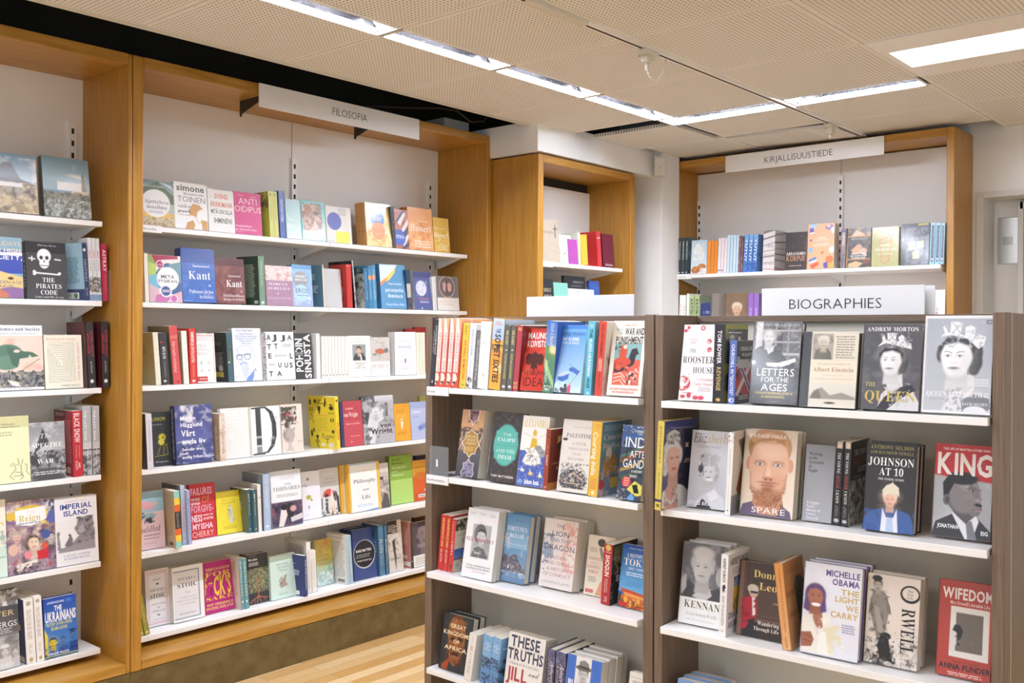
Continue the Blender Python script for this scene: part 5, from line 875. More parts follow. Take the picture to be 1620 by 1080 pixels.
shelf_rows(lshelf(3, 'books on the fourth shelf under the FILOSOFIA sign'), '''
S 233.5 243.4 655 k=-4 w=.12 d=.0 | pale lavender spine in front of the black cover with yellow face | #d8d6de | s:#e0dee6;d .1 .85 .35 .65 #a8a4b4 VALISTUKSEN SATEENKAARI | b:#55545c
F 231 276 654 d=.045 | black book with yellow line portrait of a bearded man | #36383b;e .62 .47 .16 .14 #c8c040 .01;n .4 .3 .8 .65 #2e3032 .08 .5 3;e .58 .56 .13 .13 #d0c848 .03;n .4 .4 .75 .7 #3a3c30 .05 .4 5;e .62 .38 .1 .05 #36383b .02;l .42 .78 .52 .66 .012 #c8c040;l .66 .8 .7 .64 .8 .6 .84 .8 .3 .82 .012 #c8c040;t .1 .78 .1 .16 #c8c048 FILOSOFI;x .1 .7 .22 .25 1 #7d8488;t .3 .85 .91 .935 #b8bcc0.b Olli Lagerspetz | s:#232527
F 279.6 339 643.5 hb t=.035 | dark blue hardback with stormy sky photograph and white title | #4d5488;n 0 0 1 .35 #c4c4d0 .25 .45 2;n .1 0 .5 .4 #d8d6da .2 .45 7;g 0 .3 1 .6 #565c90 #5d64a0;n 0 .3 1 .7 #7a80b0 .2 .4 4;n 0 .6 1 1 #b8c0d8 .12 .4 5;n 0 .7 1 1 #39406c .1 .45 8;t .14 .55 .19 .26 #eeeef4.b Martin;t .14 .72 .3 .37 #eeeef4.b Hägglund;t .16 .52 .43 .53 #f8f8fb.b Vårt;t .16 .8 .58 .66 #f8f8fb.b enda liv;t .16 .7 .73 .91 #eeeef4.b< Sekulär tro/och/andlig frihet | s:#2f3350;d .05 .9 .3 .7 #d8d8e4 MARTIN HÄGGLUND VÅRT ENDA LIV
S 348.5 357.7 655 k=-2.5 w=.12 d=.0 | cream wood-grain spine with lined back, in front of the white maze cover | #cdb8a0 | s:#e0d4c4;n 0 0 1 1 #c8a890 .4 .45 3;d .3 .85 .5 .7 #a87a68.b GREGORY BATESON | b:#b39a80;x .1 .9 .25 .95 20 #e0d0bc
F 352 397 647.5 d=.03 mt | white paperback with fine concentric line maze | #eae8e3;r 0 0 1 .02 #dedcd6;l .2 .05 .86 .04 .86 .94 .2 .96 .008 #c9c6c2;l .2 .12 .8 .1 .8 .9 .2 .91 .008 #c9c6c2;l .2 .19 .74 .16 .74 .85 .2 .86 .008 #c9c6c2;l .2 .26 .68 .23 .68 .8 .2 .81 .008 #c9c6c2;l .2 .33 .62 .3 .62 .75 .2 .76 .008 #c9c6c2;l .2 .4 .56 .37 .56 .7 .2 .71 .008 #c9c6c2;l .2 .47 .5 .44 .5 .65 .2 .66 .008 #c9c6c2
F 393 436 645.5 d=.064 t=.015 mt | white paperback showing only the left stroke of a large ornate letter, behind its twin | #efeee9;p .0 .01 .16 .01 .13 .06 .13 .55 .03 .55 .03 .1 #3d4144;r .02 .6 .14 .76 #7d8486;p .0 .97 .03 .92 .14 .92 .18 .97 #55595c
F 400 446 644.8 d=.018 mt | white paperback filled by a large ornate letter D | #f1f0ea;p .02 .02 .5 .0 .75 .12 .86 .35 .86 .6 .76 .82 .55 .95 .02 .98 .02 .95 .5 .92 .64 .8 .7 .6 .7 .35 .62 .14 .48 .04 .02 .05 #3c4043 .005;p .16 .03 .34 .03 .34 .97 .16 .97 #44484b .004;r .16 .6 .34 .64 #b8bab8;r .16 .78 .34 .82 #c8cac8;r .16 .82 .34 .94 #8d9290;n .62 .1 .9 .9 #a4a9a8 .08 .35 4;p .02 .98 .1 .94 .4 .94 .46 .98 #4a4e50;x .45 .6 .46 .48 1 #ccc
F 447.7 481 641 mt | beige paperback with dark flowers in a stone bust vase | #e2d6ca;n .0 .05 .75 .42 #4a4a44 .09 .62 3;n .05 .1 .6 .35 #a03c50 .08 .35 6;e .3 .25 .25 .16 #54504a .08 0 .5;e .32 .22 .08 .07 #b84c5c .02;p .22 .4 .36 .38 .4 .48 .56 .52 .62 .64 .5 .78 .34 .8 .14 .76 .04 .62 .08 .52 .22 .5 #b4aca6 .02;n .04 .4 .62 .8 #8d847e .12 .4 5;e .24 .42 .1 .12 #55504c .03;p .28 .8 .44 .8 .46 .9 .6 .96 .14 .96 .26 .9 #c4beb8 .01;x .72 .9 .38 .4 1 #b0a498;x .7 .95 .76 .79 1 #b0a498
S 532.6 538.8 627.8 k=-5 y=10 w=.175 d=-.015 | bright yellow book with black pictograms on its back cover and red title on its spine | #ecd438 | s:#f0da3c;e .5 .08 .3 .25 #3c3620;d .5 .82 .2 .8 #d05030.h FILOSOFI;d .2 .48 .3 .6 #c8902c TIETÄMISEN | b:#efd73a;e .08 .12 .035 .09 #3a3526;e .26 .1 .05 .06 #3a3526;p .58 .2 .62 .06 .66 .06 .7 .2 .66 .12 .64 .2 #3a3526;e .64 .05 .025 .025 #3a3526;e .4 .24 .06 .08 #3a3526;r .38 .26 .43 .34 #3a3526;l .34 .18 .38 .26 .02 #3a3526;l .46 .18 .43 .26 .02 #3a3526;e .85 .22 .08 .06 #3a3526;e .84 .16 .06 .02 #3a3526;r .3 .365 .75 .372 #c86a30;r .3 .655 .75 .662 #c86a30;e .86 .45 .07 .05 #3a3526;e .86 .45 .03 .03 #eed63a;l .1 .35 .16 .4 .12 .44 .18 .5 .16 .52 .02 #3a3526;e .1 .72 .04 .1 #3a3526;e .18 .66 .03 .06 #3a3526;e .3 .78 .05 .05 #3a3526;l .3 .82 .28 .92 .34 .98 .03 #3a3526;l .5 .72 .46 .8 .02 #3a3526;l .52 .72 .56 .82 .02 #3a3526;e .88 .67 .05 .05 #3a3526;l .6 .82 .72 .82 .02 #3a3526;l .66 .82 .66 .9 .025 #3a3526;e .5 .93 .08 .05 #f2ecc0;r .7 .89 .88 .97 #e8e6e0;x .38 .72 .4 .63 7 #d8bc30;x .32 .5 .06 .12 2 #8a7a30;x .3 .6 .12 .16 1 #8a7a30;x .02 .2 .22 .3 3 #8a7a30;x .72 .95 .3 .34 2 #8a7a30;x .6 .95 .74 .8 3 #8a7a30;x .2 .4 .84 .9 3 #8a7a30
F 541 575.8 636 | red paperback with navy spine band and white surname title | #c4525c;r 0 0 .14 1 #3c3f6c;r .14 0 1 .42 #b84a54;t .26 .6 .14 .19 #f0d8d8.s Georg Henrik;t .16 .8 .25 .35 #f6e4e4.s von Wright;t .24 .86 .49 .52 #f0d8d8.s Minervan Pöllö;x .4 .9 .77 .79 1 #e8b8bc;t .4 .52 .89 .92 #e8b8bc.b WSOY | s:#3c3f6c
F 576.6 626 628 | grey photographic paperback of an old man outdoors with dark title | #b4b4b8;n 0 0 .5 .6 #4a4a4e .12 .55 3;g .4 0 1 .12 #cfcfd2 #c4c4c8;r .72 .16 .8 .45 #4c4c52;n .5 .15 1 .7 #8d8d92 .12 .45 5;p .2 1 .14 .6 .22 .38 .45 .32 .62 .36 .66 .5 .5 .56 .4 .75 .34 1 #dcdcdf .02;F .42 .35 .1 .3 #d8d8da #e8e8ea #aaa 3;p .5 .4 .62 .28 .68 .3 .6 .45 #d4d4d8 .02;n 0 .65 .5 1 #6a6a70 .1 .5 7;r 0 .0 .28 .02 #333;t .54 .88 .58 .67 #3c3236.h von;t .24 .92 .69 .8 #4a3a3e.h Wright | s:#55555a
F 626.4 651 640 | orange-yellow paperback with small white figure drawing | #eaa83c;r 0 0 1 .1 #e0a038;x .08 .7 .14 .26 3 #c88a2c;p .38 .42 .48 .38 .54 .5 .48 .68 .4 .68 #f4ecd8 .02;e .45 .46 .04 .06 #b88a40 .02;x .1 .85 .32 .34 1 #f0d090;x .1 .8 .76 .84 2 #d09030
F 652 687 637 | pale blue paperback cut off by the walnut stand | #b4c0e0;r 0 0 1 .18 #a0b0d4;x .08 .5 .24 .3 2 #e8ecf6;x .08 .4 .36 .44 2 #98a8d0;p .25 .68 .6 .58 .9 .6 .7 .72 .4 .76 #8498d0 .02;n .25 .55 .9 .78 #6a80c0 .08 .4 3
F 664 674 626.5 d=.14 l=0 w=.1 mt | yellow-green book in the back row above the pale blue cover | #c8cc78
''')
shelf_rows(lshelf(4, 'books on the fifth shelf under the FILOSOFIA sign'), '''
F 213/874 262 781.5 | pink and blue paperback with handwritten title, next to the left oak panel | #e8ccd0;r 0 0 1 .36 #9cc4d4;p .2 .18 .5 .16 .7 .3 .4 .32 #e0a8b0 .02;n .1 .14 .8 .34 #eab4b4 .1 .4 2;n .2 .36 .7 .55 #3f4a54 .08 .5 4;e .45 .42 .3 .08 #9cb8c4 .04;n .2 .4 .6 .56 #2f3438 .06 .4 6;t .04 .86 .6 .7 #3a3438.i Muddled;x .3 .85 .74 .78 1 #a88a94;x .3 .8 .8 .83 1 #a88a94;t .3 .72 .88 .91 #b0949c FRED GARCIA
S 279/868 288 777.6 k=-4.5 w=.11 | spine banded teal, yellow, orange and black, with lined tan back | #d8c8a8 | s:#e8d04c;r 0 0 1 .12 #8fd0c4;r 0 .12 1 .24 #f0cc48;r 0 .24 1 .36 #e06a34;r 0 .36 1 .66 #3a322e;r 0 .66 1 .77 #e06a34;r 0 .77 1 .88 #f0cc48;r 0 .88 1 1 #8fd0c4;d .38 .64 .3 .7 #b0a89c DIALOGUES | b:#c9b694;x .1 .9 .06 .8 26 #a8946f;r .55 .9 .8 .96 #555
S 289 297.4 768.5 k=-4.5 w=.15 d=.025 | tall light blue spine with grey back, behind the banded spine | #b0bcd0 | s:#b9c4da;d .3 .8 .3 .7 #e0a0a0.b THE FREQUENCY;e .5 .94 .2 .12 #eef | b:#7d828c
S 297.6 303.8 776 k=-4 | short light blue spine left of the red lettered cover | #a4b0d0 | s:#a9b4d6;d .15 .85 .3 .7 #7f8cb8.b MORALITY
F 303/855 343.5 768 | red paperback filled with large white and pink capitals | #c8343c;t .04 .88 .08 .2 #e8b8c8.h FAILURES;t .06 .4 .26 .31 #f6e8e8.h WHY WE GET;t .06 .4 .335 .38 #f6e8e8.h MERCY WRONG AND;t .46 .78 .24 .36 #d87858.h OF;t .04 .9 .4 .52 #d8a0b4.h FORGIVE-;t .04 .46 .57 .69 #f0d8e0.h NESS;t .5 .88 .57 .6 #f6e8e8.h HOW TO;t .5 .88 .63 .67 #f6e8e8.h DO BETTER;t .06 .86 .73 .83 #f0d0dc.h MYISHA;t .04 .88 .87 .97 #e8a4a0.h CHERRY
F 344/848 388 780.5 hb t=.03 | yellow hardback with small statue figure | #ecd840;r 0 0 1 .03 #d8c438;p .5 .36 .58 .34 .64 .44 .64 .56 .68 .7 .62 .76 .5 .76 .5 .6 .46 .5 #d8d4c0 .015;n .45 .34 .7 .76 #8a8464 .08 .4 3;e .54 .35 .04 .045 #c8c2a4;t .2 .78 .18 .3 #a8943c HOW TO WIN/AN ARGUMENT;x .25 .8 .82 .9 2 #c8b038;p 0 .4 1 .22 1 .2 0 .38 #e0cc3c .01 | s:#d8c438
S 393/843 401 775 k=-3.5 | left of two deep teal spines between the yellow and pale blue books | #4d6e70 | s:#486a70;d .1 .3 .35 .65 #e6ecea.b HOW TO;d .33 .6 .35 .65 #c8d4d4 FOCUS;e .5 .92 .2 .12 #cfd8d8 | b:#59614c;x .2 .7 .3 .5 6 #a0a890;r .3 .84 .6 .92 #d8d8c8
S 401.7 408 775 k=-3.5 d=.02 | right of two deep teal spines between the yellow and pale blue books | #4d6e70 | s:#486a70;d .1 .3 .35 .65 #e6ecea.b HOW TO;d .33 .6 .35 .65 #c8d4d4 FOCUS;e .5 .92 .2 .12 #cfd8d8
S 409.5 415 767 k=-3 d=.02 | thin white spine with tiny motifs, left of the wide pale blue spine | #e8e6e2 | s:#ecebe8;e .5 .28 .25 .2 #c89a80;d .4 .8 .4 .6 #c8b8b0 MEDITATIONS | b:#c8c0b0
S 417.4 430 751 k=-3 w=.16 d=.02 hb | wide pale blue spine, tallest on its shelf, with grey back | #b4c4dc | s:#aebfd8;d .08 .6 .35 .62 #d8e2ee.s ON FREEDOM;e .5 .93 .2 .1 #eef | b:#7f868e
F 431.5/837 479.8 748 t=.03 | white paperback THE VISIONARIES above a dark painting of figures | #eeeef0;r 0 0 1 .12 #dcdcde;r 0 .56 1 1 #4a4660;n 0 .56 1 1 #8d5a64 .12 .45 2;n 0 .6 1 1 #2c2c40 .12 .45 4;p .2 1 .3 .7 .42 .62 .5 .8 .36 1 #e4dcd8 .02;p .5 .6 .66 .58 .72 .8 .6 .98 .5 .8 #2c2a38 .02;e .4 .66 .1 .08 #24222c .01;e .7 .7 .1 .08 #d8a0a0 .03;p .6 .86 1 .8 1 .9 .62 .94 #d8d0d8 .01;t .3 .8 .1 .16 #b4b4b8 WOLFRAM/EILENBERGER;t .45 .68 .23 .27 #8a8a90.s THE;t .08 .95 .29 .36 #6f7076.s VISIONARIES;x .15 .9 .42 .48 2 #b4b4b8 | s:#d8d8da
F 480/824 500 748 w=.11 mt | white paperback with green fruit drawings, half behind the red-arched cover | #edecf2;e .35 .16 .08 .06 #9aa858 .02;e .35 .54 .14 .1 #b8b048 .02;e .5 .6 .06 .05 #8fa050 .02;t .02 .3 .25 .31 #77787c.i eing;p .3 .72 .4 .72 .34 .82 #8d90a8 .01;x .1 .4 .9 .92 1 #c8c8cc
F 497.9/820 538.8 745 t=.028 | grey-white paperback with red arch, black figures and pale pyramid | #d4d4d2;e .48 .6 .3 .3 #d0584c .01;r .12 .6 1 1 #d4d4d2;p .18 .6 .28 .6 .28 .98 .12 .98 #dcdcda;p .62 .42 .42 1 .82 .98 #ead8c8 .006;e .36 .58 .1 .08 #333438;p .3 .6 .44 .6 .4 .95 .28 .95 #2f3034 .01;n .26 .6 .46 1 #d8d4cc .05 .45 3;e .8 .6 .1 .2 #4a4d50 .01;n .7 .45 .95 .7 #a8aaa8 .06 .4 5;p .85 .6 .96 .6 1 .98 .88 .96 #3a3c40 .01;r .1 .62 .15 .86 #3a3c40;n .08 .86 1 1 #55504c .06 .5 6;t .22 .8 .1 .14 #f0efec.s JOHN GRAY;t .3 .78 .2 .24 #9a9a98.s THE NEW;t .2 .85 .28 .32 #9a9a98.s LEVIATHANS;x .5 .75 .8 .9 3 #d8bca4 | s:#b4503c
F 541/817 575 737 d=.088 t=.016 | cream paperback with yellow spine strip, behind the front PHILOSOPHY AND LIFE copy | #ece2cc;r 0 0 .12 1 #ecb83c;t .3 .9 .24 .32 #444.s Life | s:#e4b038
F 555/813 603.6 736 t=.03 | white paperback Philosophy and Life with yellow edges and blue corner | #f1f1ee;r 0 0 .05 1 #ecb83c;r .91 0 1 1 #efc048;r .05 0 .91 .03 #a8c8dc;p .4 1 .91 .96 .91 1 #7fb4d8;t .2 .8 .13 .18 #e8d8b0.s A. C. Grayling;t .14 .86 .33 .41 #4c4a4a.s Philosophy;t .42 .62 .53 .575 #4c4a4a.s and;t .38 .66 .67 .75 #4c4a4a.s Life;x .2 .8 .85 .91 2 #b8cce0 | s:#ecb83c
F 604/807 618 734 d=.05 | grey photographic paperback mostly hidden behind the lime green book | #c4bcb4;r 0 0 1 .2 #d8d2ca;n 0 .3 1 1 #8d8784 .15 .5 3;p 0 .3 .4 .3 .3 .38 0 .36 #4a4844 .02;p 0 .9 .4 .66 .8 .7 1 1 0 1 #5d5a58 .03;t .02 .4 .58 .64 #eeeae6.b YOUNG
F 619/800 656 723 t=.028 hb l=5 | lime green hardback with dark and white title lines | #b4d878;r 0 0 1 .5 #8fb450;t .1 .48 .06 .1 #3c4a28.s Martin;t .1 .66 .13 .18 #3c4a28.s Heidegger;t .1 .74 .22 .27 #e4f0cc.s Metaphysics;t .1 .34 .3 .34 #e4f0cc.s and;t .1 .6 .38 .42 #e4f0cc.s Nihilism | s:#6a8c38
F 656/794 689 730 | orange and yellow paperback back with barcode, cut off by the walnut stand | #e0a848;r 0 0 1 .1 #d8a040;x .05 .8 .14 .46 9 #c08830;e .35 .72 .5 .6 #d8683c .01;r 0 .8 1 1 #d05a38;r .2 .84 .52 .92 #e8e6e0;x .24 .48 .86 .9 1 #555;r .5 .72 .8 .78 #f0ece4 | b:#d05a38
F 657 673 721 d=.13 l=0 w=.1 mt | black book in the back row above the orange barcode cover | #2c3440
''')
shelf_rows(lshelf(5, 'books on the bottom shelf under the FILOSOFIA sign'), '''
S 221 228.3 940 k=-13 d=.012 h=.17 w=.12 | left of two thin olive spines leaning against the oak panel | #8f8c3c | s:#a09c48;d .2 .7 .4 .6 #e8d898 DIALOGUES;e .5 .93 .3 .2 #f0e0a0
S 229 237.5 940 k=-13 d=.012 h=.17 w=.12 | right of two thin olive spines leaning left on the bottom shelf | #8f8c3c | s:#a09c48;d .2 .7 .4 .6 #e8d898 DIALOGUES;e .5 .93 .3 .2 #f0e0a0
F 233/995 274.8 905 mt t=.03 | white paperback HOW TO BE A STOIC with pink line frame | #e9e6ea;r .06 .04 .94 .055 #d8a8b4;r .06 .945 .94 .96 #d8a8b4;r .92 .04 .94 .96 #d8a8b4;r .12 .075 .88 .085 #d8b0ba;r .12 .915 .88 .925 #d8b0ba;r .86 .075 .88 .925 #d8b0ba;r .06 .04 .08 .96 #d8a8b4;r .12 .08 .14 .92 #d8b0ba;x .3 .7 .16 .2 2 #b4b0b4;r .46 .245 .56 .275 #555;t .18 .84 .34 .39 #77747a.s HOW TO BE A;t .16 .84 .43 .51 #4a484c.s STOIC;t .22 .8 .6 .63 #a09ca4.s ANCIENT WISDOM;t .46 .58 .66 .69 #a09ca4.s FOR;t .24 .8 .72 .75 #a09ca4.s MODERN LIVING;r .46 .8 .56 .82 #555;x .25 .8 .87 .89 1 #b8b4bc | s:#dedadd
F 275.5/988 324.5 901 mt t=.035 | white paperback LIVE LIKE A STOIC with grey-blue frame | #efeeec;r .04 .07 .87 .95 #e2e0e2;r .04 .07 .87 .095 #8d9ca4;r .04 .93 .87 .95 #8d9ca4;r .83 .07 .87 .95 #8d9ca4;t .18 .74 .2 .25 #55545a.s LIVE LIKE A;t .14 .8 .3 .385 #4a484c.s STOIC;t .38 .56 .46 .5 #b0acb0.s 52;t .2 .74 .55 .58 #b0acb0.s EXERCISES;t .12 .8 .61 .64 #b0acb0.s FOR CULTIVATING;t .24 .72 .67 .7 #b0acb0.s A GOOD LIFE;x .15 .75 .84 .88 2 #b4b0b4 | s:#e0dedc
F 325/974 372 892.5 t=.028 n=2 | magenta paperback with large yellow slab lettering | #b42478;t .08 .88 .12 .17 #ecc070.b REBECCA ROACHE;t .04 .9 .2 .29 #ecc84c.S FOR;t .02 .1 .3 .62 #dcb040.b F;t .14 .3 .4 .52 #ecc84c.h *;t .32 .9 .3 .66 #ecc84c.h CK'S;t .03 .95 .68 .75 #ecc84c.S SAKE;t .06 .95 .81 .86 #ecc070.h WHY SWEARING IS;t .03 .95 .88 .93 #ecc070.h SHOCKING, RUDE, & FUN;r .2 .5 .27 .64 #8a1a58 | s:#e8c83c
S 381.5/965 388 884 k=-5 w=.13 | left of two thin teal spines with lined cream back, before the dark tree cover | #d8d2c4 | s:#6a989c;d .06 .75 .3 .7 #d8e8e6 AUROVILLE DIARY;e .5 .85 .2 .2 #e8f0ee | b:#d8d0c2;x .15 .9 .08 .75 24 #b4aa98;r .2 .9 .7 .96 #bbb6aa
S 388/963.5 394.6 884 k=-5 | right of two thin teal spines, touching the dark tree cover | #d8d2c4 | s:#6a989c;d .06 .75 .3 .7 #d8e8e6 AUROVILLE DIARY;e .5 .85 .2 .2 #e8f0ee
F 394.6/958.5 429 880 t=.03 n=2 | charcoal paperback with leafy tree and red roots | #39393c;e .5 .56 .42 .36 #454a3e .1;n .02 .28 1 .78 #9aa07c .035 .5 3;n .02 .3 1 .75 #c8b888 .03 .35 5;n .0 .3 1 .5 #6f7a4c .03 .4 8;l .48 .85 .47 .6 .36 .45 .05 #a8684c;l .47 .6 .6 .45 .04 #a8684c;l .47 .86 .2 .92 .05 .97 .035 #b87060;l .47 .86 .75 .9 .98 .92 .035 #b87060;l .47 .86 .4 .98 .03 #b87060;l .48 .86 .6 .98 .03 #b87060;l .25 .9 .3 .99 .02 #b87060;l .7 .89 .85 .98 .02 #b87060;t .06 .5 .08 .13 #eee.b Moralism;x .06 .6 .16 .24 3 #ddd;x .1 .5 .03 .05 1 #888 | s:#2c2c30
F 429.7/951.6 469.3 882 t=.026 | mint green paperback with small sketch of a seated figure | #cfe6da;r 0 .0 1 .03 #bcd4c8;t .26 .74 .2 .24 #7d9a90.s HOW TO THINK;t .28 .76 .27 .31 #7d9a90.s THE WRONG;t .34 .68 .34 .38 #7d9a90.s THING;p .34 .68 .5 .55 .62 .5 .6 .62 .66 .72 .4 .76 #a89c90 .03;n .34 .5 .68 .76 #8d8078 .08 .4 3;e .6 .5 .04 .04 #a89080;x .3 .7 .86 .92 2 #a8c0b4 | s:#b8d0c4
S 482.4/944 486.8 879 k=-2.5 w=.1 y=12 | navy paperback back with barcode, right of the mint green cover | #323f74 | s:#3a4880;d .1 .85 .3 .7 #d8dcec.b THE PHILOSOPHY | b:#2f3c72;x .05 .5 .2 .22 1 #c8cce0;x .05 .7 .36 .5 4 #c8cce0;r .15 .87 .65 .97 #e8e8ec
S 487 494 858 k=-3 w=.17 d=.035 mt | tall white spine with lined white back, behind the navy book | #e8e4de | s:#f0efec;d .15 .9 .35 .6 #c8a8a8 MELANCHOLY OF TIME | b:#e2dcd4;x .15 .9 .08 .28 8 #a8a098
S 494.4 502 871.7 k=-3 d=.035 mt | plain white spine left of the watercolour cover | #eeece8 | s:#f1f0ee;d .2 .85 .4 .6 #c8c8c4 AND BEING
F 502.5/929 528.7 856 mt | yellow, green and blue watercolour wash paperback | #d8d088;g 0 0 1 .5 #d8b860 #ccc870;g 0 .5 1 1 #b8cc98 #a8ccd4;n 0 .1 1 .6 #e4dc58 .3 .45 3;n 0 0 .8 .3 #d89858 .25 .4 4;n 0 .7 1 1 #e4eef0 .1 .5 6;n .5 .4 1 .8 #8fb8a8 .25 .4 8;t .2 .85 .08 .18 #d09a60 REFLECT/ON LIFE;x .1 .8 .3 .6 3 #c8b070
S 549.9/925 554.5 847.5 k=-5 w=.13 y=6 mt | left of two pale blue spines with white lined back | #e6e4e0 | s:#b4ccd8;d .15 .8 .3 .6 #e8f0f4.s WALTER BENJAMIN | b:#e8e6e2;t .3 .9 .04 .08 #777.s ETCETERA;x .1 .92 .12 .86 24 #b4b2ae;r .5 .9 .85 .96 #888
S 554.6/924 559.6 847.5 k=-5 mt | right of two pale blue spines, touching the navy disc cover | #e6e4e0 | s:#a9c8d8;d .15 .8 .3 .6 #e8f0f4.s WALTER BENJAMIN
F 560.4/920.8 597.4 841 hb t=.045 n=2 | navy hardback DARK MATTERS with black disc in white ring | #3c5088;e .5 .51 .46 .46 #e6e8ee;e .495 .505 .44 .44 #26272c;t .14 .8 .41 .46 #f0f0f0.b DARK MATTERS;x .12 .76 .5 .58 2 #8d8f94;t .18 .78 .62 .65 #d8d8d8.b FROM THE BIG LIES | s:#2c3c68
S 600.5 610.3 831.6 k=-4 d=.035 hb w=.12 | left of two steel blue spines with pale capitals | #4a7494 | s:#527f9f;d .28 .55 .25 .7 #cfe0e6.s PLATO;d .58 .8 .35 .6 #a8c4d0 COMPLETE WORKS | b:#3f6484;x .5 .9 .3 .6 5 #8fb0c8
S 610.8 616 832 k=-4 d=.035 hb | right of two steel blue spines with pale capitals | #4a7494 | s:#4a7696;d .28 .55 .25 .7 #cfe0e6.s PLATO;d .58 .8 .35 .6 #a8c4d0 COMPLETE WORKS
F 616.5/904 639 826 d=.04 | black and white paperback with torn-paper shapes | #d8d2c8;r 0 0 .7 .25 #3c3638;x .05 .6 .08 .22 4 #ccc6c0;n 0 .2 1 .6 #9a948c .12 .45 2;p .3 .4 .5 .35 .55 .7 .48 1 .4 .7 #4a4644 .02;n .5 .1 1 .9 #c4b8a8 .15 .4 4;t .05 .85 .7 .77 #4a4846.s Consumed
S 650.6/899.5 654 826 k=-2.5 w=.11 y=6 | salmon pink book back with thin dark spine | #c88f84 | s:#3f463c;e .5 .85 .3 .12 #ddd | b:#bd8278;x .15 .8 .12 .5 10 #d8a89c;r .35 .72 .75 .8 #e8d0c8;r .3 .86 .95 .95 #eae0dc
F 655/893 692 828.5 d=.03 | dark purplish photographic cover of a face over white text panel | #5d555e;n 0 0 1 .6 #3f3a44 .25 .45 2;F .5 .3 .3 .4 #8d7f84 #4a444c #55484e 0;r 0 .74 1 1 #efefeb;x .05 .9 .78 .96 4 #c8c8c2;t .2 .8 .5 .58 #b8b0b8.s FREUDIA | s:#2e3034
F 655 673 819 d=.13 l=0 w=.11 mt | dark brown book in the back row above the purplish cover | #5a3428
''')
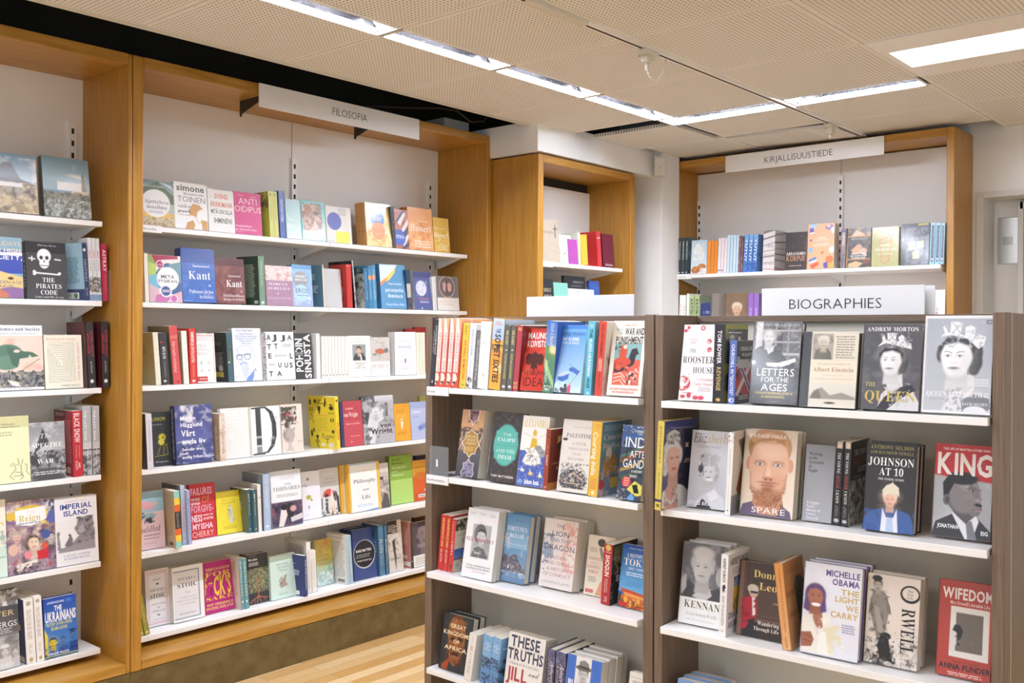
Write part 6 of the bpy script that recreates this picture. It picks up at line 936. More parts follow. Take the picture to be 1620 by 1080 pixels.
# ================================================================ BOOKS: left walnut stand
def ls(i, g): return Shelf(FL, 'Y', YLF, ZL[i], g, 10, YLB - YLF, (-2.5178, -1.6148))
def rs(i, g): return Shelf(FR, 'Y', YRF, ZR[i], g, 10, YRB - YRF, (-1.4012, -.5168))
shelf_rows(ls(0, 'Russia books on the top shelf of the left walnut stand'), '''
S 677.4 686.8 505 k=7.2 | black spine with small white title, first on the Russia shelf | #2c2d33 | s:#35363f;d .1 .52 .55 .85 #d0d2d4.b KAYTNTERIN AAVE;d .17 .5 .2 .42 #b8babc HANNA HURME;p .5 .9 .35 .94 .65 .94 #eee
S 687.3 695.8 504 k=7 | first of four matching orange-red spines with white bars, left end | #e07850;g 0 0 1 .5 #eeb488 #d8604a | s:#d4564a;g 0 0 1 .35 #eeb488 #d4564a;p .0 0 .4 0 .75 .2 .7 .3 0 .3 #f2e2d4 .01;r .05 .18 .75 .78 #f4e2da;d .2 .58 .2 .65 #d87060 THE RUSSIAN RULE;d .62 .77 .3 .6 #b86858 BARMIN;p .0 .8 .5 .8 .75 .87 .4 .94 0 .98 #f2e2d4 .01;e .3 .93 .25 .15 #4a3a34
S 695.9 704.9 504 k=7 | second of four matching orange-red spines with white bars | #e07850;g 0 0 1 .5 #eeb488 #d8604a | s:#d4564a;g 0 0 1 .35 #eeb488 #d4564a;p .0 0 .4 0 .75 .2 .7 .3 0 .3 #f2e2d4 .01;r .05 .18 .75 .78 #f4e2da;d .2 .58 .2 .65 #d87060 THE RUSSIAN RULE;d .62 .77 .3 .6 #b86858 BARMIN;p .0 .8 .5 .8 .75 .87 .4 .94 0 .98 #f2e2d4 .01;e .3 .93 .25 .15 #4a3a34
S 705.4 714.4 504 k=7.5 | third of four matching orange-red spines with white bars | #e07850;g 0 0 1 .5 #eeb488 #d8604a | s:#d4564a;g 0 0 1 .35 #eeb488 #d4564a;p .0 0 .4 0 .75 .2 .7 .3 0 .3 #f2e2d4 .01;r .05 .18 .75 .78 #f4e2da;d .2 .58 .2 .65 #d87060 THE RUSSIAN RULE;d .62 .77 .3 .6 #b86858 BARMIN;p .0 .8 .5 .8 .75 .87 .4 .94 0 .98 #f2e2d4 .01;e .3 .93 .25 .15 #4a3a34
S 714.6 724.5 504 k=7.5 | last of four matching orange-red spines, touching the yellow spine | #e07850;g 0 0 1 .5 #eeb488 #d8604a;p .3 0 .6 .4 .5 .7 .2 .6 #f2e2d4 .02 | s:#d4564a;g 0 0 1 .35 #eeb488 #d4564a;p .0 0 .4 0 .75 .2 .7 .3 0 .3 #f2e2d4 .01;r .05 .18 .75 .78 #f4e2da;d .2 .58 .2 .65 #d87060 THE RUSSIAN RULE;d .62 .77 .3 .6 #b86858 BARMIN;p .0 .8 .5 .8 .75 .87 .4 .94 0 .98 #f2e2d4 .01;e .3 .93 .25 .15 #4a3a34
S 726 736.2 512 k=7.5 | bright yellow spine WE SHALL BE MASTERS with red capitals | #f0c050 | s:#f2c24e;d .03 .18 .35 .6 #7a6030.b CHRIS MILLER;d .26 .87 .3 .68 #c86030.b WE SHALL BE MASTERS;e .5 .95 .2 .12 #b88830
S 736.7 746.8 513 k=7.5 | pale lavender-white spine with grey serif title right of the yellow one | #e2e4e8 | s:#e4e6ea;d .08 .5 .35 .65 #7d90a8.s REBELS IN EUROPE;d .55 .8 .35 .6 #b8bcc4 PAVEL SOL;n 0 .82 1 1 #55585c .3 .5 3
S 747.5 754 523 k=7.5 | dark grey photographic spine left of the thick white one | #6f7073 | s:#77787b;n 0 0 1 1 #55565a .3 .45 2;d .15 .85 .3 .7 #d8d8d8.s THE AFTERMATH OF WAR
S 754.4 771.6 510 k=6.5 hb | thick plain white spine with tiny grey author name | #eceae6 | s:#f0efed;t .2 .75 .27 .33 #a8a8ac Anna/Politkov;e .5 .79 .08 .14 #c8c8c4
S 772 790.8 505.5 k=8.6 hb | thick hardback THE SOVIET SIXTIES, spine blue above and orange below | #b8cce4;g 0 0 1 .5 #c8d8ec #a9bcd8;l .1 .5 .6 .1 .02 #5a6478;l .1 .6 .5 .3 .02 #5a6478;r 0 .5 1 1 #e8a84c | s:#ecb050;g 0 0 1 .3 #c4d8ee #b4cae6;n 0 .36 1 .46 #3c4450 .3 .5 3;g 0 .46 1 1 #e09a48 #eeb44e;e .75 .7 .35 .3 #f0d090 .1;t .2 .8 .04 .09 #d88878.b ROBERT/HORNSBY;d .14 .2 .35 .7 #3a3c48.h THE;d .22 .9 .28 .74 #3a3434.h SOVIET SIXTIES
S 791.7 800.2 515 k=8 | left of two dark grey spines with yellow-green letters, after the Soviet spine | #5d5c56 | s:#66645e;d .08 .3 .3 .68 #d8d890.b RED CLOSET;e .5 .38 .12 .12 #ddd;d .44 .82 .35 .65 #c8c878.b RUSTAM ALEXANDER;e .5 .94 .28 .2 #ddd
S 801 809.8 515 k=8 | right of two dark grey spines with yellow-green letters | #5d5c56;r 0 0 1 1 #b04048 | s:#66645e;d .08 .3 .3 .68 #d8d890.b RED CLOSET;e .5 .38 .12 .12 #ddd;d .44 .82 .35 .65 #c8c878.b RUSTAM ALEXANDER;e .5 .94 .28 .2 #ddd
S 810.4 819 515 k=8.5 | muted red spine with yellow letters, left of the red eagle cover | #8a3038;n 0 0 1 1 #6a2830 .3 .5 2 | s:#b24a54;t .2 .9 .04 .08 #e8c870.b RED;t .1 .9 .86 .96 #e8c870.b RUST/ALEX
F 821.8 860 522 t=.03 | red paperback with black two-headed eagle and white author letters | #c43c30;n 0 .28 1 .75 #d8604a .3 .5 2;p .5 .36 .58 .4 .64 .36 .62 .42 .8 .4 .92 .46 .88 .58 .76 .6 .66 .56 .68 .66 .58 .64 .52 .7 .46 .64 .36 .66 .38 .56 .28 .6 .16 .58 .12 .46 .24 .4 .42 .42 .4 .36 .46 .4 #4a2420 .006;r 0 0 1 .03 #a83228;t .12 1 .07 .17 #f6ece8.b MAUNO;t .12 1 .2 .3 #f6ece8.b KOIVISTO;t .1 1 .68 .75 #6a2420.b VENÄJÄN;t .1 1 .79 .93 #5a1e1c IDEA | s:#b83a30
S 857.8 874.6 508.5 k=8 w=.15 | blue and green landscape spine with white script, left of the blue flag cover | #3a5cae;g 0 0 1 .5 #4068b8 #3a5aa8 | s:#6f9864;g 0 0 1 .35 #4a74c8 #7f9cc4;e .75 .4 .35 .3 #e8d8a0 .2;p 0 .45 1 .55 1 1 0 1 #5f9070 .05;p 0 .5 1 .85 1 .95 0 .65 #a4c890 .03;p 0 .7 1 1 .7 1 0 .85 #4a7060 .03;d .03 .38 .4 .72 #e0ecf4.i Hieb Cherelle;d .55 .86 .1 .35 #e0ecd8 JON PALFREEM;t .1 .8 .9 .97 #eee.b ATO/MIC
F 874 918 517 t=.03 | sky blue paperback MY RUSSIA with blue and white flags | #6fa8e0;g 0 .1 1 1 #5f9ade #b8d8f0;r 0 0 1 .06 #4a80cc;n 0 .85 1 1 #d8e8f4 .2 .5 3;p .1 .76 .3 .74 .52 .72 .5 .8 .3 .84 .12 .82 #4a70bc .01;p .12 .74 .3 .7 .5 .68 .5 .72 .3 .76 .1 .77 #c8d0dc .01;p .5 .64 .6 .62 .9 .68 .82 .74 .66 .7 .5 .68 #4a70bc .01;l .92 .66 .56 .9 .012 #6a6460;l .5 .58 .8 .66 .012 #6a6460;p .5 .9 .62 .88 .62 1 .5 1 #c85868;e .56 .88 .04 .04 #d8a890;e .42 .9 .05 .06 #3a3434;p .3 .94 .5 .92 .5 1 .28 1 #4a4a54;e .28 .95 .05 .06 #54484c;e .08 .96 .05 .05 #7a6860;p .0 .97 .2 .95 .2 1 0 1 #88929c;t .05 .94 .1 .155 #41577a Mikhail Shishkin;t .16 .76 .185 .23 #eef4fa.h MY RUSSIA;t .16 .76 .245 .285 #dce8f4.b WAR OR PEACE? | s:#4a80cc
S 923.4 934.6 509 k=7.7 | turquoise spine with white and navy capitals | #6fc0d8 | s:#68bcd6;t .2 .8 .04 .08 #e8f4f8.b SERHII/PLOKHY;d .11 .22 .3 .7 #2f5068.h THE;d .24 .74 .3 .7 #e8f4f8.h RUSSO-UKRAINIAN;d .77 .91 .3 .7 #2f5068.h WAR;p .5 .95 .7 .98 .4 .98 #fff
S 940 951.6 509 k=9 | coral red spine with dark capitals, beside its matching front cover | #ece6dc;n 0 .3 .2 .8 #444 .3 .5 3 | s:#d65448;d .04 .47 .35 .65 #6a2c28.b WAR AND PUNISHMENT;d .5 .67 .28 .72 #f4dcd4.h OPPRESSION/RESISTANCE;d .7 .9 .35 .6 #8a3430 MIKHAIL ZYGAR
F 959 1013 510 t=.026 n=2 | cream paperback WAR AND PUNISHMENT with red folk-art rider picture | #ece6da;r .12 .3 .9 .86 #d8604a;r .12 .3 .9 .52 #86b0b0;n .12 .3 .4 .5 #3c3430 .1 .5 3;p .3 .34 .44 .3 .5 .4 .46 .52 .28 .56 .26 .46 #d05038 .01;e .42 .35 .05 .05 #f0e0d0;p .55 .5 .62 .38 .76 .36 .84 .44 .76 .46 .72 .58 .6 .62 .5 .6 #2c2a2e .01;e .38 .55 .24 .12 #d05038 .01;n .15 .56 .55 .7 #2c2628 .12 .5 6;p .2 .7 .5 .66 .62 .74 .5 .86 .14 .84 #e06850 .01;l .16 .72 .36 .7 .5 .76 .02 #f4e4d8;l .15 .77 .36 .74 .52 .82 .02 #f4e4d8;l .15 .82 .34 .79 .48 .86 .02 #f4e4d8;n .5 .62 .9 .86 #f0e0d4 .07 .45 4;n .5 .64 .9 .86 #3c2c28 .07 .42 8;r .1 .86 .92 .9 #ece6da;t .38 .68 .05 .07 #c87868.b MIKHAIL ZYGAR;t .12 .32 .1 .18 #a8b8bc.b MIKHAIL/ZYGAR;t .38 .94 .1 .19 #46423e.h WAR AND;t .12 .93 .215 .305 #46423e.h PUNISHMENT;t .08 .9 .9 .925 #d06858.b THE STORY OF RUSSIAN OPPRESSION;t .16 .8 .94 .965 #d06858.b AND UKRAINIAN RESISTANCE | s:#d65448
''')
shelf_rows(ls(1, 'history books on the second shelf of the left walnut stand'), '''
F 719.8 755 650.5 t=.045 | brown city panorama hardback with white star-shaped frames | #8a7060;g 0 0 1 .3 #b48c6c #c89c70;n 0 .26 1 .62 #5a4a44 .08 .55 3;n 0 .26 1 .6 #c0a080 .08 .4 6;g 0 .62 1 1 #5a5a60 #3c3f48;p .3 0 .76 0 .7 .16 .6 .2 .54 .24 .48 .2 .34 .16 #8a6a6c;n .3 .02 .75 .2 #4a3438 .08 .5 4;p .5 .3 .66 .34 .8 .38 .9 .5 .78 .62 .66 .66 .52 .72 .38 .66 .24 .62 .2 .5 .28 .38 .4 .34 #a88440;l .5 .29 .64 .34 .8 .36 .78 .44 .9 .51 .78 .58 .76 .65 .62 .65 .52 .71 .4 .65 .26 .64 .28 .57 .14 .5 .28 .43 .26 .36 .4 .34 .5 .29 .022 #e8e2da;l .3 0 .34 .15 .46 .17 .52 .23 .6 .17 .72 .15 .78 0 .022 #e8e2da;l .1 .34 .08 .44 .14 .5 .02 .6 .0 .62 .02 #e8e2da;l 1 .36 .94 .42 .9 .5 1 .58 .02 #e8e2da;p .52 .74 .62 .8 .76 .8 .72 .9 .78 .94 .7 1 .32 1 .26 .94 .32 .88 .3 .8 .42 .8 #8d88a4;n .3 .78 .75 1 #4a4450 .06 .5 5;l .52 .73 .62 .79 .76 .79 .74 .88 .8 .94 .72 1 .02 #e8e2da;l .52 .73 .42 .79 .3 .8 .32 .88 .22 .94 .3 1 .02 #e8e2da;t .28 .76 .38 .52 #e4d4b0.s THE LAST/MUSLIM/CONQUEST;x .3 .74 .55 .62 3 #d8b070 | s:#6a5a50
F 770 815 653 hb t=.032 | charcoal hardback THE CALIPH AND THE IMAM with turquoise scalloped medallion | #3f3c3e;n 0 0 1 1 #5a5252 .05 .4 3;e .52 .47 .4 .52 #5fb4a8 .04;e .52 .47 .42 .54 #5fb4a8 .06;e .2 .3 .06 .06 #5fb4a8 .02;e .84 .3 .06 .06 #5fb4a8 .02;e .2 .64 .06 .06 #5fb4a8 .02;e .84 .64 .06 .06 #5fb4a8 .02;r .1 .475 .94 .48 #3f7a74;t .38 .68 .3 .34 #d8ece6.l THE;t .22 .82 .37 .42 #e8f4f0.s CALIPH;t .2 .86 .53 .58 #d0e8e0.s AND THE;t .28 .76 .61 .67 #e8f4f0.s IMAM;t .12 .9 .9 .93 #e4e0de.b TOBY MATTHIESEN;l .3 .04 .5 .1 .7 .04 .015 #6a6060 | s:#343234
F 815.8 858 659 t=.028 | white paperback ALEXANDRIA with gold lighthouse over a cobalt blue sea | #ebe9e4;p 0 .5 .2 .5 .4 .56 .7 .56 1 .52 1 1 0 1 #4a62b0 .01;p .36 .5 .42 .3 .48 .22 .54 .22 .6 .3 .66 .5 #d8b040 .01;p .42 .24 .5 .18 .6 .24 .5 .28 #d8b040;e .54 .3 .2 .03 #ebe9e4 .05;l .12 .25 .4 .3 .015 #c8b080;l .66 .3 .9 .25 .015 #b8b4ac;e .7 .48 .14 .14 #8d9098 .03;e .85 .52 .12 .12 #9a9ca4 .03;p .14 .66 .3 .5 .5 .44 .7 .52 .86 .66 .6 .7 .3 .7 #eeece6 .02;n .14 .46 .88 .72 #a8a49c .05 .45 3;n .1 .5 .9 .74 #54565c .05 .35 6;e .18 .78 .08 .04 #e0d8c0;e .5 .82 .09 .05 #d8b860;e .86 .84 .08 .05 #d8c890;p .14 .72 .2 .78 .14 .79 #eee;p .46 .74 .54 .82 .46 .82 #e8d8a0;p .84 .76 .9 .84 .82 .84 #eee;e .14 .94 .1 .06 #7fa0c8 .02;n 0 .55 1 1 #d8dce8 .035 .3 9;t .04 .97 .05 .16 #d8bc54.s ALEXANDRIA;t .3 .84 .9 .965 #f4f6fa.h Islam Issa | s:#d8d6d0
S 858.3 865.5 679 k=6.7 mt w=.13 | rust red spine with its front cover in shade, before the stone map cover | #7a3a2e;r 0 .88 1 1 #c88040;p .3 .12 .7 .1 .7 .36 .3 .36 #caa468 .02;p .3 .24 .5 .18 .7 .24 .7 .36 .3 .36 #4a3a34 .02;t .1 .7 .55 .58 #d8b8a8.s A HISTORY OF;t .3 .8 .62 .68 #e8d8cc.s FAITH | s:#a04a3a;n 0 0 1 .14 #5a3a30 .4 .5 2;d .25 .4 .35 .55 #d8a890 THE OLD;d .42 .6 .3 .62 #ecd8cc.b DESERT;e .5 .95 .2 .15 #d0a898
F 880 931 665 t=.03 | stone-beige paperback about a four thousand year history, with word-map drawing | #dedad2;e .48 .84 .44 .28 #3f434c .02;n .05 .6 .95 .98 #c4beb4 .03 .5 3;n .05 .6 .95 .98 #33363e .035 .45 6;l .2 .84 .5 .74 .8 .82 .03 #d8b8a4;l .25 .88 .7 .88 .02 #d8b8a4;e .12 .28 .08 .04 #4a4a4c .02;n .1 .65 .35 .95 #4a5878 .05 .4 8;r 0 .95 1 1 #dedad2;p .7 .62 1 .62 1 .8 .92 .74 #dedad2 .02;t .36 .97 .09 .115 #c4aca8.s NUR MASALHA;t .14 .95 .19 .25 #6a6664.s PALESTINE;t .34 .8 .31 .35 #b49c94.s A FOUR;t .24 .9 .385 .42 #b49c94.s THOUSAND;t .38 .66 .455 .49 #b49c94.s YEAR;t .26 .8 .525 .565 #b49c94.s HISTORY | s:#c8c4bc
S 929 945.4 667.5 k=8.4 w=.16 hb | yellow spine Courting India with its blue court painting cover showing | #6f94a8;g 0 0 1 .4 #5f8cac #7aa0b0;p .6 .1 .9 .05 1 .3 1 .8 .8 .7 .7 .45 #7a6844 .02;p .1 .6 .2 .45 .45 .42 .6 .55 .55 .75 .2 .75 #c09048 .02;e .28 .42 .1 .12 #e8e0d4 .02;e .24 .5 .06 .06 #caa078 .01;n 0 .6 1 1 #c8b0a8 .1 .5 3;n 0 .65 1 1 #5a6a90 .1 .4 6;r .4 .76 .9 .9 #d8b848;e .1 .84 .1 .1 #c84858;x .05 .7 .04 .12 4 #9fbac4;t .06 .9 .16 .24 #e4dcd0.s Courting;t .06 .62 .28 .35 #e4dcd0.s India | s:#e6b850;t .15 .85 .03 .09 #d89048.s NANDINI/DAS;d .14 .72 .2 .62 #fbf3e0.b Courting India;x .2 .8 .76 .9 6 #d8984c;e .5 .95 .15 .14 #f4e4c0
F 974 1017 674 t=.03 | colourful painted cover with huge white letters IND, against the stand's right post | #3f4a5c;g 0 0 1 .3 #3c5a8c #5a6a88;l 0 .18 1 .1 .06 #2f64b0;l 0 .5 .5 .42 1 .3 .14 #8a5a3c;l 0 .62 .5 .56 1 .44 .1 #a88848;l 0 .44 .5 .36 1 .26 .08 #5a7a6c;l .1 .72 1 .58 .1 #44604c;n 0 0 1 .1 #d8d8d4 .06 .4 3;n 0 .2 1 .8 #2a3038 .12 .42 5;e .36 .76 .18 .18 #d03c3c;p .4 .86 .7 .74 1 .8 1 .92 .8 .94 #d8d060 .01;p .6 .8 .8 .78 .9 .9 .7 .9 #1f2224 .01;p .44 .98 .6 .9 .74 .96 .7 1 .5 1 #6fa4d8 .01;n .0 .86 .4 1 #c0b8b0 .06 .4 7;x .24 .48 .7 .82 4 #f0b0a8;t .14 .99 .16 .3 #f2f4f4 IND;t .4 .99 .34 .43 #f2f4f4 AFTE;t .14 .99 .46 .57 #f2f4f4 GAND;t .52 .96 .6 .63 #e8e8e0.b A HISTORY;x .46 .8 .66 .7 2 #d8d8d0;t .5 .98 .06 .13 #d8e4ec RAMACHANDRA/GUHA | s:#2c3848
''')
shelf_rows(ls(2, 'East Asia books on the third shelf of the left walnut stand'), '''
S 692 699.6 814 k=6.8 d=.05 w=.13 | left of two red spines with yellow letters THE INVENTION OF CHINA | #b8343a;n 0 0 1 .35 #4a4440 .1 .5 3;r 0 .35 1 .65 #e8e0d0;g 0 .65 1 .8 #4a78b8 #5a88c0 | s:#c83c38;d .05 .58 .35 .75 #ecc060.h THE INVENTION OF CHINA;d .62 .85 .35 .65 #f0d0c4.b BILL HAYTON
S 700 707.6 815.5 k=6.6 d=.05 w=.13 | right of two red spines with yellow letters THE INVENTION OF CHINA | #b8343a | s:#c83c38;d .05 .58 .35 .75 #ecc060.h THE INVENTION OF CHINA;d .62 .85 .35 .65 #f0d0c4.b BILL HAYTON
S 708 715.8 821 k=6.4 d=.05 w=.13 | red spine about a brief history, its landscape cover half seen | #d8d0c4;n 0 0 1 .22 #4a4440 .08 .6 3;r 0 .22 1 .56 #e6e0d2;t .1 .8 .26 .32 #9a8d78.s A BRIEF/HISTORY OF;t .3 .9 .36 .46 #8a6a58.s CHINA;g 0 .56 1 .74 #3f6cb4 #5f88c4;p .5 .56 .9 .58 1 .74 .5 .7 #4a4240 .02;r 0 .74 1 .77 #8a4440;n 0 .77 1 1 #a8a094 .1 .45 5 | s:#cc3c36;d .05 .42 .4 .6 #f0c8bc.s A Brief History of;d .42 .68 .35 .7 #f6e4dc.s CHINA;r .3 .86 .7 .95 #7a4030
F 729/912 777 804 t=.024 n=3 | white paperback RED MEMORY with grey photograph of a young woman | #eeeef0;r .22 .22 .82 .7 #b8b8ba;n .22 .22 .82 .7 #a4a4a6 .15 .45 2;e .48 .36 .2 .24 #58585a .04;F .52 .4 .15 .2 #d0d0d2 #48484a #8a8888 0;p .24 .7 .3 .58 .44 .54 .62 .56 .76 .64 .78 .7 #6a6a6c .02;n .24 .58 .78 .7 #c8c8ca .06 .4 4;t .08 .28 .05 .09 #8d8d92 Living with/Memory;t .36 .62 .05 .09 #8d8d92 Remembering/Cultural;t .7 .92 .05 .09 #8d8d92 Tania/Branigan;t .04 .26 .42 .475 #a85860 RED;t .34 .95 .42 .475 #a85860 MEMORY;t .14 .9 .8 .87 #77777c.s Living, remembering and/forgetting the Revolution;t .34 .8 .89 .91 #c08088 Tania Branigan | s:#dcdcde
F 781.5/917.5 828 812 hb t=.03 n=2 | blue harbour mountain hardback FORTUNE'S BAZAAR | #6f98bc;g 0 0 1 .5 #5f90bc #8fb4cc;n 0 .3 1 .62 #d8ccd0 .18 .4 3;p 0 .66 .12 .6 .3 .64 .42 .6 .56 .58 .7 .68 .86 .76 1 .8 1 .88 0 .84 #5c5a68 .01;n 0 .58 1 .86 #7f7c80 .07 .45 4;n .3 .7 .95 .86 #b8a8a4 .03 .42 6;g 0 .84 1 1 #7a94b0 #6484a8;n 0 .84 1 .92 #c0ccd8 .1 .42 7;p .26 .8 .3 .74 .32 .8 #e8e4e0;n 0 .88 .3 .92 #3c4048 .04 .5 3;t .3 .8 .08 .1 #5a7898.s VAUDINE ENGLAND;r .5 .145 .58 .15 #d8a890;t .1 .9 .18 .245 #e6eef4.s FORTUNE'S;t .22 .8 .28 .345 #e6eef4.s BAZAAR;t .16 .86 .43 .455 #cfdce6.s The Making of Hong Kong | s:#4f7aa4
F 851.4/929 904 822 t=.05 n=2 mt | pale pink paperback THE LION AND THE DRAGON with blue and orange etching | #e8deda;n .55 .02 1 .4 #e0a088 .05 .5 3;n .6 .05 .95 .3 #e8c4b8 .06 .42 6;e .9 .55 .3 .34 #e4c0b4 .04;e .95 .52 .24 .28 #e8dedb .04;n .7 .4 1 .72 #dca08c .05 .42 5;n 0 .22 .34 .55 #7d8ca4 .05 .52 4;p .0 .4 .3 .4 .36 .56 .1 .6 #98a4b8 .04;n 0 .5 .3 .76 #8492a8 .05 .48 7;t .36 .6 .07 .12 #7a7480 THE;t .24 .76 .17 .245 #5a545e LION;t .2 .78 .28 .33 #7a7480 AND THE;t .06 .95 .37 .45 #5a545e DRAGON;t .26 .76 .53 .58 #b07c80 BRITAIN;t .14 .86 .61 .66 #b07c80 AND CHINA;t .2 .84 .7 .75 #b07c80 A HISTORY;t .1 .92 .78 .83 #b07c80 OF CONFLICT;t .08 .94 .9 .935 #b0a4a4 LAWRENCE JAMES | s:#d8ccc4
F 922.7/940.5 968 846.6 w=.135 t=.018 mt | cream paperback about geishas with dark topknot and salmon drawing | #e4d8c4;e .5 .11 .15 .12 #4a4c4a .01;p .42 .2 .5 .18 .62 .3 .56 .42 #8d8878 .01;p .42 .98 .56 .78 .8 .6 1 .6 1 1 #d8a080 .02;l .5 .3 .7 .5 .02 #a08c78;x .06 .4 .2 .28 4 #b4a890;t .04 .5 .36 .41 #b47468.s GEISHAS;t .14 .4 .45 .47 #b47468.s and the;t .04 .52 .5 .55 #b47468.s FLOATING;t .1 .46 .58 .63 #b47468.s WORLD;x .12 .44 .68 .78 4 #a89c84;r .06 .9 .34 .955 #c03838;t .1 .3 .915 .94 #f0c8c0.b TUTTLE
S 950/955.5 964 860 k=6 w=.14 mt | dark red spine SHOGUN with its samurai cover in shade | #3a3634;p .05 .05 .6 .0 .9 .1 .8 .4 .3 .5 .1 .3 #7a7440 .03;n 0 .3 1 .6 #24221f .15 .5 3;n 0 .1 1 .9 #a89c84 .08 .35 5;t .2 .95 .52 .62 #eee.h SHOGUN;t .3 .9 .67 .71 #ddd The Life;t .3 .9 .74 .78 #ddd of Japan's | s:#b03434;e .5 .06 .3 .3 #d8b868;x .15 .85 .12 .15 1 #e0b0a8;d .18 .53 .25 .72 #f6e6e2.h SHOGUN;d .56 .8 .3 .65 #ecc4bc.b The Life and Times/of Tokugawa Ieyasu;d .86 .95 .35 .65 #ecc4bc.b TUTTLE
F 976/960 1018 861.5 t=.026 | blue paperback with white title and lit red pagoda gate, by the right post | #3f6cb4;g 0 0 1 .75 #2f5098 #6fb0dc;p .06 .7 .5 .72 1 .76 1 .8 .12 .76 #c85838 .01;p 0 .82 .2 .8 1 .84 1 .88 .06 .86 #d06838 .01;p .2 .76 1 .8 1 .84 .22 .81 #e8a058 .01;p .1 .86 1 .88 1 1 .1 1 #b8582c .01;n .1 .84 1 1 #f0b860 .06 .45 3;n .1 .84 1 1 #4a2a24 .06 .4 6;e .3 .87 .08 .1 #f0a848 .03;n 0 .76 .12 1 #4a5044 .08 .6 4;r .05 .92 .36 .98 #c83838;t .26 .9 .05 .07 #dce8f4 ROMAN CYBRIWSKY;t .2 .98 .14 .2 #e8ecf0.s A HISTORY OF;t .1 .99 .22 .33 #f2efe4.s TOKY;t .28 .86 .36 .395 #e4e8ec.s 1867-1989;x .2 .95 .43 .5 2 #cfe0f0;x .25 .95 .58 .66 3 #5a90c8 | s:#2f5098
''')
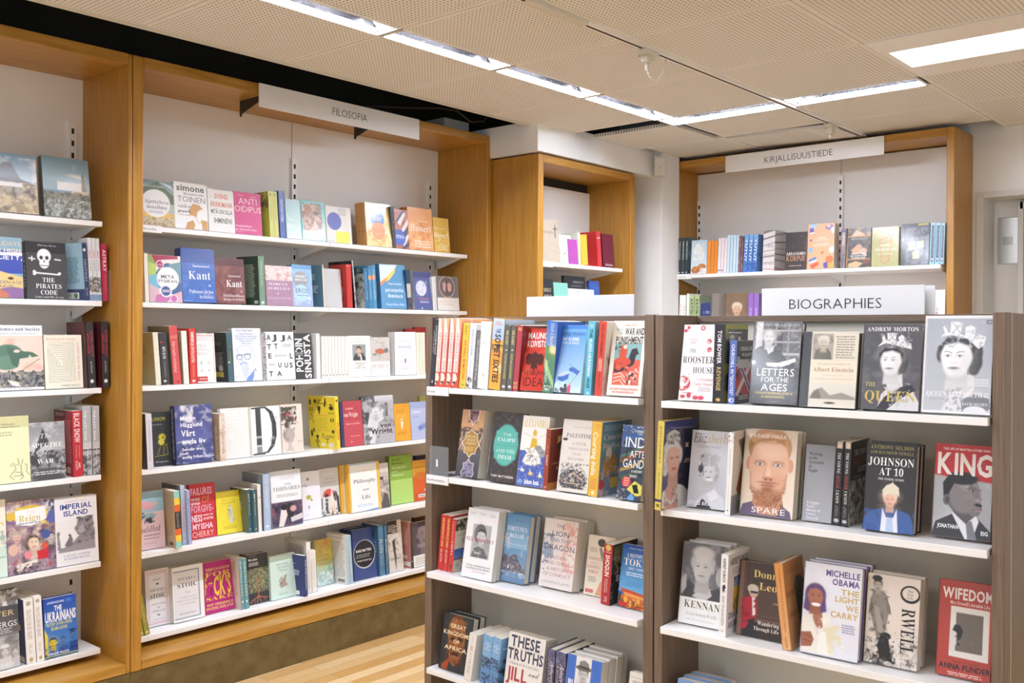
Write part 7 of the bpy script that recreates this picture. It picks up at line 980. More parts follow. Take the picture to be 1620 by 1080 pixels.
shelf_rows(ls(3, 'books on the lowest visible shelf of the left walnut stand'), '''
F 693 751 970 hb t=.032 n=2 d=.02 | dark hardback GREAT KINGDOMS OF AFRICA with carved brown face | #2f3438;p .2 .2 .3 .06 .55 .02 .72 .1 .8 .3 .78 .6 .66 .8 .5 .92 .34 .84 .24 .6 #8a5530 .02;n .2 .04 .8 .5 #b07440 .12 .45 3;n .2 .3 .8 .9 #5c3820 .1 .45 5;e .38 .44 .1 .05 #3a2418 .02;e .62 .42 .1 .05 #3a2418 .02;p .46 .42 .54 .42 .58 .62 .44 .62 #a4683a .02;e .5 .7 .14 .05 #3a2018 .02;e .5 .74 .13 .03 #a06048 .02;p .1 .92 .34 .78 .3 1 .1 1 #a04a30 .02;e .5 .02 .14 .08 #6a4028 .02;t .26 .78 .17 .24 #f0dcb4.b GREAT;t .04 .96 .3 .37 #f0dcb4.b KINGDOMS;t .4 .62 .44 .5 #f0dcb4.b OF;t .14 .88 .56 .63 #f0dcb4.b AFRICA | s:#24282c
S 733 744.5 1003 k=10 d=.0 mt | white spine with small letters, between the carved face and blue spines | #e8e4da | s:#ece9e2;d .05 .2 .4 .55 #b0b4c0 LOUISE;d .25 .36 .35 .7 #c0736c ISLAND;d .4 .85 .35 .65 #a8a8ac AT THE EDGE;n 0 .2 1 .36 #d89890 .3 .35 2
S 747 757 1000 k=10 d=.045 | first of three matching sky blue spines with crowd photograph | #7aaad8 | s:#7fb0dc;g 0 .45 1 1 #6a9cd0 #5a8cc4;n 0 .44 1 .68 #35425a .14 .55 3;n 0 .78 1 1 #35425a .14 .5 5;d .08 .2 .2 .8 #4a80b8 EVANS;d .22 .4 .3 .7 #e0ecf8.b PURSUIT OF POWER
S 758 772 1004 k=8 | second of three matching sky blue spines with crowd photograph | #7aaad8 | s:#7fb0dc;g 0 .45 1 1 #6a9cd0 #5a8cc4;n 0 .44 1 .68 #35425a .14 .55 4;n 0 .78 1 1 #35425a .14 .5 6;t .3 .7 .08 .1 #4a80b8 EVANS;t .15 .85 .15 .3 #e0ecf8.b The/Pursuit/of/Power
S 772.3 786 1008 k=8 | third of three matching sky blue spines, its front cover beside the THESE TRUTHS book | #6a9cd0;n 0 .44 1 1 #35425a .12 .55 3;t .1 .9 .2 .25 #e0ecf8.b The Pursuit | s:#7fb0dc;g 0 .45 1 1 #6a9cd0 #5a8cc4;n 0 .44 1 .68 #35425a .14 .55 5;n 0 .78 1 1 #35425a .14 .5 7;t .3 .7 .08 .1 #4a80b8 EVANS;t .15 .85 .15 .3 #e0ecf8.b The/Pursuit/of/Power
F 796 854 1002.5 t=.06 mt | thick cream paperback THESE TRUTHS in tall navy capitals | #e8e4dc;t .08 .86 .05 .235 #4a4c60.h THESE;t .03 .98 .28 .46 #4a4c60.h TRUTHS;x .04 .96 .255 .27 1 #c0bcb4;t .1 .9 .5 .55 #77757c.i A History of the United States;t .08 .6 .6 .82 #b04c50.h JILL;t .64 .92 .58 .68 #666.c and | s:#dcd8d0
S 862 873.8 1026 k=5 hb w=.155 | left of two dark blue-grey hardback spines with slanted white title | #3a3f54 | s:#54587c;n 0 0 1 .4 #7d80a0 .2 .5 2;n 0 .3 1 1 #3a3c54 .2 .5 4;d .22 .8 .45 .85 #f0f0f4.i American;d .25 .8 .15 .35 #c0a8a8 REPUBLICS
S 875 891.5 1030 k=4.5 hb w=.155 | right of two dark blue-grey hardback spines, beside the hatted man cover | #3a3f54 | s:#54587c;n 0 0 1 .4 #7d80a0 .2 .5 3;n 0 .3 1 1 #3a3c54 .2 .5 5;d .22 .8 .45 .85 #f0f0f4.i American;d .25 .8 .15 .35 #c0a8a8 REPUBLICS
F 889 944 1036 t=.036 n=4 d=-.01 | blue and white striped paperback with photograph of a man in a hat | #e8e6e2;r 0 0 .26 1 #4a74c4;r .7 0 1 1 #4a74c4;p .2 .62 .34 .46 .5 .44 .64 .46 .76 .62 .8 1 .14 1 #2e2e32 .01;p .44 .46 .56 .46 .54 .64 .47 .64 #e4e4e4;p .48 .5 .54 .5 .54 .66 .49 .66 #3a3a3e;F .5 .3 .13 .2 #c8c6c4 #4a4848 #8a8684 0;e .49 .19 .23 .06 #6a6866 .01;p .34 .2 .37 .08 .5 .05 .62 .09 .66 .2 #8a8886 .01;p .35 .19 .36 .15 .64 .16 .65 .2 #4a4846;t .08 .3 .42 .5 #eee.h BU;t .7 .98 .42 .5 #eee.h GS | s:#3a5ca8
F 988 1014 1064 t=.03 mt | cream paperback with dark red title, half hidden by the right post | #e6e0d4;t .1 .9 .08 .1 #8d8880.s THE UNITED STATES OF;t .24 .95 .14 .19 #55504c.s CHARLES MANN;t .1 .95 .24 .36 #a83c3c.S 1491
''')
# bookend and price-rail labels on the left stand
E_ = empty('bookend', label='smoky grey plastic bookend at the left end of the second stand shelf', cat='bookend', M=FL.M @ Matrix.Translation((-2.51, YLF + .006, ZL[1])) )
MB().box(.0, .094, 0, .002, 0, .105).build('upright_plate', SMOKE, E_)
MB().box(.0, .094, .002, .07, 0, .0006).build('base_plate', SMOKE, E_)
MB().box(.034, .042, -.0004, 0, .032, .058).build('sticker', SIGN, E_)
def rail_label(fr, M, wd, txt, label, u0=.05, u1=.4):
    e = empty('shelf_label', label=label, cat='shelf label', M=M)
    MB().box(0, wd, -.004, -.0015, -.027, .001, 0, .0005).build('card', SIGN, e)
    MB().box(-.001, wd + .001, -.0012, .0, -.0285, .0035).build('holder', GREYW, e)
    sign_text(txt, '', e, INK, 'lettering', wd * u0, wd * u1, -.017, -.009, -.0045)
rail_label(FL, FL.M @ Matrix.Translation((-2.5155, YLF - .0005, ZL[0] - .001)), .108, 'Russia', 'small Russia shelf label clipped at the left of the top stand shelf')
rail_label(FL, FL.M @ Matrix.Translation((-2.5155, YLF - .0005, ZL[1] - .001)), .108, 'Asia Africa America', 'small Asia Africa America shelf label clipped to the left walnut stand', .04, .84)
# ================================================================ BOOKS: right walnut stand (biographies)
shelf_rows(rs(0, 'biographies on the top shelf of the right walnut stand'), '''
F 1072.8 1141 516 t=.024 mt | white paperback with red folk-art flowers and thin grey title, by the left post | #efeaea;n .0 .0 .3 .14 #c04a58 .06 .42 3;e .57 .045 .07 .07 #c8505e;e .57 .045 .03 .03 #efeaea;e .14 .04 .05 .05 #c04a58;e .06 .08 .05 .05 #c04a58;e .78 .22 .07 .07 #c8505e;e .8 .33 .07 .07 #c8505e;n .7 .16 .95 .38 #efeaea .06 .3 5;e .1 .78 .22 .2 #c4505c;e .1 .76 .15 .12 #efe6e6;e .16 .74 .07 .07 #c4505c;n 0 .64 .35 .9 #efeaea .05 .42 4;n 0 .64 .3 .8 #b03848 .05 .35 6;e .3 .93 .07 .08 #c04a58;e .12 .95 .08 .05 #c04a58;e .5 .96 .09 .06 #c8505e;e .66 .96 .09 .06 #c8505e;l .1 .9 .4 .9 .02 #c04a58;t .2 .42 .18 .25 #c08890.s Victoria/Belim;t .22 .42 .32 .37 #77707a.s THE;t .04 .97 .42 .51 #4a464c.s ROOSTER;t .36 .97 .56 .64 #55515a.s HOUSE;t .5 .97 .7 .74 #c48c94.s A Ukrainian;t .42 .97 .76 .8 #c48c94.s Family Memoir;x .55 .97 .82 .88 3 #c8b4b8 | s:#e0d8d8
S 1127 1144.4 513 k=4 hb w=.15 | black spine TOM BOWER REVENGE with white and gold capitals | #6a6a44;g 0 0 1 .12 #a4a048 #8a8838;r .1 .06 1 1 #34343a;F .3 .2 .12 .2 #c8c4c0 #3a3638 #888 0;e .6 .3 .12 .2 #3a3638;e .62 .22 .08 .1 #d0c8c0 .02;x .1 .8 .09 .12 1 #ccc;n 0 .5 .4 1 #a8a44c .2 .5 3 | s:#33343b;d .08 .5 .3 .66 #f0f0f0.b TOM BOWER;d .54 .84 .3 .66 #c8b478.b REVENGE;e .5 .955 .2 .14 #d8b860
S 1150.6 1162 538.6 k=4.5 w=.12 | periwinkle blue spine CHURCHILL IN QUOTES with dark flag cover | #3c3f44;p .0 .4 .3 .36 .6 .38 1 .3 1 .8 .6 .9 0 .75 #c0484c .02;l .1 .3 .9 .85 .14 #e4dcdc;l .9 .3 .1 .85 .14 #e4dcdc;l .1 .3 .9 .85 .07 #3f5490;n 0 .3 1 .9 #2f3236 .2 .4 3;r 0 .36 1 .4 #e0dcdc;r .1 .3 .7 .44 #c8c8c8;t .2 .95 .1 .16 #d8d8d4.h CHURCHILL;t .3 .95 .2 .25 #d8d8d4.h IN QUOTES;x .2 .8 .86 .94 3 #ccc | s:#5f74bc;d .06 .86 .28 .68 #eef2fa.b CHURCHILL IN "QUOTES";e .5 .94 .35 .3 #eef2fa;p .5 .9 .8 .95 .4 .97 #5f74bc
F 1183.8 1260.5 512 hb t=.03 | grey photo hardback LETTERS FOR THE AGES of an old man seated before bookshelves | #4a4a4e;r 0 0 1 .58 #66666a;r .1 .02 .62 .54 #3c3c40;n .22 .02 .98 .5 #8d8d90 .05 .45 3;r .2 .1 .98 .12 #a8a8aa;r .3 .24 .98 .26 #a8a8aa;r .55 .38 .98 .41 #b8b8ba;r .46 .02 .49 .5 #98989a;r .72 .02 .75 .4 #98989a;r .06 0 .2 .54 #c4c4c6;n .02 .02 .18 .5 #dcdcde .1 .4 6;p .0 .4 .1 .32 .3 .27 .5 .3 .6 .36 .72 .46 .9 .5 .9 .56 .6 .58 .1 .6 0 .56 #454549 .01;n 0 .3 .7 .56 #5c5c60 .1 .42 8;F .33 .19 .125 .25 #d4d2d0 #b4b2b0 #8a8684 3;p .26 .28 .36 .34 .46 .28 .44 .36 .34 .4 #c8c8ca .01;p .3 .5 .56 .5 .9 .44 .92 .48 .6 .56 .34 .54 #e0e0e0 .01;e .76 .5 .05 .04 #d4d2d0 .01;e .04 .5 .06 .04 #c8c6c4 .01;r 0 .56 1 1 #3f3f43;n 0 .54 1 1 #4f4f54 .15 .45 5;t .2 .94 .03 .055 #c8c8ca EDITED BY JAMES DRAKE AND ALLEN;t .12 .9 .57 .66 #f4f4f4 LETTERS;t .22 .8 .675 .735 #f0f0f0.l FOR THE;t .24 .78 .755 .84 #f4f4f4 AGES;t .12 .9 .855 .88 #d8c068.b THE PRIVATE AND PERSONAL LETTERS OF;t .26 .74 .9 .925 #d8c068.b SIR WINSTON CHURCHILL;t .36 .64 .965 .975 #bbb BLOOMSBURY | s:#2c2c30
F 1263 1352 527 t=.024 n=2 hb | beige book with black spine band, sepia portrait and desert sketch | #dcd4c4;r 0 0 .17 1 #33383b;r .19 .03 .56 .37 #a8a298;n .19 .03 .56 .3 #7d786c .08 .5 3;p .22 .37 .24 .26 .32 .22 .46 .22 .52 .28 .54 .37 #6a675f .01;F .38 .15 .085 .1 #c8c0b0 #d8d4c8 #8a7c6c 4;r .58 .03 .97 .37 #dfd8c8;x .6 .95 .05 .36 9 #a8a090;r .17 .38 1 .68 #e8dcc8;g .17 .69 1 .86 #dcd8cc #d4d0c4;p .17 .9 .26 .78 .4 .74 .55 .84 .75 .8 1 .86 1 .9 #9a968c .02;p .17 .92 .24 .82 .34 .76 .4 .88 .3 .92 #77736a .02;g .17 .89 1 1 #dad4c6 #e0dacc;e .55 .94 .1 .02 #55524a .01;t .28 .88 .42 .44 #b4a894.s THE TRAVEL DIARIES OF;t .22 .94 .475 .53 #a08460.s Albert Einstein;t .4 .76 .57 .585 #b4a894.i South America 1925;t .2 .95 .62 .635 #b4a894.s EDITED BY ZEEV ROSENKRANZ | s:#2c3134
F 1359.4 1452.6 517 hb t=.032 | dark grey hardback portrait of a young crowned woman with gold title | #55565c;n 0 0 1 1 #66676c .2 .45 2;p .3 1 .36 .82 .5 .72 .64 .72 .9 .78 1 .9 1 1 #d8d8dc .015;p .42 .62 .7 .58 .72 .74 .6 .82 .46 .76 #dcdcdf .015;p .28 1 .4 .86 .62 .74 .86 .7 .94 .76 .7 .86 .46 1 #33343a .01;n .5 .68 .84 .95 #b8b8bc .04 .42 4;F .5 .43 .205 -.6 #ecebed #34353b #55484e 1;p .26 .26 .34 .2 .32 .15 .36 .12 .39 .18 .42 .18 .41 .1 .57 .1 .56 .19 .62 .2 .6 .15 .66 .12 .7 .14 .72 .2 .82 .22 .84 .29 .6 .25 .4 .22 #e8e8ea .006;n .28 .1 .84 .28 #a4a4aa .035 .42 5;l .44 .11 .55 .19 .012 #a8a8ae;l .55 .11 .44 .19 .012 #a8a8ae;l .42 .74 .54 .8 .68 .72 .03 #c4c4c8;t .06 .94 .03 .08 #f2f2f4.s ANDREW MORTON;t .08 .26 .68 .73 #cdb870.s THE;t .07 .94 .78 .9 #cdb45c.s QUEEN | s:#3c3d43
F 1456.4 1566 503 hb t=.03 | tall white-bordered book with pale portrait of a young crowned woman | #eeeef0;r .035 .03 1 .975 #b8bec8;g .035 .03 1 .975 #aeb4c0 #c2c8d0;p .3 .97 .34 .8 .48 .72 .66 .7 .86 .76 1 .86 1 .975 #c8ccd4 .02;p .3 .975 .4 .84 .5 .76 .62 .97 #e4e6ea .015;p .44 .64 .74 .58 .76 .76 .62 .86 .48 .78 #e6e8ec .015;p .58 .86 .76 .8 .98 .84 1 .94 .9 .975 .6 .975 #7f858f .015;e .78 .97 .16 .08 #e8eaee .01;F .49 .43 .265 -.55 #f2f3f6 #3e4147 #6a6468 1;p .24 .22 .3 .18 .27 .12 .32 .1 .34 .17 .38 .18 .39 .06 .56 .07 .53 .19 .6 .2 .6 .12 .68 .1 .74 .12 .74 .18 .9 .22 .88 .3 .8 .34 .64 .24 .4 .2 #eef0f4 .006;n .24 .06 .9 .33 #b8bcc6 .035 .42 5;l .41 .07 .53 .18 .014 #b4b8c0;l .54 .08 .41 .18 .014 #b4b8c0;n .36 .74 .62 .97 #a8acb6 .03 .45 6;l .42 .8 .56 .82 .72 .72 .03 #d4d6dc;e .67 .58 .018 .04 #8a8e96;x .72 .98 .64 .72 4 #e8eaee;t .07 .97 .78 .83 #f4f5f7.s QUEEN ELIZABETH II;t .1 .34 .85 .865 #8a909a A PORTRAIT IN WORDS;t .6 .96 .885 .915 #eef0f4.s DAVID SOUDEN;r .9 .05 1 .085 #55585e;t .915 1 .06 .075 #eee.b BBC | s:#e4e4e6
''')
shelf_rows(rs(1, 'biographies on the second shelf of the right walnut stand'), '''
S 1034.5 1046 648 k=7 d=-.03 y=-4 w=.18 hb h=.258 | tall yellow spine with its cover of an elderly crowned woman, against the left post | #3a3c74;r .18 .1 1 1 #2b2b40;l .2 .08 .95 .1 .01 #8a8a9c;p 0 .98 0 .8 .2 .74 .4 .72 .62 .76 .8 .84 .9 1 .3 1 #e4e0da .02;p .1 1 .06 .8 .2 .7 .44 .74 .5 1 #d09a88 .02;F .3 .44 .24 .5 #dcac98 #d4d4d4 #b84848 1;p .1 .24 .06 .16 .16 .12 .3 .1 .46 .14 .5 .26 .4 .22 .2 .22 #c8c6c0 .01;n .06 .1 .5 .27 #77746c .05 .45 4;l .06 .8 .16 .9 .28 .94 .4 .88 .46 .78 .05 #d8d4cc;n .06 .76 .5 .96 #77726a .04 .4 6;t .6 .95 .27 .32 #c8b898.s Il;t .6 .9 .45 .5 #c8b898.s & | s:#dcc868;d .05 .47 .35 .65 #5c5028.s QUEEN ELIZABETH II;d .52 .86 .4 .62 #77683a.i A Royal Family;r 0 .875 1 .905 #54446c;r .25 .93 .7 .965 #8a7a3c
F 1086/803 1146 682 t=.028 | pale grey paperback with black and white portrait of a smiling elderly woman | #cfcfd6;g 0 0 1 1 #d4d4da #c2c2ca;p .18 1 .26 .9 .5 .8 .72 .76 .95 .86 1 1 #d8d8dc .02;p .24 1 .4 .88 .56 .94 .66 1 #2e2e34 .02;p .5 .82 .7 .74 .8 .84 .62 .92 #e8e8ec .02;F .52 .54 .19 -.35 #dcdce0 #b4b4ba #6a6468 1;e .5 .36 .28 .14 #b8b8be .05;n .24 .28 .82 .5 #d4d4da .06 .45 3;n .22 .3 .4 .6 #6a6a70 .06 .42 5;e .3 .5 .07 .1 #4a4a50 .03;e .55 .63 .1 .03 #f0f0f0 .01;t .05 .4 .04 .16 #5c584c.i Eliz;t .4 .96 .05 .16 #c4ac78.i abeth;t .2 .8 .2 .225 #9a9aa2 AN INTIMATE PORTRAIT;t .04 .36 .92 .965 #eee.b GYLES;t .4 .8 .92 .965 #e4e4e8.b BRAND | s:#c0c0c6
S 1146/815 1155 684 k=7 w=.15 | white spine with pale grey letters, left of the large bearded man cover | #cfc8bc;p .2 .1 .7 .05 1 .2 1 .5 .6 .5 #6a5a40 .03;p .4 .4 .9 .4 .8 .9 .3 .8 #8ab0cc .03;p .2 .7 .4 .4 .5 .45 .36 .8 #a8603c .02;r 0 .76 1 1 #8a8a8c;t .3 .95 .78 .83 #eee.b CELEBRATION;t .4 .9 .87 .94 #ddd.s GREEN | s:#eeeeec;n 0 .0 1 .13 #6a4a44 .2 .45 3;d .2 .5 .35 .62 #c8c8ca.b PARNORTH;d .6 .9 .4 .6 #d8d8d8 UNSEEN LIFE;e .5 .94 .12 .12 #555
F 1169.3/815 1253 681 hb t=.03 n=2 | cream hardback SPARE filled with a close portrait of a red-bearded man | #e4d6c4;g 0 0 1 1 #d8c8b4 #ecdcc8;p .0 .98 .05 .88 .22 .84 .5 .86 .8 .86 .95 .92 .98 1 0 1 #6a5c78 .01;p .22 .84 .3 .7 .76 .7 .82 .86 .7 .98 .36 .98 #c48e70 .015;l .8 .84 .74 .96 .015 #3a3030;e .115 .4 .055 .12 #d49c7c .01;e .9 .4 .06 .12 #d49c7c .01;e .5 .2 .41 .36 #b88858 .02;e .5 .42 .375 .6 #deb094 .03;p .13 .34 .14 .18 .3 .1 .5 .08 .72 .1 .86 .18 .88 .36 .82 .2 .7 .15 .5 .17 .32 .15 .2 .2 #b07c48 .02;n .12 .04 .9 .2 #c89a60 .05 .42 3;p .16 .5 .24 .64 .36 .66 .5 .62 .64 .66 .78 .64 .84 .5 .84 .68 .74 .8 .58 .88 .42 .88 .26 .8 .17 .68 #a8704c .05 .85;n .17 .55 .84 .88 #8a5a3c .03 .42 5;e .5 .24 .3 .14 #e6bea2 .1;e .3 .6 .14 .16 #e2b498 .1;e .7 .6 .12 .16 #d8a486 .1;l .23 .37 .33 .357 .43 .37 .022 #a07850 .7;l .57 .37 .68 .357 .78 .37 .022 #a07850 .7;e .33 .395 .09 .035 #a87860 .05;e .67 .395 .09 .035 #a87860 .05;e .33 .402 .06 .02 #e8dcd4;e .67 .402 .06 .02 #e8dcd4;e .33 .402 .026 .024 #5f7480;e .67 .402 .026 .024 #5f7480;e .33 .402 .012 .012 #1c1a1c;e .67 .402 .012 .012 #1c1a1c;l .45 .42 .43 .52 .42 .56 .05 #bc8468 .4;l .55 .42 .57 .52 .58 .56 .04 #c8947a .4;e .5 .5 .05 .1 #ecc6ac .08;e .5 .565 .1 .035 #c08468 .03;e .46 .575 .025 .014 #7a4838 .01;e .55 .575 .025 .014 #7a4838 .01;e .5 .61 .16 .022 #a06c48 .03;e .5 .645 .14 .024 #b87468 .015;l .38 .64 .5 .637 .62 .64 .01 #7a4a40 .8;e .5 .69 .08 .03 #9a6444 .04;t .1 .88 .05 .095 #f0e4d4 PRINCE HARRY;t .22 .86 .9 .965 #f6eee6 SPARE | s:#d8cab8
F 1267.8/825 1332 704.7 t=.024 | plain grey paperback with black and white serif sentences, behind the twin spines | #9d9ea2;g 0 0 1 1 #8d8e93 #a9aaae;t .12 .62 .1 .36 #3c3d40.S< Waiting/to Be/Arrested/at/Night;t .14 .62 .74 .97 #e4e4e8.b< A Uyghur/Poet's/Memoir of/China's/Genocide | s:#88898d
S 1316/830.5 1328.6 698.5 k=7 w=.14 | left of two black spines with white and red capitals, before the politician cover | #2a2a2d;n 0 .5 1 1 #c8c4b8 .08 .5 3 | s:#2b2b2f;r .15 .0 .85 .08 #c8bcac;e .5 .05 .25 .25 #e4ccb4 .05;d .13 .38 .3 .68 #e8e8e8.s THE YOUNG;d .4 .56 .3 .68 #b84c50.s HITLER;d .58 .74 .3 .68 #e8e8e8.s I KNEW;d .76 .9 .3 .7 #b0b0b0.i August/Kubizek;e .5 .94 .32 .24 #c8c8c8
S 1329.5/833 1341 699 k=7 w=.14 | right of two black spines with white and red capitals, its photo cover showing | #26262a;r 0 .46 1 1 #b8b4a8;n 0 .46 1 1 #4a4842 .1 .55 3;n 0 .46 1 1 #e4e0d4 .08 .42 6;x .2 .7 .41 .44 1 #999;t .15 .98 .1 .17 #e4e4e4.s THE YOUNG;t .15 .98 .2 .28 #b84c50.s HITLER;t .4 .98 .31 .38 #e4e4e4.s I KNEW | s:#2b2b2f;r .15 .0 .85 .08 #c8bcac;e .5 .05 .25 .25 #e4ccb4 .05;d .13 .38 .3 .68 #e8e8e8.s THE YOUNG;d .4 .56 .3 .68 #b84c50.s HITLER;d .58 .74 .3 .68 #e8e8e8.s I KNEW;d .76 .9 .3 .7 #b0b0b0.i August/Kubizek;e .5 .94 .32 .24 #c8c8c8
F 1363.5/840 1444.5 701.7 hb t=.034 n=2 | black hardback with tousled blond man in a blue suit and white serif title | #2c2b2c;g 0 0 1 1 #282728 #333132;p 0 1 .02 .86 .12 .79 .36 .74 .66 .74 .9 .78 .98 .88 1 1 #3f5f9c .012;n 0 .76 1 1 #34508a .1 .42 3;p .38 .74 .46 .84 .6 .84 .66 .74 .7 1 .36 1 #e4e6ee .01;p .48 .84 .58 .84 .62 1 .46 1 #b8c8e4 .01;F .52 .64 .125 .05 #e4b8a4 #e0d8c0 #c07c74 4;p .4 .62 .36 .54 .44 .48 .56 .45 .68 .5 .7 .6 .62 .56 .5 .55 #e4dcc4 .015;l .5 .48 .56 .44 .012 #e4dcc4;t .08 .94 .03 .075 #a89c60.s ANTHONY SELDON;t .08 .94 .095 .13 #a89c60.s AND RAYMOND NEWELL;t .05 .95 .17 .26 #f2f2f2.s JOHNSON;t .28 .75 .285 .37 #f2f2f2.s AT 10;t .26 .78 .4 .425 #e4e4e4.s THE INSIDE STORY | s:#1f1f20
F 1473/851 1566 705 hb t=.04 | red and grey hardback KING with upward-looking man's portrait, by the right post | #a9aaad;n 0 .3 1 1 #b8b9bc .25 .45 2;p 0 .98 .06 .84 .36 .74 .56 .72 .8 .78 1 .9 1 1 0 1 #3a3a3f .01;p .34 .74 .5 .66 .72 .72 .8 .8 .7 1 .58 1 #e4e4e8 .01;p .58 .82 .68 .8 .78 1 .62 1 #7a7a84 .01;p .24 .5 .26 .62 .38 .74 .58 .84 .72 .76 .76 .7 .5 .5 #5a5558 .015;e .5 .52 .3 .36 #5f5a5c .03;e .54 .54 .27 .33 #837c7e .06;e .6 .43 .12 .08 #a49c9e .12;p .18 .56 .16 .42 .24 .35 .42 .3 .6 .34 .68 .42 .54 .38 .36 .42 .28 .52 .26 .6 #242427 .015;e .24 .6 .065 .1 #6a6265 .01;e .25 .6 .03 .06 #4a4548 .02;p .62 .4 .74 .44 .8 .54 .84 .56 .82 .6 .84 .64 .84 .68 .8 .74 .68 .76 .56 .66 #7d7476 .015;l .58 .465 .66 .452 .74 .47 .016 #3a3638 .7;e .67 .487 .05 .015 #b4acac .01;e .68 .487 .02 .018 #1c1a1e;l .61 .48 .73 .48 .01 #242226 .8;l .79 .465 .83 .48 .012 #242226 .7;p .66 .64 .74 .61 .84 .62 .84 .65 .74 .64 #2a272b;e .78 .68 .08 .028 #a08a8c .01;l .7 .68 .84 .67 .012 #3a2c30;e .77 .58 .05 .035 #9a9294 .03;e .62 .6 .08 .12 #958d8f .1;e .6 .62 .1 .1 #857a7c .08;p 0 0 1 0 1 .39 0 .34 #c03438 .004;r 0 0 1 .1 #c03438;e .5 .36 .27 .12 #2a2a2d .03;t .14 .95 .04 .065 #f2e0dc.b THE LIFE OF MARTIN LUTHER KING;t .04 .99 .1 .32 #f2ebe6.h KING;t .1 .46 .86 .9 #eee.h JONATHAN;t .84 .96 .9 .94 #eee.h EIG | s:#a83034
''')
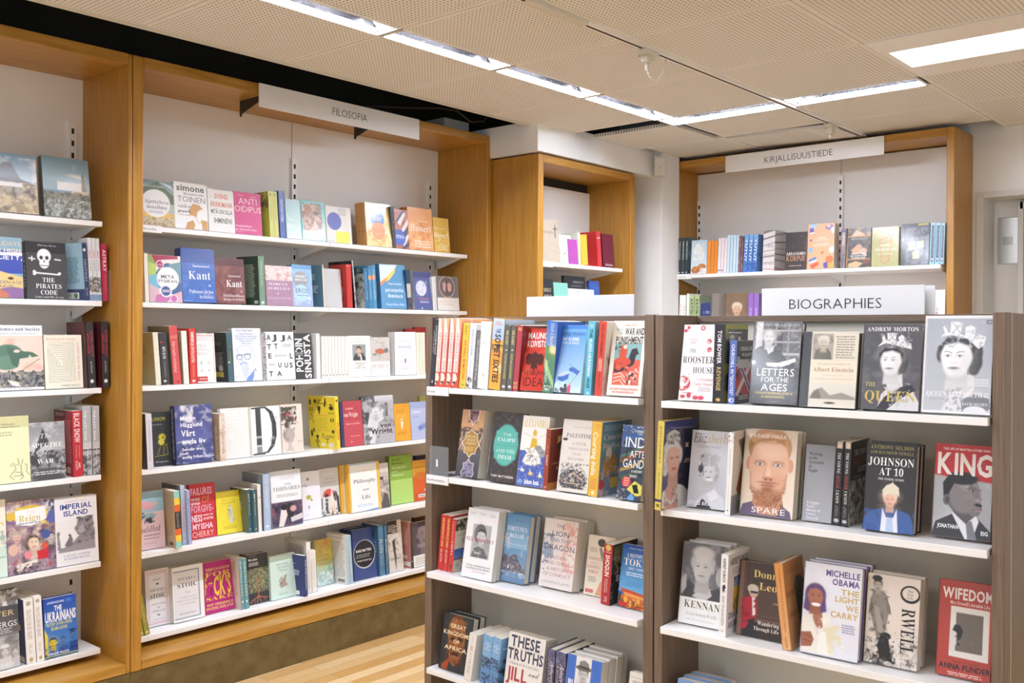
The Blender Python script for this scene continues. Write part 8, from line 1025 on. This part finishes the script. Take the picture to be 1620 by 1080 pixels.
shelf_rows(rs(2, 'biographies on the third shelf of the right walnut stand'), '''
F 1071.8/985.6 1138 858 hb t=.03 n=3 | white hardback KENNAN below a grey portrait of an elderly bald man | #eceae8;r 0 0 1 .68 #6a696d;n 0 0 1 .66 #8d8c90 .15 .45 3;p 0 .68 .05 .5 .2 .46 .5 .6 .9 .52 1 .58 1 .7 .5 .72 #4a494d .02;p .3 .66 .44 .56 .7 .54 .76 .62 .6 .7 #c4c2c2 .02;F .5 .3 .27 -.35 #c4c1bf #b8b6b4 #8a8482 3;e .5 .12 .26 .14 #c8c5c3 .06;p .0 .46 .12 .4 .14 .56 .04 .66 #b4b2b4 .03;e .92 .38 .1 .2 #b0adac .02;r 0 .68 1 1 #efedeb;t .12 .97 .71 .8 #55502f.s KENNAN;t .18 .92 .85 .89 #9a9890.i A Life between Worlds;t .2 .86 .93 .95 #c0beb8.s FRANK COSTIGLIOLA | s:#dcdad6
S 1136.5/1006 1147.8 876.7 k=5 w=.14 | white spine with black figure and letters, its white diary cover half seen | #eceaec;r .3 .42 1 .72 #d8b848;r .3 .3 1 .42 #8aa0d0;n .3 .3 1 .7 #3c3c4c .15 .45 3;t .1 .95 .06 .14 #4c4a50.h ANDREY KURKOV;x .2 .8 .18 .26 3 #b8b8c0;t .1 .95 .72 .79 #6a6a88.h DIARY OF;t .1 .95 .83 .91 #6a6a88.h AN INVASION | s:#f2f1f2;d .05 .34 .3 .7 #3c3a3e.h ANDREY KURKOV;p .3 .38 .6 .36 .8 .4 .6 .42 .8 .46 .5 .44 .4 .48 .3 .44 #242226;d .5 .86 .3 .66 #a4a4ac.h DIARY OF AN INVASION;e .5 .93 .2 .16 #c8c8cc
F 1163.8/1004.4 1236 888 t=.024 n=2 | dark brown photo paperback of a person in red jacket before a panelled door | #4f3f3c;r 0 0 .1 1 #8a6e60;r .1 0 .16 1 #66504a;r .28 .0 1 1 #463733;r .38 .3 .96 .72 #5f4a42;r .42 .33 .92 .69 #54413a;r .3 .74 1 .79 #6a5248;r .3 .79 1 1 #3a2e2b;p .08 .58 .1 .5 .26 .46 .4 .48 .44 .6 .4 .76 .3 .84 .1 .84 #b02c3c .01;p .3 .46 .36 .46 .4 .7 .34 .72 #e8e0dc .01;p .14 .82 .4 .74 .46 1 .12 1 #2c2a30 .01;n .06 .5 .42 .8 #8a2030 .1 .42 3;e .33 .4 .1 .12 #d0a898 .01;e .31 .36 .12 .09 #cfc8b8 .02;r .26 .39 .42 .42 #2c2428;p .22 .8 .26 .82 .2 .9 .1 .92 .08 .86 #b02c3c .01;t .3 .95 .1 .2 #e4cc78.s Donna;t .44 .97 .26 .36 #e4cc78.s Leon;t .76 .97 .5 .53 #c8b4a0.s A Memoir;t .46 .93 .77 .825 #ece4dc.s Wandering;t .38 .93 .85 .9 #ece4dc.s Through Life | s:#7a6258
S 1238/1027.5 1253 891 k=-14.5 w=.14 hb | orange spine leaning left over the brown photo paperback, dark plant on its cover | #d8a068;g 0 0 1 1 #c88848 #e4b07c;p .45 .3 .6 .2 .8 .22 1 .3 1 .95 .6 .9 .5 .6 #3f4a3c .03;n .45 .2 1 .95 #6a7458 .06 .42 3;x .1 .8 .08 .14 2 #b07840;t .02 .6 .34 .4 #8a5a30.s SISTERHOOD;t .06 .5 .58 .64 #8a5a30.s ENCHANTED | s:#e0a468;g 0 0 1 1 #d49050 #e8b07c;d .06 .8 .4 .62 #a86c38.s SISTERHOOD OF THE ENCHANTED FOREST;d .85 .97 .35 .6 #a86c38 NAOMI
F 1264.4/1033 1356 890 hb t=.03 n=3 | white hardback with smiling woman in cream jacket, purple and gold title | #e4e4ec;p 0 .6 .16 .56 .34 .54 .48 .56 .56 .7 .5 .84 .6 .98 0 .98 #ece6dc .015;p .2 .54 .36 .54 .38 .7 .3 .72 .2 .64 #a87058 .01;p .4 .7 .62 .64 .7 .66 .58 .74 .7 .76 .72 .86 .56 .8 .6 .94 .5 .96 .42 .8 #e4dcbc .01;p .34 .74 .44 .74 .5 .98 .3 .98 #f2f0ea .01;n .3 .6 .75 1 #f4f0e4 .08 .42 3;l .16 .56 .3 .78 .02 #d8d0c0;F .22 .37 .155 .2 #a86c52 #54407c #a04a50 2;e .24 .46 .08 .03 #f4ece8 .01;p .0 .78 .18 .76 .24 .84 .2 .92 .02 .94 #a0644c .015;l .06 .8 .2 .82 .015 #7a4836;l .06 .86 .2 .87 .015 #7a4836;r 0 .995 1 1 #888;t .38 .97 .06 .125 #6f5a94.h MICHELLE;t .5 .97 .15 .215 #6f5a94.h OBAMA;t .66 .97 .25 .31 #cdb274.h THE;t .56 .97 .33 .39 #cdb274.h LIGHT;t .76 .97 .415 .475 #cdb274.h WE;t .5 .97 .5 .56 #cdb274.h CARRY;x .7 .95 .62 .72 4 #a8a0c0 | s:#6a4f94
F 1365.8/1049 1449.5 909 t=.036 n=2 mt | cream paperback with photo of a man bending to a black dog, tall sideways black title | #e4dad0;g 0 0 1 .7 #e6dcd2 #e0d4c8;n 0 .62 1 1 #c4bab0 .08 .5 3;n 0 .72 1 1 #77716c .06 .42 5;n 0 .86 .6 1 #3a3634 .07 .5 7;p .06 .3 .12 .2 .3 .18 .4 .24 .44 .4 .4 .56 .36 .72 .24 .72 .16 .6 .08 .44 #8d857c .01;n .05 .18 .45 .75 #66605a .08 .42 9;p .36 .22 .46 .36 .48 .44 .4 .42 #7d756d .01;p .14 .36 .24 .38 .34 .6 .34 .72 .26 .7 #a49b90 .01;F .2 .13 .085 .2 #b8ada2 #3a3634 #7a6a60 0;e .18 .05 .1 .06 #3a3634 .02;p .3 .66 .4 .64 .46 .72 .5 .84 .56 .96 .3 .94 .24 .8 #2c2a2a .015;e .4 .68 .1 .07 #2c2a2a .02;n .24 .64 .56 .96 #4a4644 .05 .42 4;e .82 .18 .19 .17 #2f2d2d .008;e .82 .175 .15 .125 #e4dad0 .008;t .76 .88 .13 .23 #6a6260.s The/New/Life;d .34 .84 .68 .93 #2f2d2d.S RWELL;t .76 .9 .89 .915 #6a6260.s D.J.;t .7 .96 .935 .965 #6a6260.s TAYLOR | s:#d8d0c6
F 1479.5/1067.6 1566 917 hb t=.026 | brick red hardback WIFEDOM with a deckle-edged photograph of a woman, by the right post | #b24438;r .24 .27 .94 .79 #e4dcd4;p .24 .27 .95 .28 .95 .8 .23 .79 #e6e0d8 .006;r .34 .33 .84 .73 #6f665c;n .34 .33 .84 .73 #8a7f72 .3 .45 2;p .24 .52 .3 .5 .36 .54 .36 .66 .3 .74 .24 .74 #d8d4ce .01;p .28 .52 .32 .46 .42 .46 .48 .52 .44 .6 .38 .62 .36 .54 #2c2828 .015;e .35 .58 .02 .012 #3a3230 .01;e .4 .66 .03 .02 #2c2828;t .08 1 .08 .19 #f0e6e0.h WIFEDOM;t .22 .95 .215 .25 #e8c8bc.b Mrs Orwell's Invisible Life;t .3 .78 .825 .85 #7a2c28 Author of Stasiland;t .06 1 .865 .92 #33262a.h ANNA FUNDER;x .2 .9 .945 .985 2 #e8c0b4 | s:#a03c32
''')
shelf_rows(rs(3, 'biographies on the lowest shelf of the right walnut stand'), '''
F 1064 1128 1075.6 t=.036 n=3 mt d=.02 | blue paperback at the very bottom edge, only its page tops showing | #7f9ccc | s:#6f8cc0
F 1150 1215 1098 t=.03 mt d=.02 | grey paperback on the lowest shelf, just below the picture edge | #b8b4ac
''')
# ================================================================ BOOKS: literature bay and niche
def bs(i, g): return Shelf(FW, 'Y', YSB, SB[i], g, 4, .29)
def ns(i, g): return Shelf(FW, 'X', -3.32, ZN[i], g, 5, .26)
shelf_rows(bs(0, 'literature studies on the top shelf under the KIRJALLISUUSTIEDE sign'), '''
S 1071.6 1076.8 377 k=2 | first of three black-green spines with pale titles at the left end | #3c5058 | s:#2f3d42;d .1 .6 .35 .65 #d8dcd8.b KIRJALLISUUDESTA;e .5 .94 .2 .12 #eee
S 1077 1082.4 376.5 k=2 | second of three black-green spines with pale titles | #3c5058 | s:#344248;d .1 .6 .35 .65 #d8dcd8.b KIRJALLISUUDESTA;e .5 .94 .2 .12 #eee
S 1082.6 1088.2 376 k=2 w=.13 | third of three black-green spines, beside the pale blue potato cover | #3f5862;n 0 .3 1 1 #5f7c86 .2 .45 3 | s:#2c3a40;d .1 .6 .35 .65 #d8dcd8.b KIRJALLISUUDESTA;e .5 .94 .2 .12 #eee
F 1092.4 1117.4 381 | pale blue cloudy paperback with brown bread rolls | #cfe0ec;g 0 0 1 1 #b8d4e6 #e4eef4;e .45 .3 .3 .3 #e4e8e4 .1;n .1 .1 .8 .6 #f0f2f0 .12 .5 3;e .3 .88 .28 .2 #b4703c .02;e .7 .8 .26 .18 #c08048 .02;n .05 .7 .95 1 #e0b078 .08 .42 4;n .6 .84 1 1 #f0f4f8 .2 .5 6
S 1118 1123.5 381 k=2 mt | first of three plain orange spines | #e08c3c | s:#e8943f;r 0 .52 1 .525 #d07c30
S 1123.7 1129 381 k=2 mt | second of three plain orange spines | #e08c3c | s:#e48e3a;r 0 .52 1 .525 #d07c30
S 1129.2 1134 381 k=2 mt | third of three plain orange spines, beside the pale pink ones | #e08c3c | s:#e8943f;r 0 .52 1 .525 #d07c30
S 1134.5 1139.3 377 k=2.5 mt | first of three pale pink spines right of the orange ones | #ece2e4 | s:#efe6e8;d .1 .6 .4 .6 #d8b8c0 KIRJAILIJA;e .5 .92 .3 .2 #444
S 1139.5 1144.3 377 k=2.5 mt | second of three pale pink spines right of the orange ones | #ece2e4 | s:#ebe2e6;d .1 .6 .4 .6 #d8b8c0 KIRJAILIJA;e .5 .92 .3 .2 #444
S 1144.5 1148.8 377 k=2.5 mt | third of three pale pink spines, touching the pale blue ones | #ece2e4 | s:#efe6e8;d .1 .6 .4 .6 #d8b8c0 KIRJAILIJA
S 1149 1153.6 372 k=2.5 | first of four pale sky blue spines | #c4dcec | s:#c8e0f0;d .15 .75 .4 .6 #e8f4fa ROMAANIN HISTORIA
S 1153.8 1158.4 372 k=2.5 | second of four pale sky blue spines | #c4dcec | s:#bfdaec;d .15 .75 .4 .6 #e8f4fa ROMAANIN HISTORIA
S 1158.6 1163.2 372 k=2.5 | third of four pale sky blue spines | #c4dcec | s:#c8e0f0;d .15 .75 .4 .6 #e8f4fa ROMAANIN HISTORIA
S 1163.4 1167.2 372 k=2.5 | last of four pale sky blue spines, touching the plum brown ones | #c4dcec | s:#bfdaec;d .15 .75 .4 .6 #e8f4fa ROMAANIN HISTORIA
S 1167.4 1170.8 374 k=2.5 | left of two thin plum brown spines | #6a4a50 | s:#7d5a60;n 0 0 1 1 #a88a88 .4 .45 2
S 1171 1174.4 374 k=2.5 | right of two thin plum brown spines | #6a4a50 | s:#6f4e54;n 0 0 1 1 #a88a88 .4 .45 3
S 1174.6 1181.6 371.5 k=3.5 | first of three bright blue spines with white letters | #6a90c8 | s:#4f80c8;g 0 0 1 .4 #7fb0e0 #4f80c8;d .12 .72 .3 .75 #e4eef8.h TUTUT;n 0 .75 1 1 #3a60a8 .3 .5 2
S 1181.8 1188.8 371.5 k=3.5 | second of three bright blue spines with white letters | #6a90c8 | s:#4f80c8;g 0 0 1 .4 #7fb0e0 #4f80c8;d .12 .72 .3 .75 #e4eef8.h TUTUT;n 0 .75 1 1 #3a60a8 .3 .5 3
S 1189 1196.6 371 k=3.5 w=.14 | third of three bright blue spines, its photo cover showing | #6f98cc;n 0 .4 1 1 #4a70ac .15 .5 3 | s:#4f80c8;g 0 0 1 .4 #7fb0e0 #4f80c8;d .12 .72 .3 .75 #e4eef8.h TUTUT;n 0 .75 1 1 #3a60a8 .3 .5 4
S 1206 1224.7 365 k=2 w=.15 d=.02 | thick grey-white book printed with a photo of stacked books over spine and cover | #c4c0be;l 0 .12 1 .04 .1 #8d8a8c;l 0 .3 1 .26 .06 #55565c;l 0 .45 1 .44 .06 #a49c94;l 0 .58 1 .58 .05 #5f5a58;l 0 .72 1 .74 .06 #7d7874;l 0 .92 1 .96 .06 #a8606c | s:#dcd8d6;l 0 .06 1 -.02 .2 #77757c;l 0 .22 1 .14 .1 #5a5a62;l 0 .38 1 .3 .06 #8d8a88;l 0 .52 1 .48 .06 #9a948c;l 0 .66 1 .62 .08 #6a6664;l 0 .8 1 .78 .06 #a8a29a;l 0 .94 1 .96 .05 #b0606c;t .3 .9 .36 .42 #8d8aa0.b TIETO-;t .05 .95 .58 .64 #8d8a90.s ARKKIVEISTÄ;t .05 .95 .78 .84 #a08088.s LAIT ARAJA
F 1241.4 1274.9 368.7 | dark brown paperback with silver capitals, left of the peach one | #453b3a;g 0 0 1 1 #3c3434 #4a4040;n .3 .1 1 .5 #5a4e4c .2 .45 3;t .06 .95 .53 .61 #cfc8c4.b ABRAHAMIN;t .06 .93 .63 .76 #b4886c.h KORPUS;x .15 .8 .87 .91 1 #a8a09c
F 1276.4 1318.4 356 t=.03 n=2 | peach paperback bordered with blue, white and orange book drawings | #f0b088;e .2 .04 .14 .1 #a8d0e8 .01;p .05 .1 .2 .08 .24 .18 .08 .2 #5f5aa8 .005;p .06 .19 .24 .17 .24 .2 .08 .22 #e8e8f0;e .8 .08 .14 .1 #6a64b0 .01;e .78 .06 .08 .06 #f0c8b0 .01;p .86 .1 1 .08 1 .22 .9 .22 #e8eaf4 .005;e .12 .58 .08 .1 #7fb4d8 .01;e .92 .58 .1 .12 #e8f0f4 .01;e .12 .36 .05 .04 #6a64b0;p .05 .8 .32 .72 .38 .8 .1 .9 #4f7cc0 .005;p .08 .84 .36 .78 .36 .82 .1 .88 #e8e8ec;p .1 .92 .4 .84 .46 .9 .2 1 #d8604a .005;e .84 .8 .14 .14 #e07848 .02;e .86 .94 .16 .1 #e8a84c .02;p .6 .88 .76 .84 .8 .98 .64 1 #5f5aa8 .01;p .5 .64 .6 .6 .62 .66 .54 .68 #e8704c;t .28 .78 .29 .38 #f8e0cc.b KIRJEEN/KIRJOITTAJA;t .22 .82 .43 .5 #f8e0cc.b RAKKAUDESTA | s:#e0a078
S 1328.4 1337 362 k=2.5 w=.13 | grey spine with red and white marks, left of the dark painting cover | #8d8a90 | s:#8a8990;n 0 0 1 .1 #4a4a88 .3 .6 2;d .1 .45 .3 .7 #e4e0e0.b ROMANTIIKKA;r .05 0 .2 1 #a86a68;n 0 .6 1 1 #6a6a72 .3 .5 3
F 1337.9 1376.4 362.5 t=.025 | dark paperback collaged with old-master figure paintings | #3f3a3c;n 0 0 1 .22 #a88a70 .12 .5 3;p .2 .2 .4 .05 .6 .1 .8 .2 #d8b090 .02;r 0 .2 1 .23 #b48a50;r 0 .78 1 .81 #b48a50;r 0 0 .06 1 #a87844;n .1 .3 1 .7 #6a5a54 .15 .45 4;p .2 .56 .5 .4 .66 .46 .56 .66 .3 .66 #c89c80 .02;p .5 .6 .7 .5 .86 .56 .8 .72 #d0a890 .02;p .1 .9 .4 .84 .7 .9 .5 1 .1 1 #c8ac80 .02;n .7 .8 1 1 #8a4a34 .1 .5 5;t .2 .88 .25 .3 #d8d0c4.s METSÄ JA HALLITUS;t .2 .85 .63 .78 #f0ece4.b KUVITTELU/JA LUOVUUS/KANSASSA
F 1377.9 1421 361 t=.022 hb | olive green hardback with red line drawing of a long boat shape | #a8a468;n 0 0 1 1 #b4b078 .04 .45 3;l .62 .1 .78 .1 .8 .2 .7 .24 .74 .36 .68 .66 .64 .86 .5 .94 .36 .86 .34 .6 .28 .34 .6 .26 .66 .2 .62 .14 .025 #c8604c;l .3 .42 .72 .36 .02 #c8604c;l .36 .72 .5 .8 .64 .72 .02 #c8604c;t .3 .72 .44 .49 #f0e8d0.b SUOMEN;t .14 .88 .54 .6 #f0e8d0.b KALEVALAN;t .24 .78 .66 .71 #f0e8d0.i Sata kuvaa | s:#8d8a54
F 1424.5 1469 355.5 t=.024 | dark grey paperback with cobblestone pattern and three yellow notes | #44454c;r 0 0 .16 1 #3a3b42;n .17 .1 1 1 #77777f .09 .6 3;l .2 .3 1 .27 .02 #3c3d44;l .2 .42 1 .4 .02 #3c3d44;l .2 .56 1 .54 .02 #3c3d44;l .2 .7 1 .68 .02 #3c3d44;l .2 .84 1 .82 .02 #3c3d44;l .3 .16 .3 1 .02 #3c3d44;l .5 .16 .46 1 .02 #3c3d44;l .68 .1 .66 1 .02 #3c3d44;l .84 .1 .85 1 .02 #3c3d44;p .26 .46 .48 .44 .49 .62 .27 .64 #e8dc98;p .56 .44 .8 .42 .81 .58 .57 .6 #e8dc98;p .42 .68 .66 .66 .67 .84 .43 .85 #e8dc98;r .6 .01 .96 .05 #c8b868;e .08 .38 .03 .04 #ddd
S 1470 1478 353 k=2.5 | first of three light blue spines with dark label strip, near the right oak panel | #9cc4e4 | s:#a4cce8;r .25 .06 .75 .93 #4a5460;d .1 .8 .4 .6 #c8d8e4 NYKYAJAN KANSANKERTOMUS;r .35 .84 .65 .9 #dde
S 1478.4 1486.4 353 k=2.5 | second of three light blue spines with dark label strip | #9cc4e4 | s:#a4cce8;r .25 .06 .75 .93 #4a5460;d .1 .8 .4 .6 #c8d8e4 NYKYAJAN KANSANKERTOMUS;r .35 .84 .65 .9 #dde
S 1486.8 1493 353 k=2.5 | third of three light blue spines with dark label strip, last on its shelf | #9cc4e4 | s:#a4cce8;r .25 .06 .75 .93 #4a5460;d .1 .8 .4 .6 #c8d8e4 NYKYAJAN KANSANKERTOMUS;r .35 .84 .65 .9 #dde
''')
shelf_rows(bs(1, 'literature studies half hidden behind the biographies stand'), '''
S 1073.5 1083.5 467 k=2 mt | white spine with small coloured letters at the left, above the walnut rail | #f0efee | s:#f2f1f0;d .25 .7 .15 .35 #d89060 SUOMI;d .3 .7 .6 .85 #8d90b8 TEXTI
S 1085 1089.5 464.5 k=1.5 mt | white-green spine left of the twin pale green spines | #e4e8d8 | s:#eceee2
S 1090 1097 467.5 k=1 | left of two pale green spines with black lettering | #b8cc94 | s:#b4c894;d .1 .7 .25 .75 #3c4438.h KRITIIKKI
S 1097.8 1105.8 467.5 k=1 w=.14 | right of twin pale green spines with black lettering | #d0dcc0;r 0 0 1 .2 #8d9a80 | s:#b4c894;d .1 .7 .25 .75 #3c4438.h KRITIIKKI
F 1107 1123 479.5 | small navy book with white letters, below eye level by the green spines | #37487c;t .3 .95 .3 .4 #c8d0e4.s L. DEL;t .3 .95 .55 .7 #e0e4f0.s Uhattu
F 1124.5 1146 465 t=.04 hb | grey-brown hardback left of the sepia portrait book | #8d857c;r .55 0 .75 1 #7a726a;r .75 0 1 1 #6f675f
F 1146.4 1182 464.5 t=.04 hb | sepia hardback with portrait of a white-bearded man | #806a54;n 0 0 1 1 #8d7660 .2 .45 2;F .52 .46 .2 -.25 #d0ac8c #d8ccb8 #9a6a54 4;p .2 1 .3 .84 .7 .84 .9 1 #6a5444 .02;e .5 .74 .14 .1 #d8ccb8 .03
S 1183 1191.3 464 k=1 | left of two purple spines | #6a4aa0 | s:#9a74c4;d .4 .9 .35 .65 #d8c8ec.b SKANDINAAVI
S 1191.6 1200 464 k=1 w=.14 | right of two purple spines, its dark cover touching the BIOGRAPHIES sign | #5a3a80 | s:#9a74c4;d .4 .9 .35 .65 #d8c8ec.b SKANDINAAVI
F 1462 1494 460 t=.03 mt | white book with small multicoloured strip, right of the BIOGRAPHIES sign | #f3f2f3;n .55 .3 .68 .8 #c85868 .1 .5 3;n .55 .3 .68 .8 #5a8a84 .1 .42 5
''')
shelf_rows(ns(0, 'bibles on the niche shelf'), '''
F 852 886 346 mt hb t=.03 | grey-beige linen book with thin black cross, tallest in the niche | #b8aa98;n 0 0 1 1 #c0b2a0 .04 .45 3;l .85 .12 .85 .4 .035 #3a3430;l .78 .2 .94 .19 .03 #3a3430;t .2 .78 .26 .33 #6a6058 HARTAUTU
F 886.5 906 371 mt t=.014 | white book with green leaf sprigs beside the cross book | #eef0e6;n 0 .5 1 1 #a8b488 .08 .42 3;n 0 .6 1 1 #5f7048 .08 .35 5
F 901 915 378 d=.006 mt t=.008 | plain bright violet book in the niche | #b050a8
S 914.8 919 368 k=-1.5 mt | thin white and green spine left of the yellow niche book | #e8eede | s:#eef2e4;r 0 .2 .4 1 #b8d090
S 920 930.4 371 k=-2.5 | warm yellow spine in the niche | #e8b83c | s:#f0c040 | b:#e8b840
S 946 953 366 k=-3.5 hb w=.15 | scarlet book with broad red back and spine in the niche | #c82c34 | s:#d23c40;r .1 .17 .9 .2 #f0b8b0;r .2 .2 .8 .205 #f0b8b0 | b:#c42a30
F 954.5 972.5 370 hb t=.03 mt | maroon bible with small silver lettering, last in the niche | #6f2438;t .2 .85 .9 .955 #d8c8cc.b Biblia | s:#5a1c2c
''')
shelf_rows(ns(1, 'bibles on the lower niche shelf, behind the blank sign'), '''
F 862 879 441.5 hb mt t=.03 d=.01 | black bible with small gold letters behind the blank sign | #2b2f36;t .1 .8 .2 .28 #c8c0a0.s HOLY;t .1 .8 .34 .42 #c8c0a0.s BIBLE
F 879.5 902 447 mt d=.008 | plain teal book behind the blank sign | #84c4b4
F 897 935 436 d=.06 t=.02 | dark slate book with pale title behind the line-art book | #3a3d42;t .4 .9 .1 .14 #b8bcc0.b HEDELMÄLLISYYS;x .3 .8 .18 .22 1 #888
F 902 943 456.5 d=.01 mt t=.015 | white book with fine black line drawing behind the blank sign | #eceeee;n 0 .05 .4 1 #6a7074 .06 .42 3;l .6 .2 .8 .3 .7 .5 .02 #8d9294;n .5 .1 1 .9 #b4b8ba .06 .38 5
F 935 952 444 d=.04 t=.02 mt | bright blue book at the right end of the lower niche shelf | #3f62b0;e .6 .4 .2 .2 #6a88c8 .02
''')
rail_label(FW, FW.M @ Matrix.Translation((-3.252, YSB - .0005, SB[0] + .0005)), .128, 'Kirjallisuustiede', 'small white shelf label at the left end of the literature shelf', .06, .7)
Mx = Matrix.Translation((-3.3195, 4.045, ZN[0] + .0005)) @ Matrix.Rotation(math.pi / 2, 4, 'Z')
rail_label(FW, Mx, .11, 'Raamatut', 'small white shelf label at the left of the niche shelf', .3, .8)
Mx = Matrix.Translation((-3.7495, 1.966, SZ[0] + .0005)) @ Matrix.Rotation(math.pi / 2, 4, 'Z')
rail_label(FW, Mx, .13, 'Filosofia', 'small white shelf label at the left of the top philosophy shelf', .3, .8)
e = empty('bookend', label='grey metal bookend at the left end of the literature shelf', cat='bookend', M=FW.M @ Matrix.Translation((-3.25, YSB + .01, SB[0])))
MB().box(.012, .0135, 0, .1, 0, .125).build('upright_plate', SMOKE, e)
finish_books()
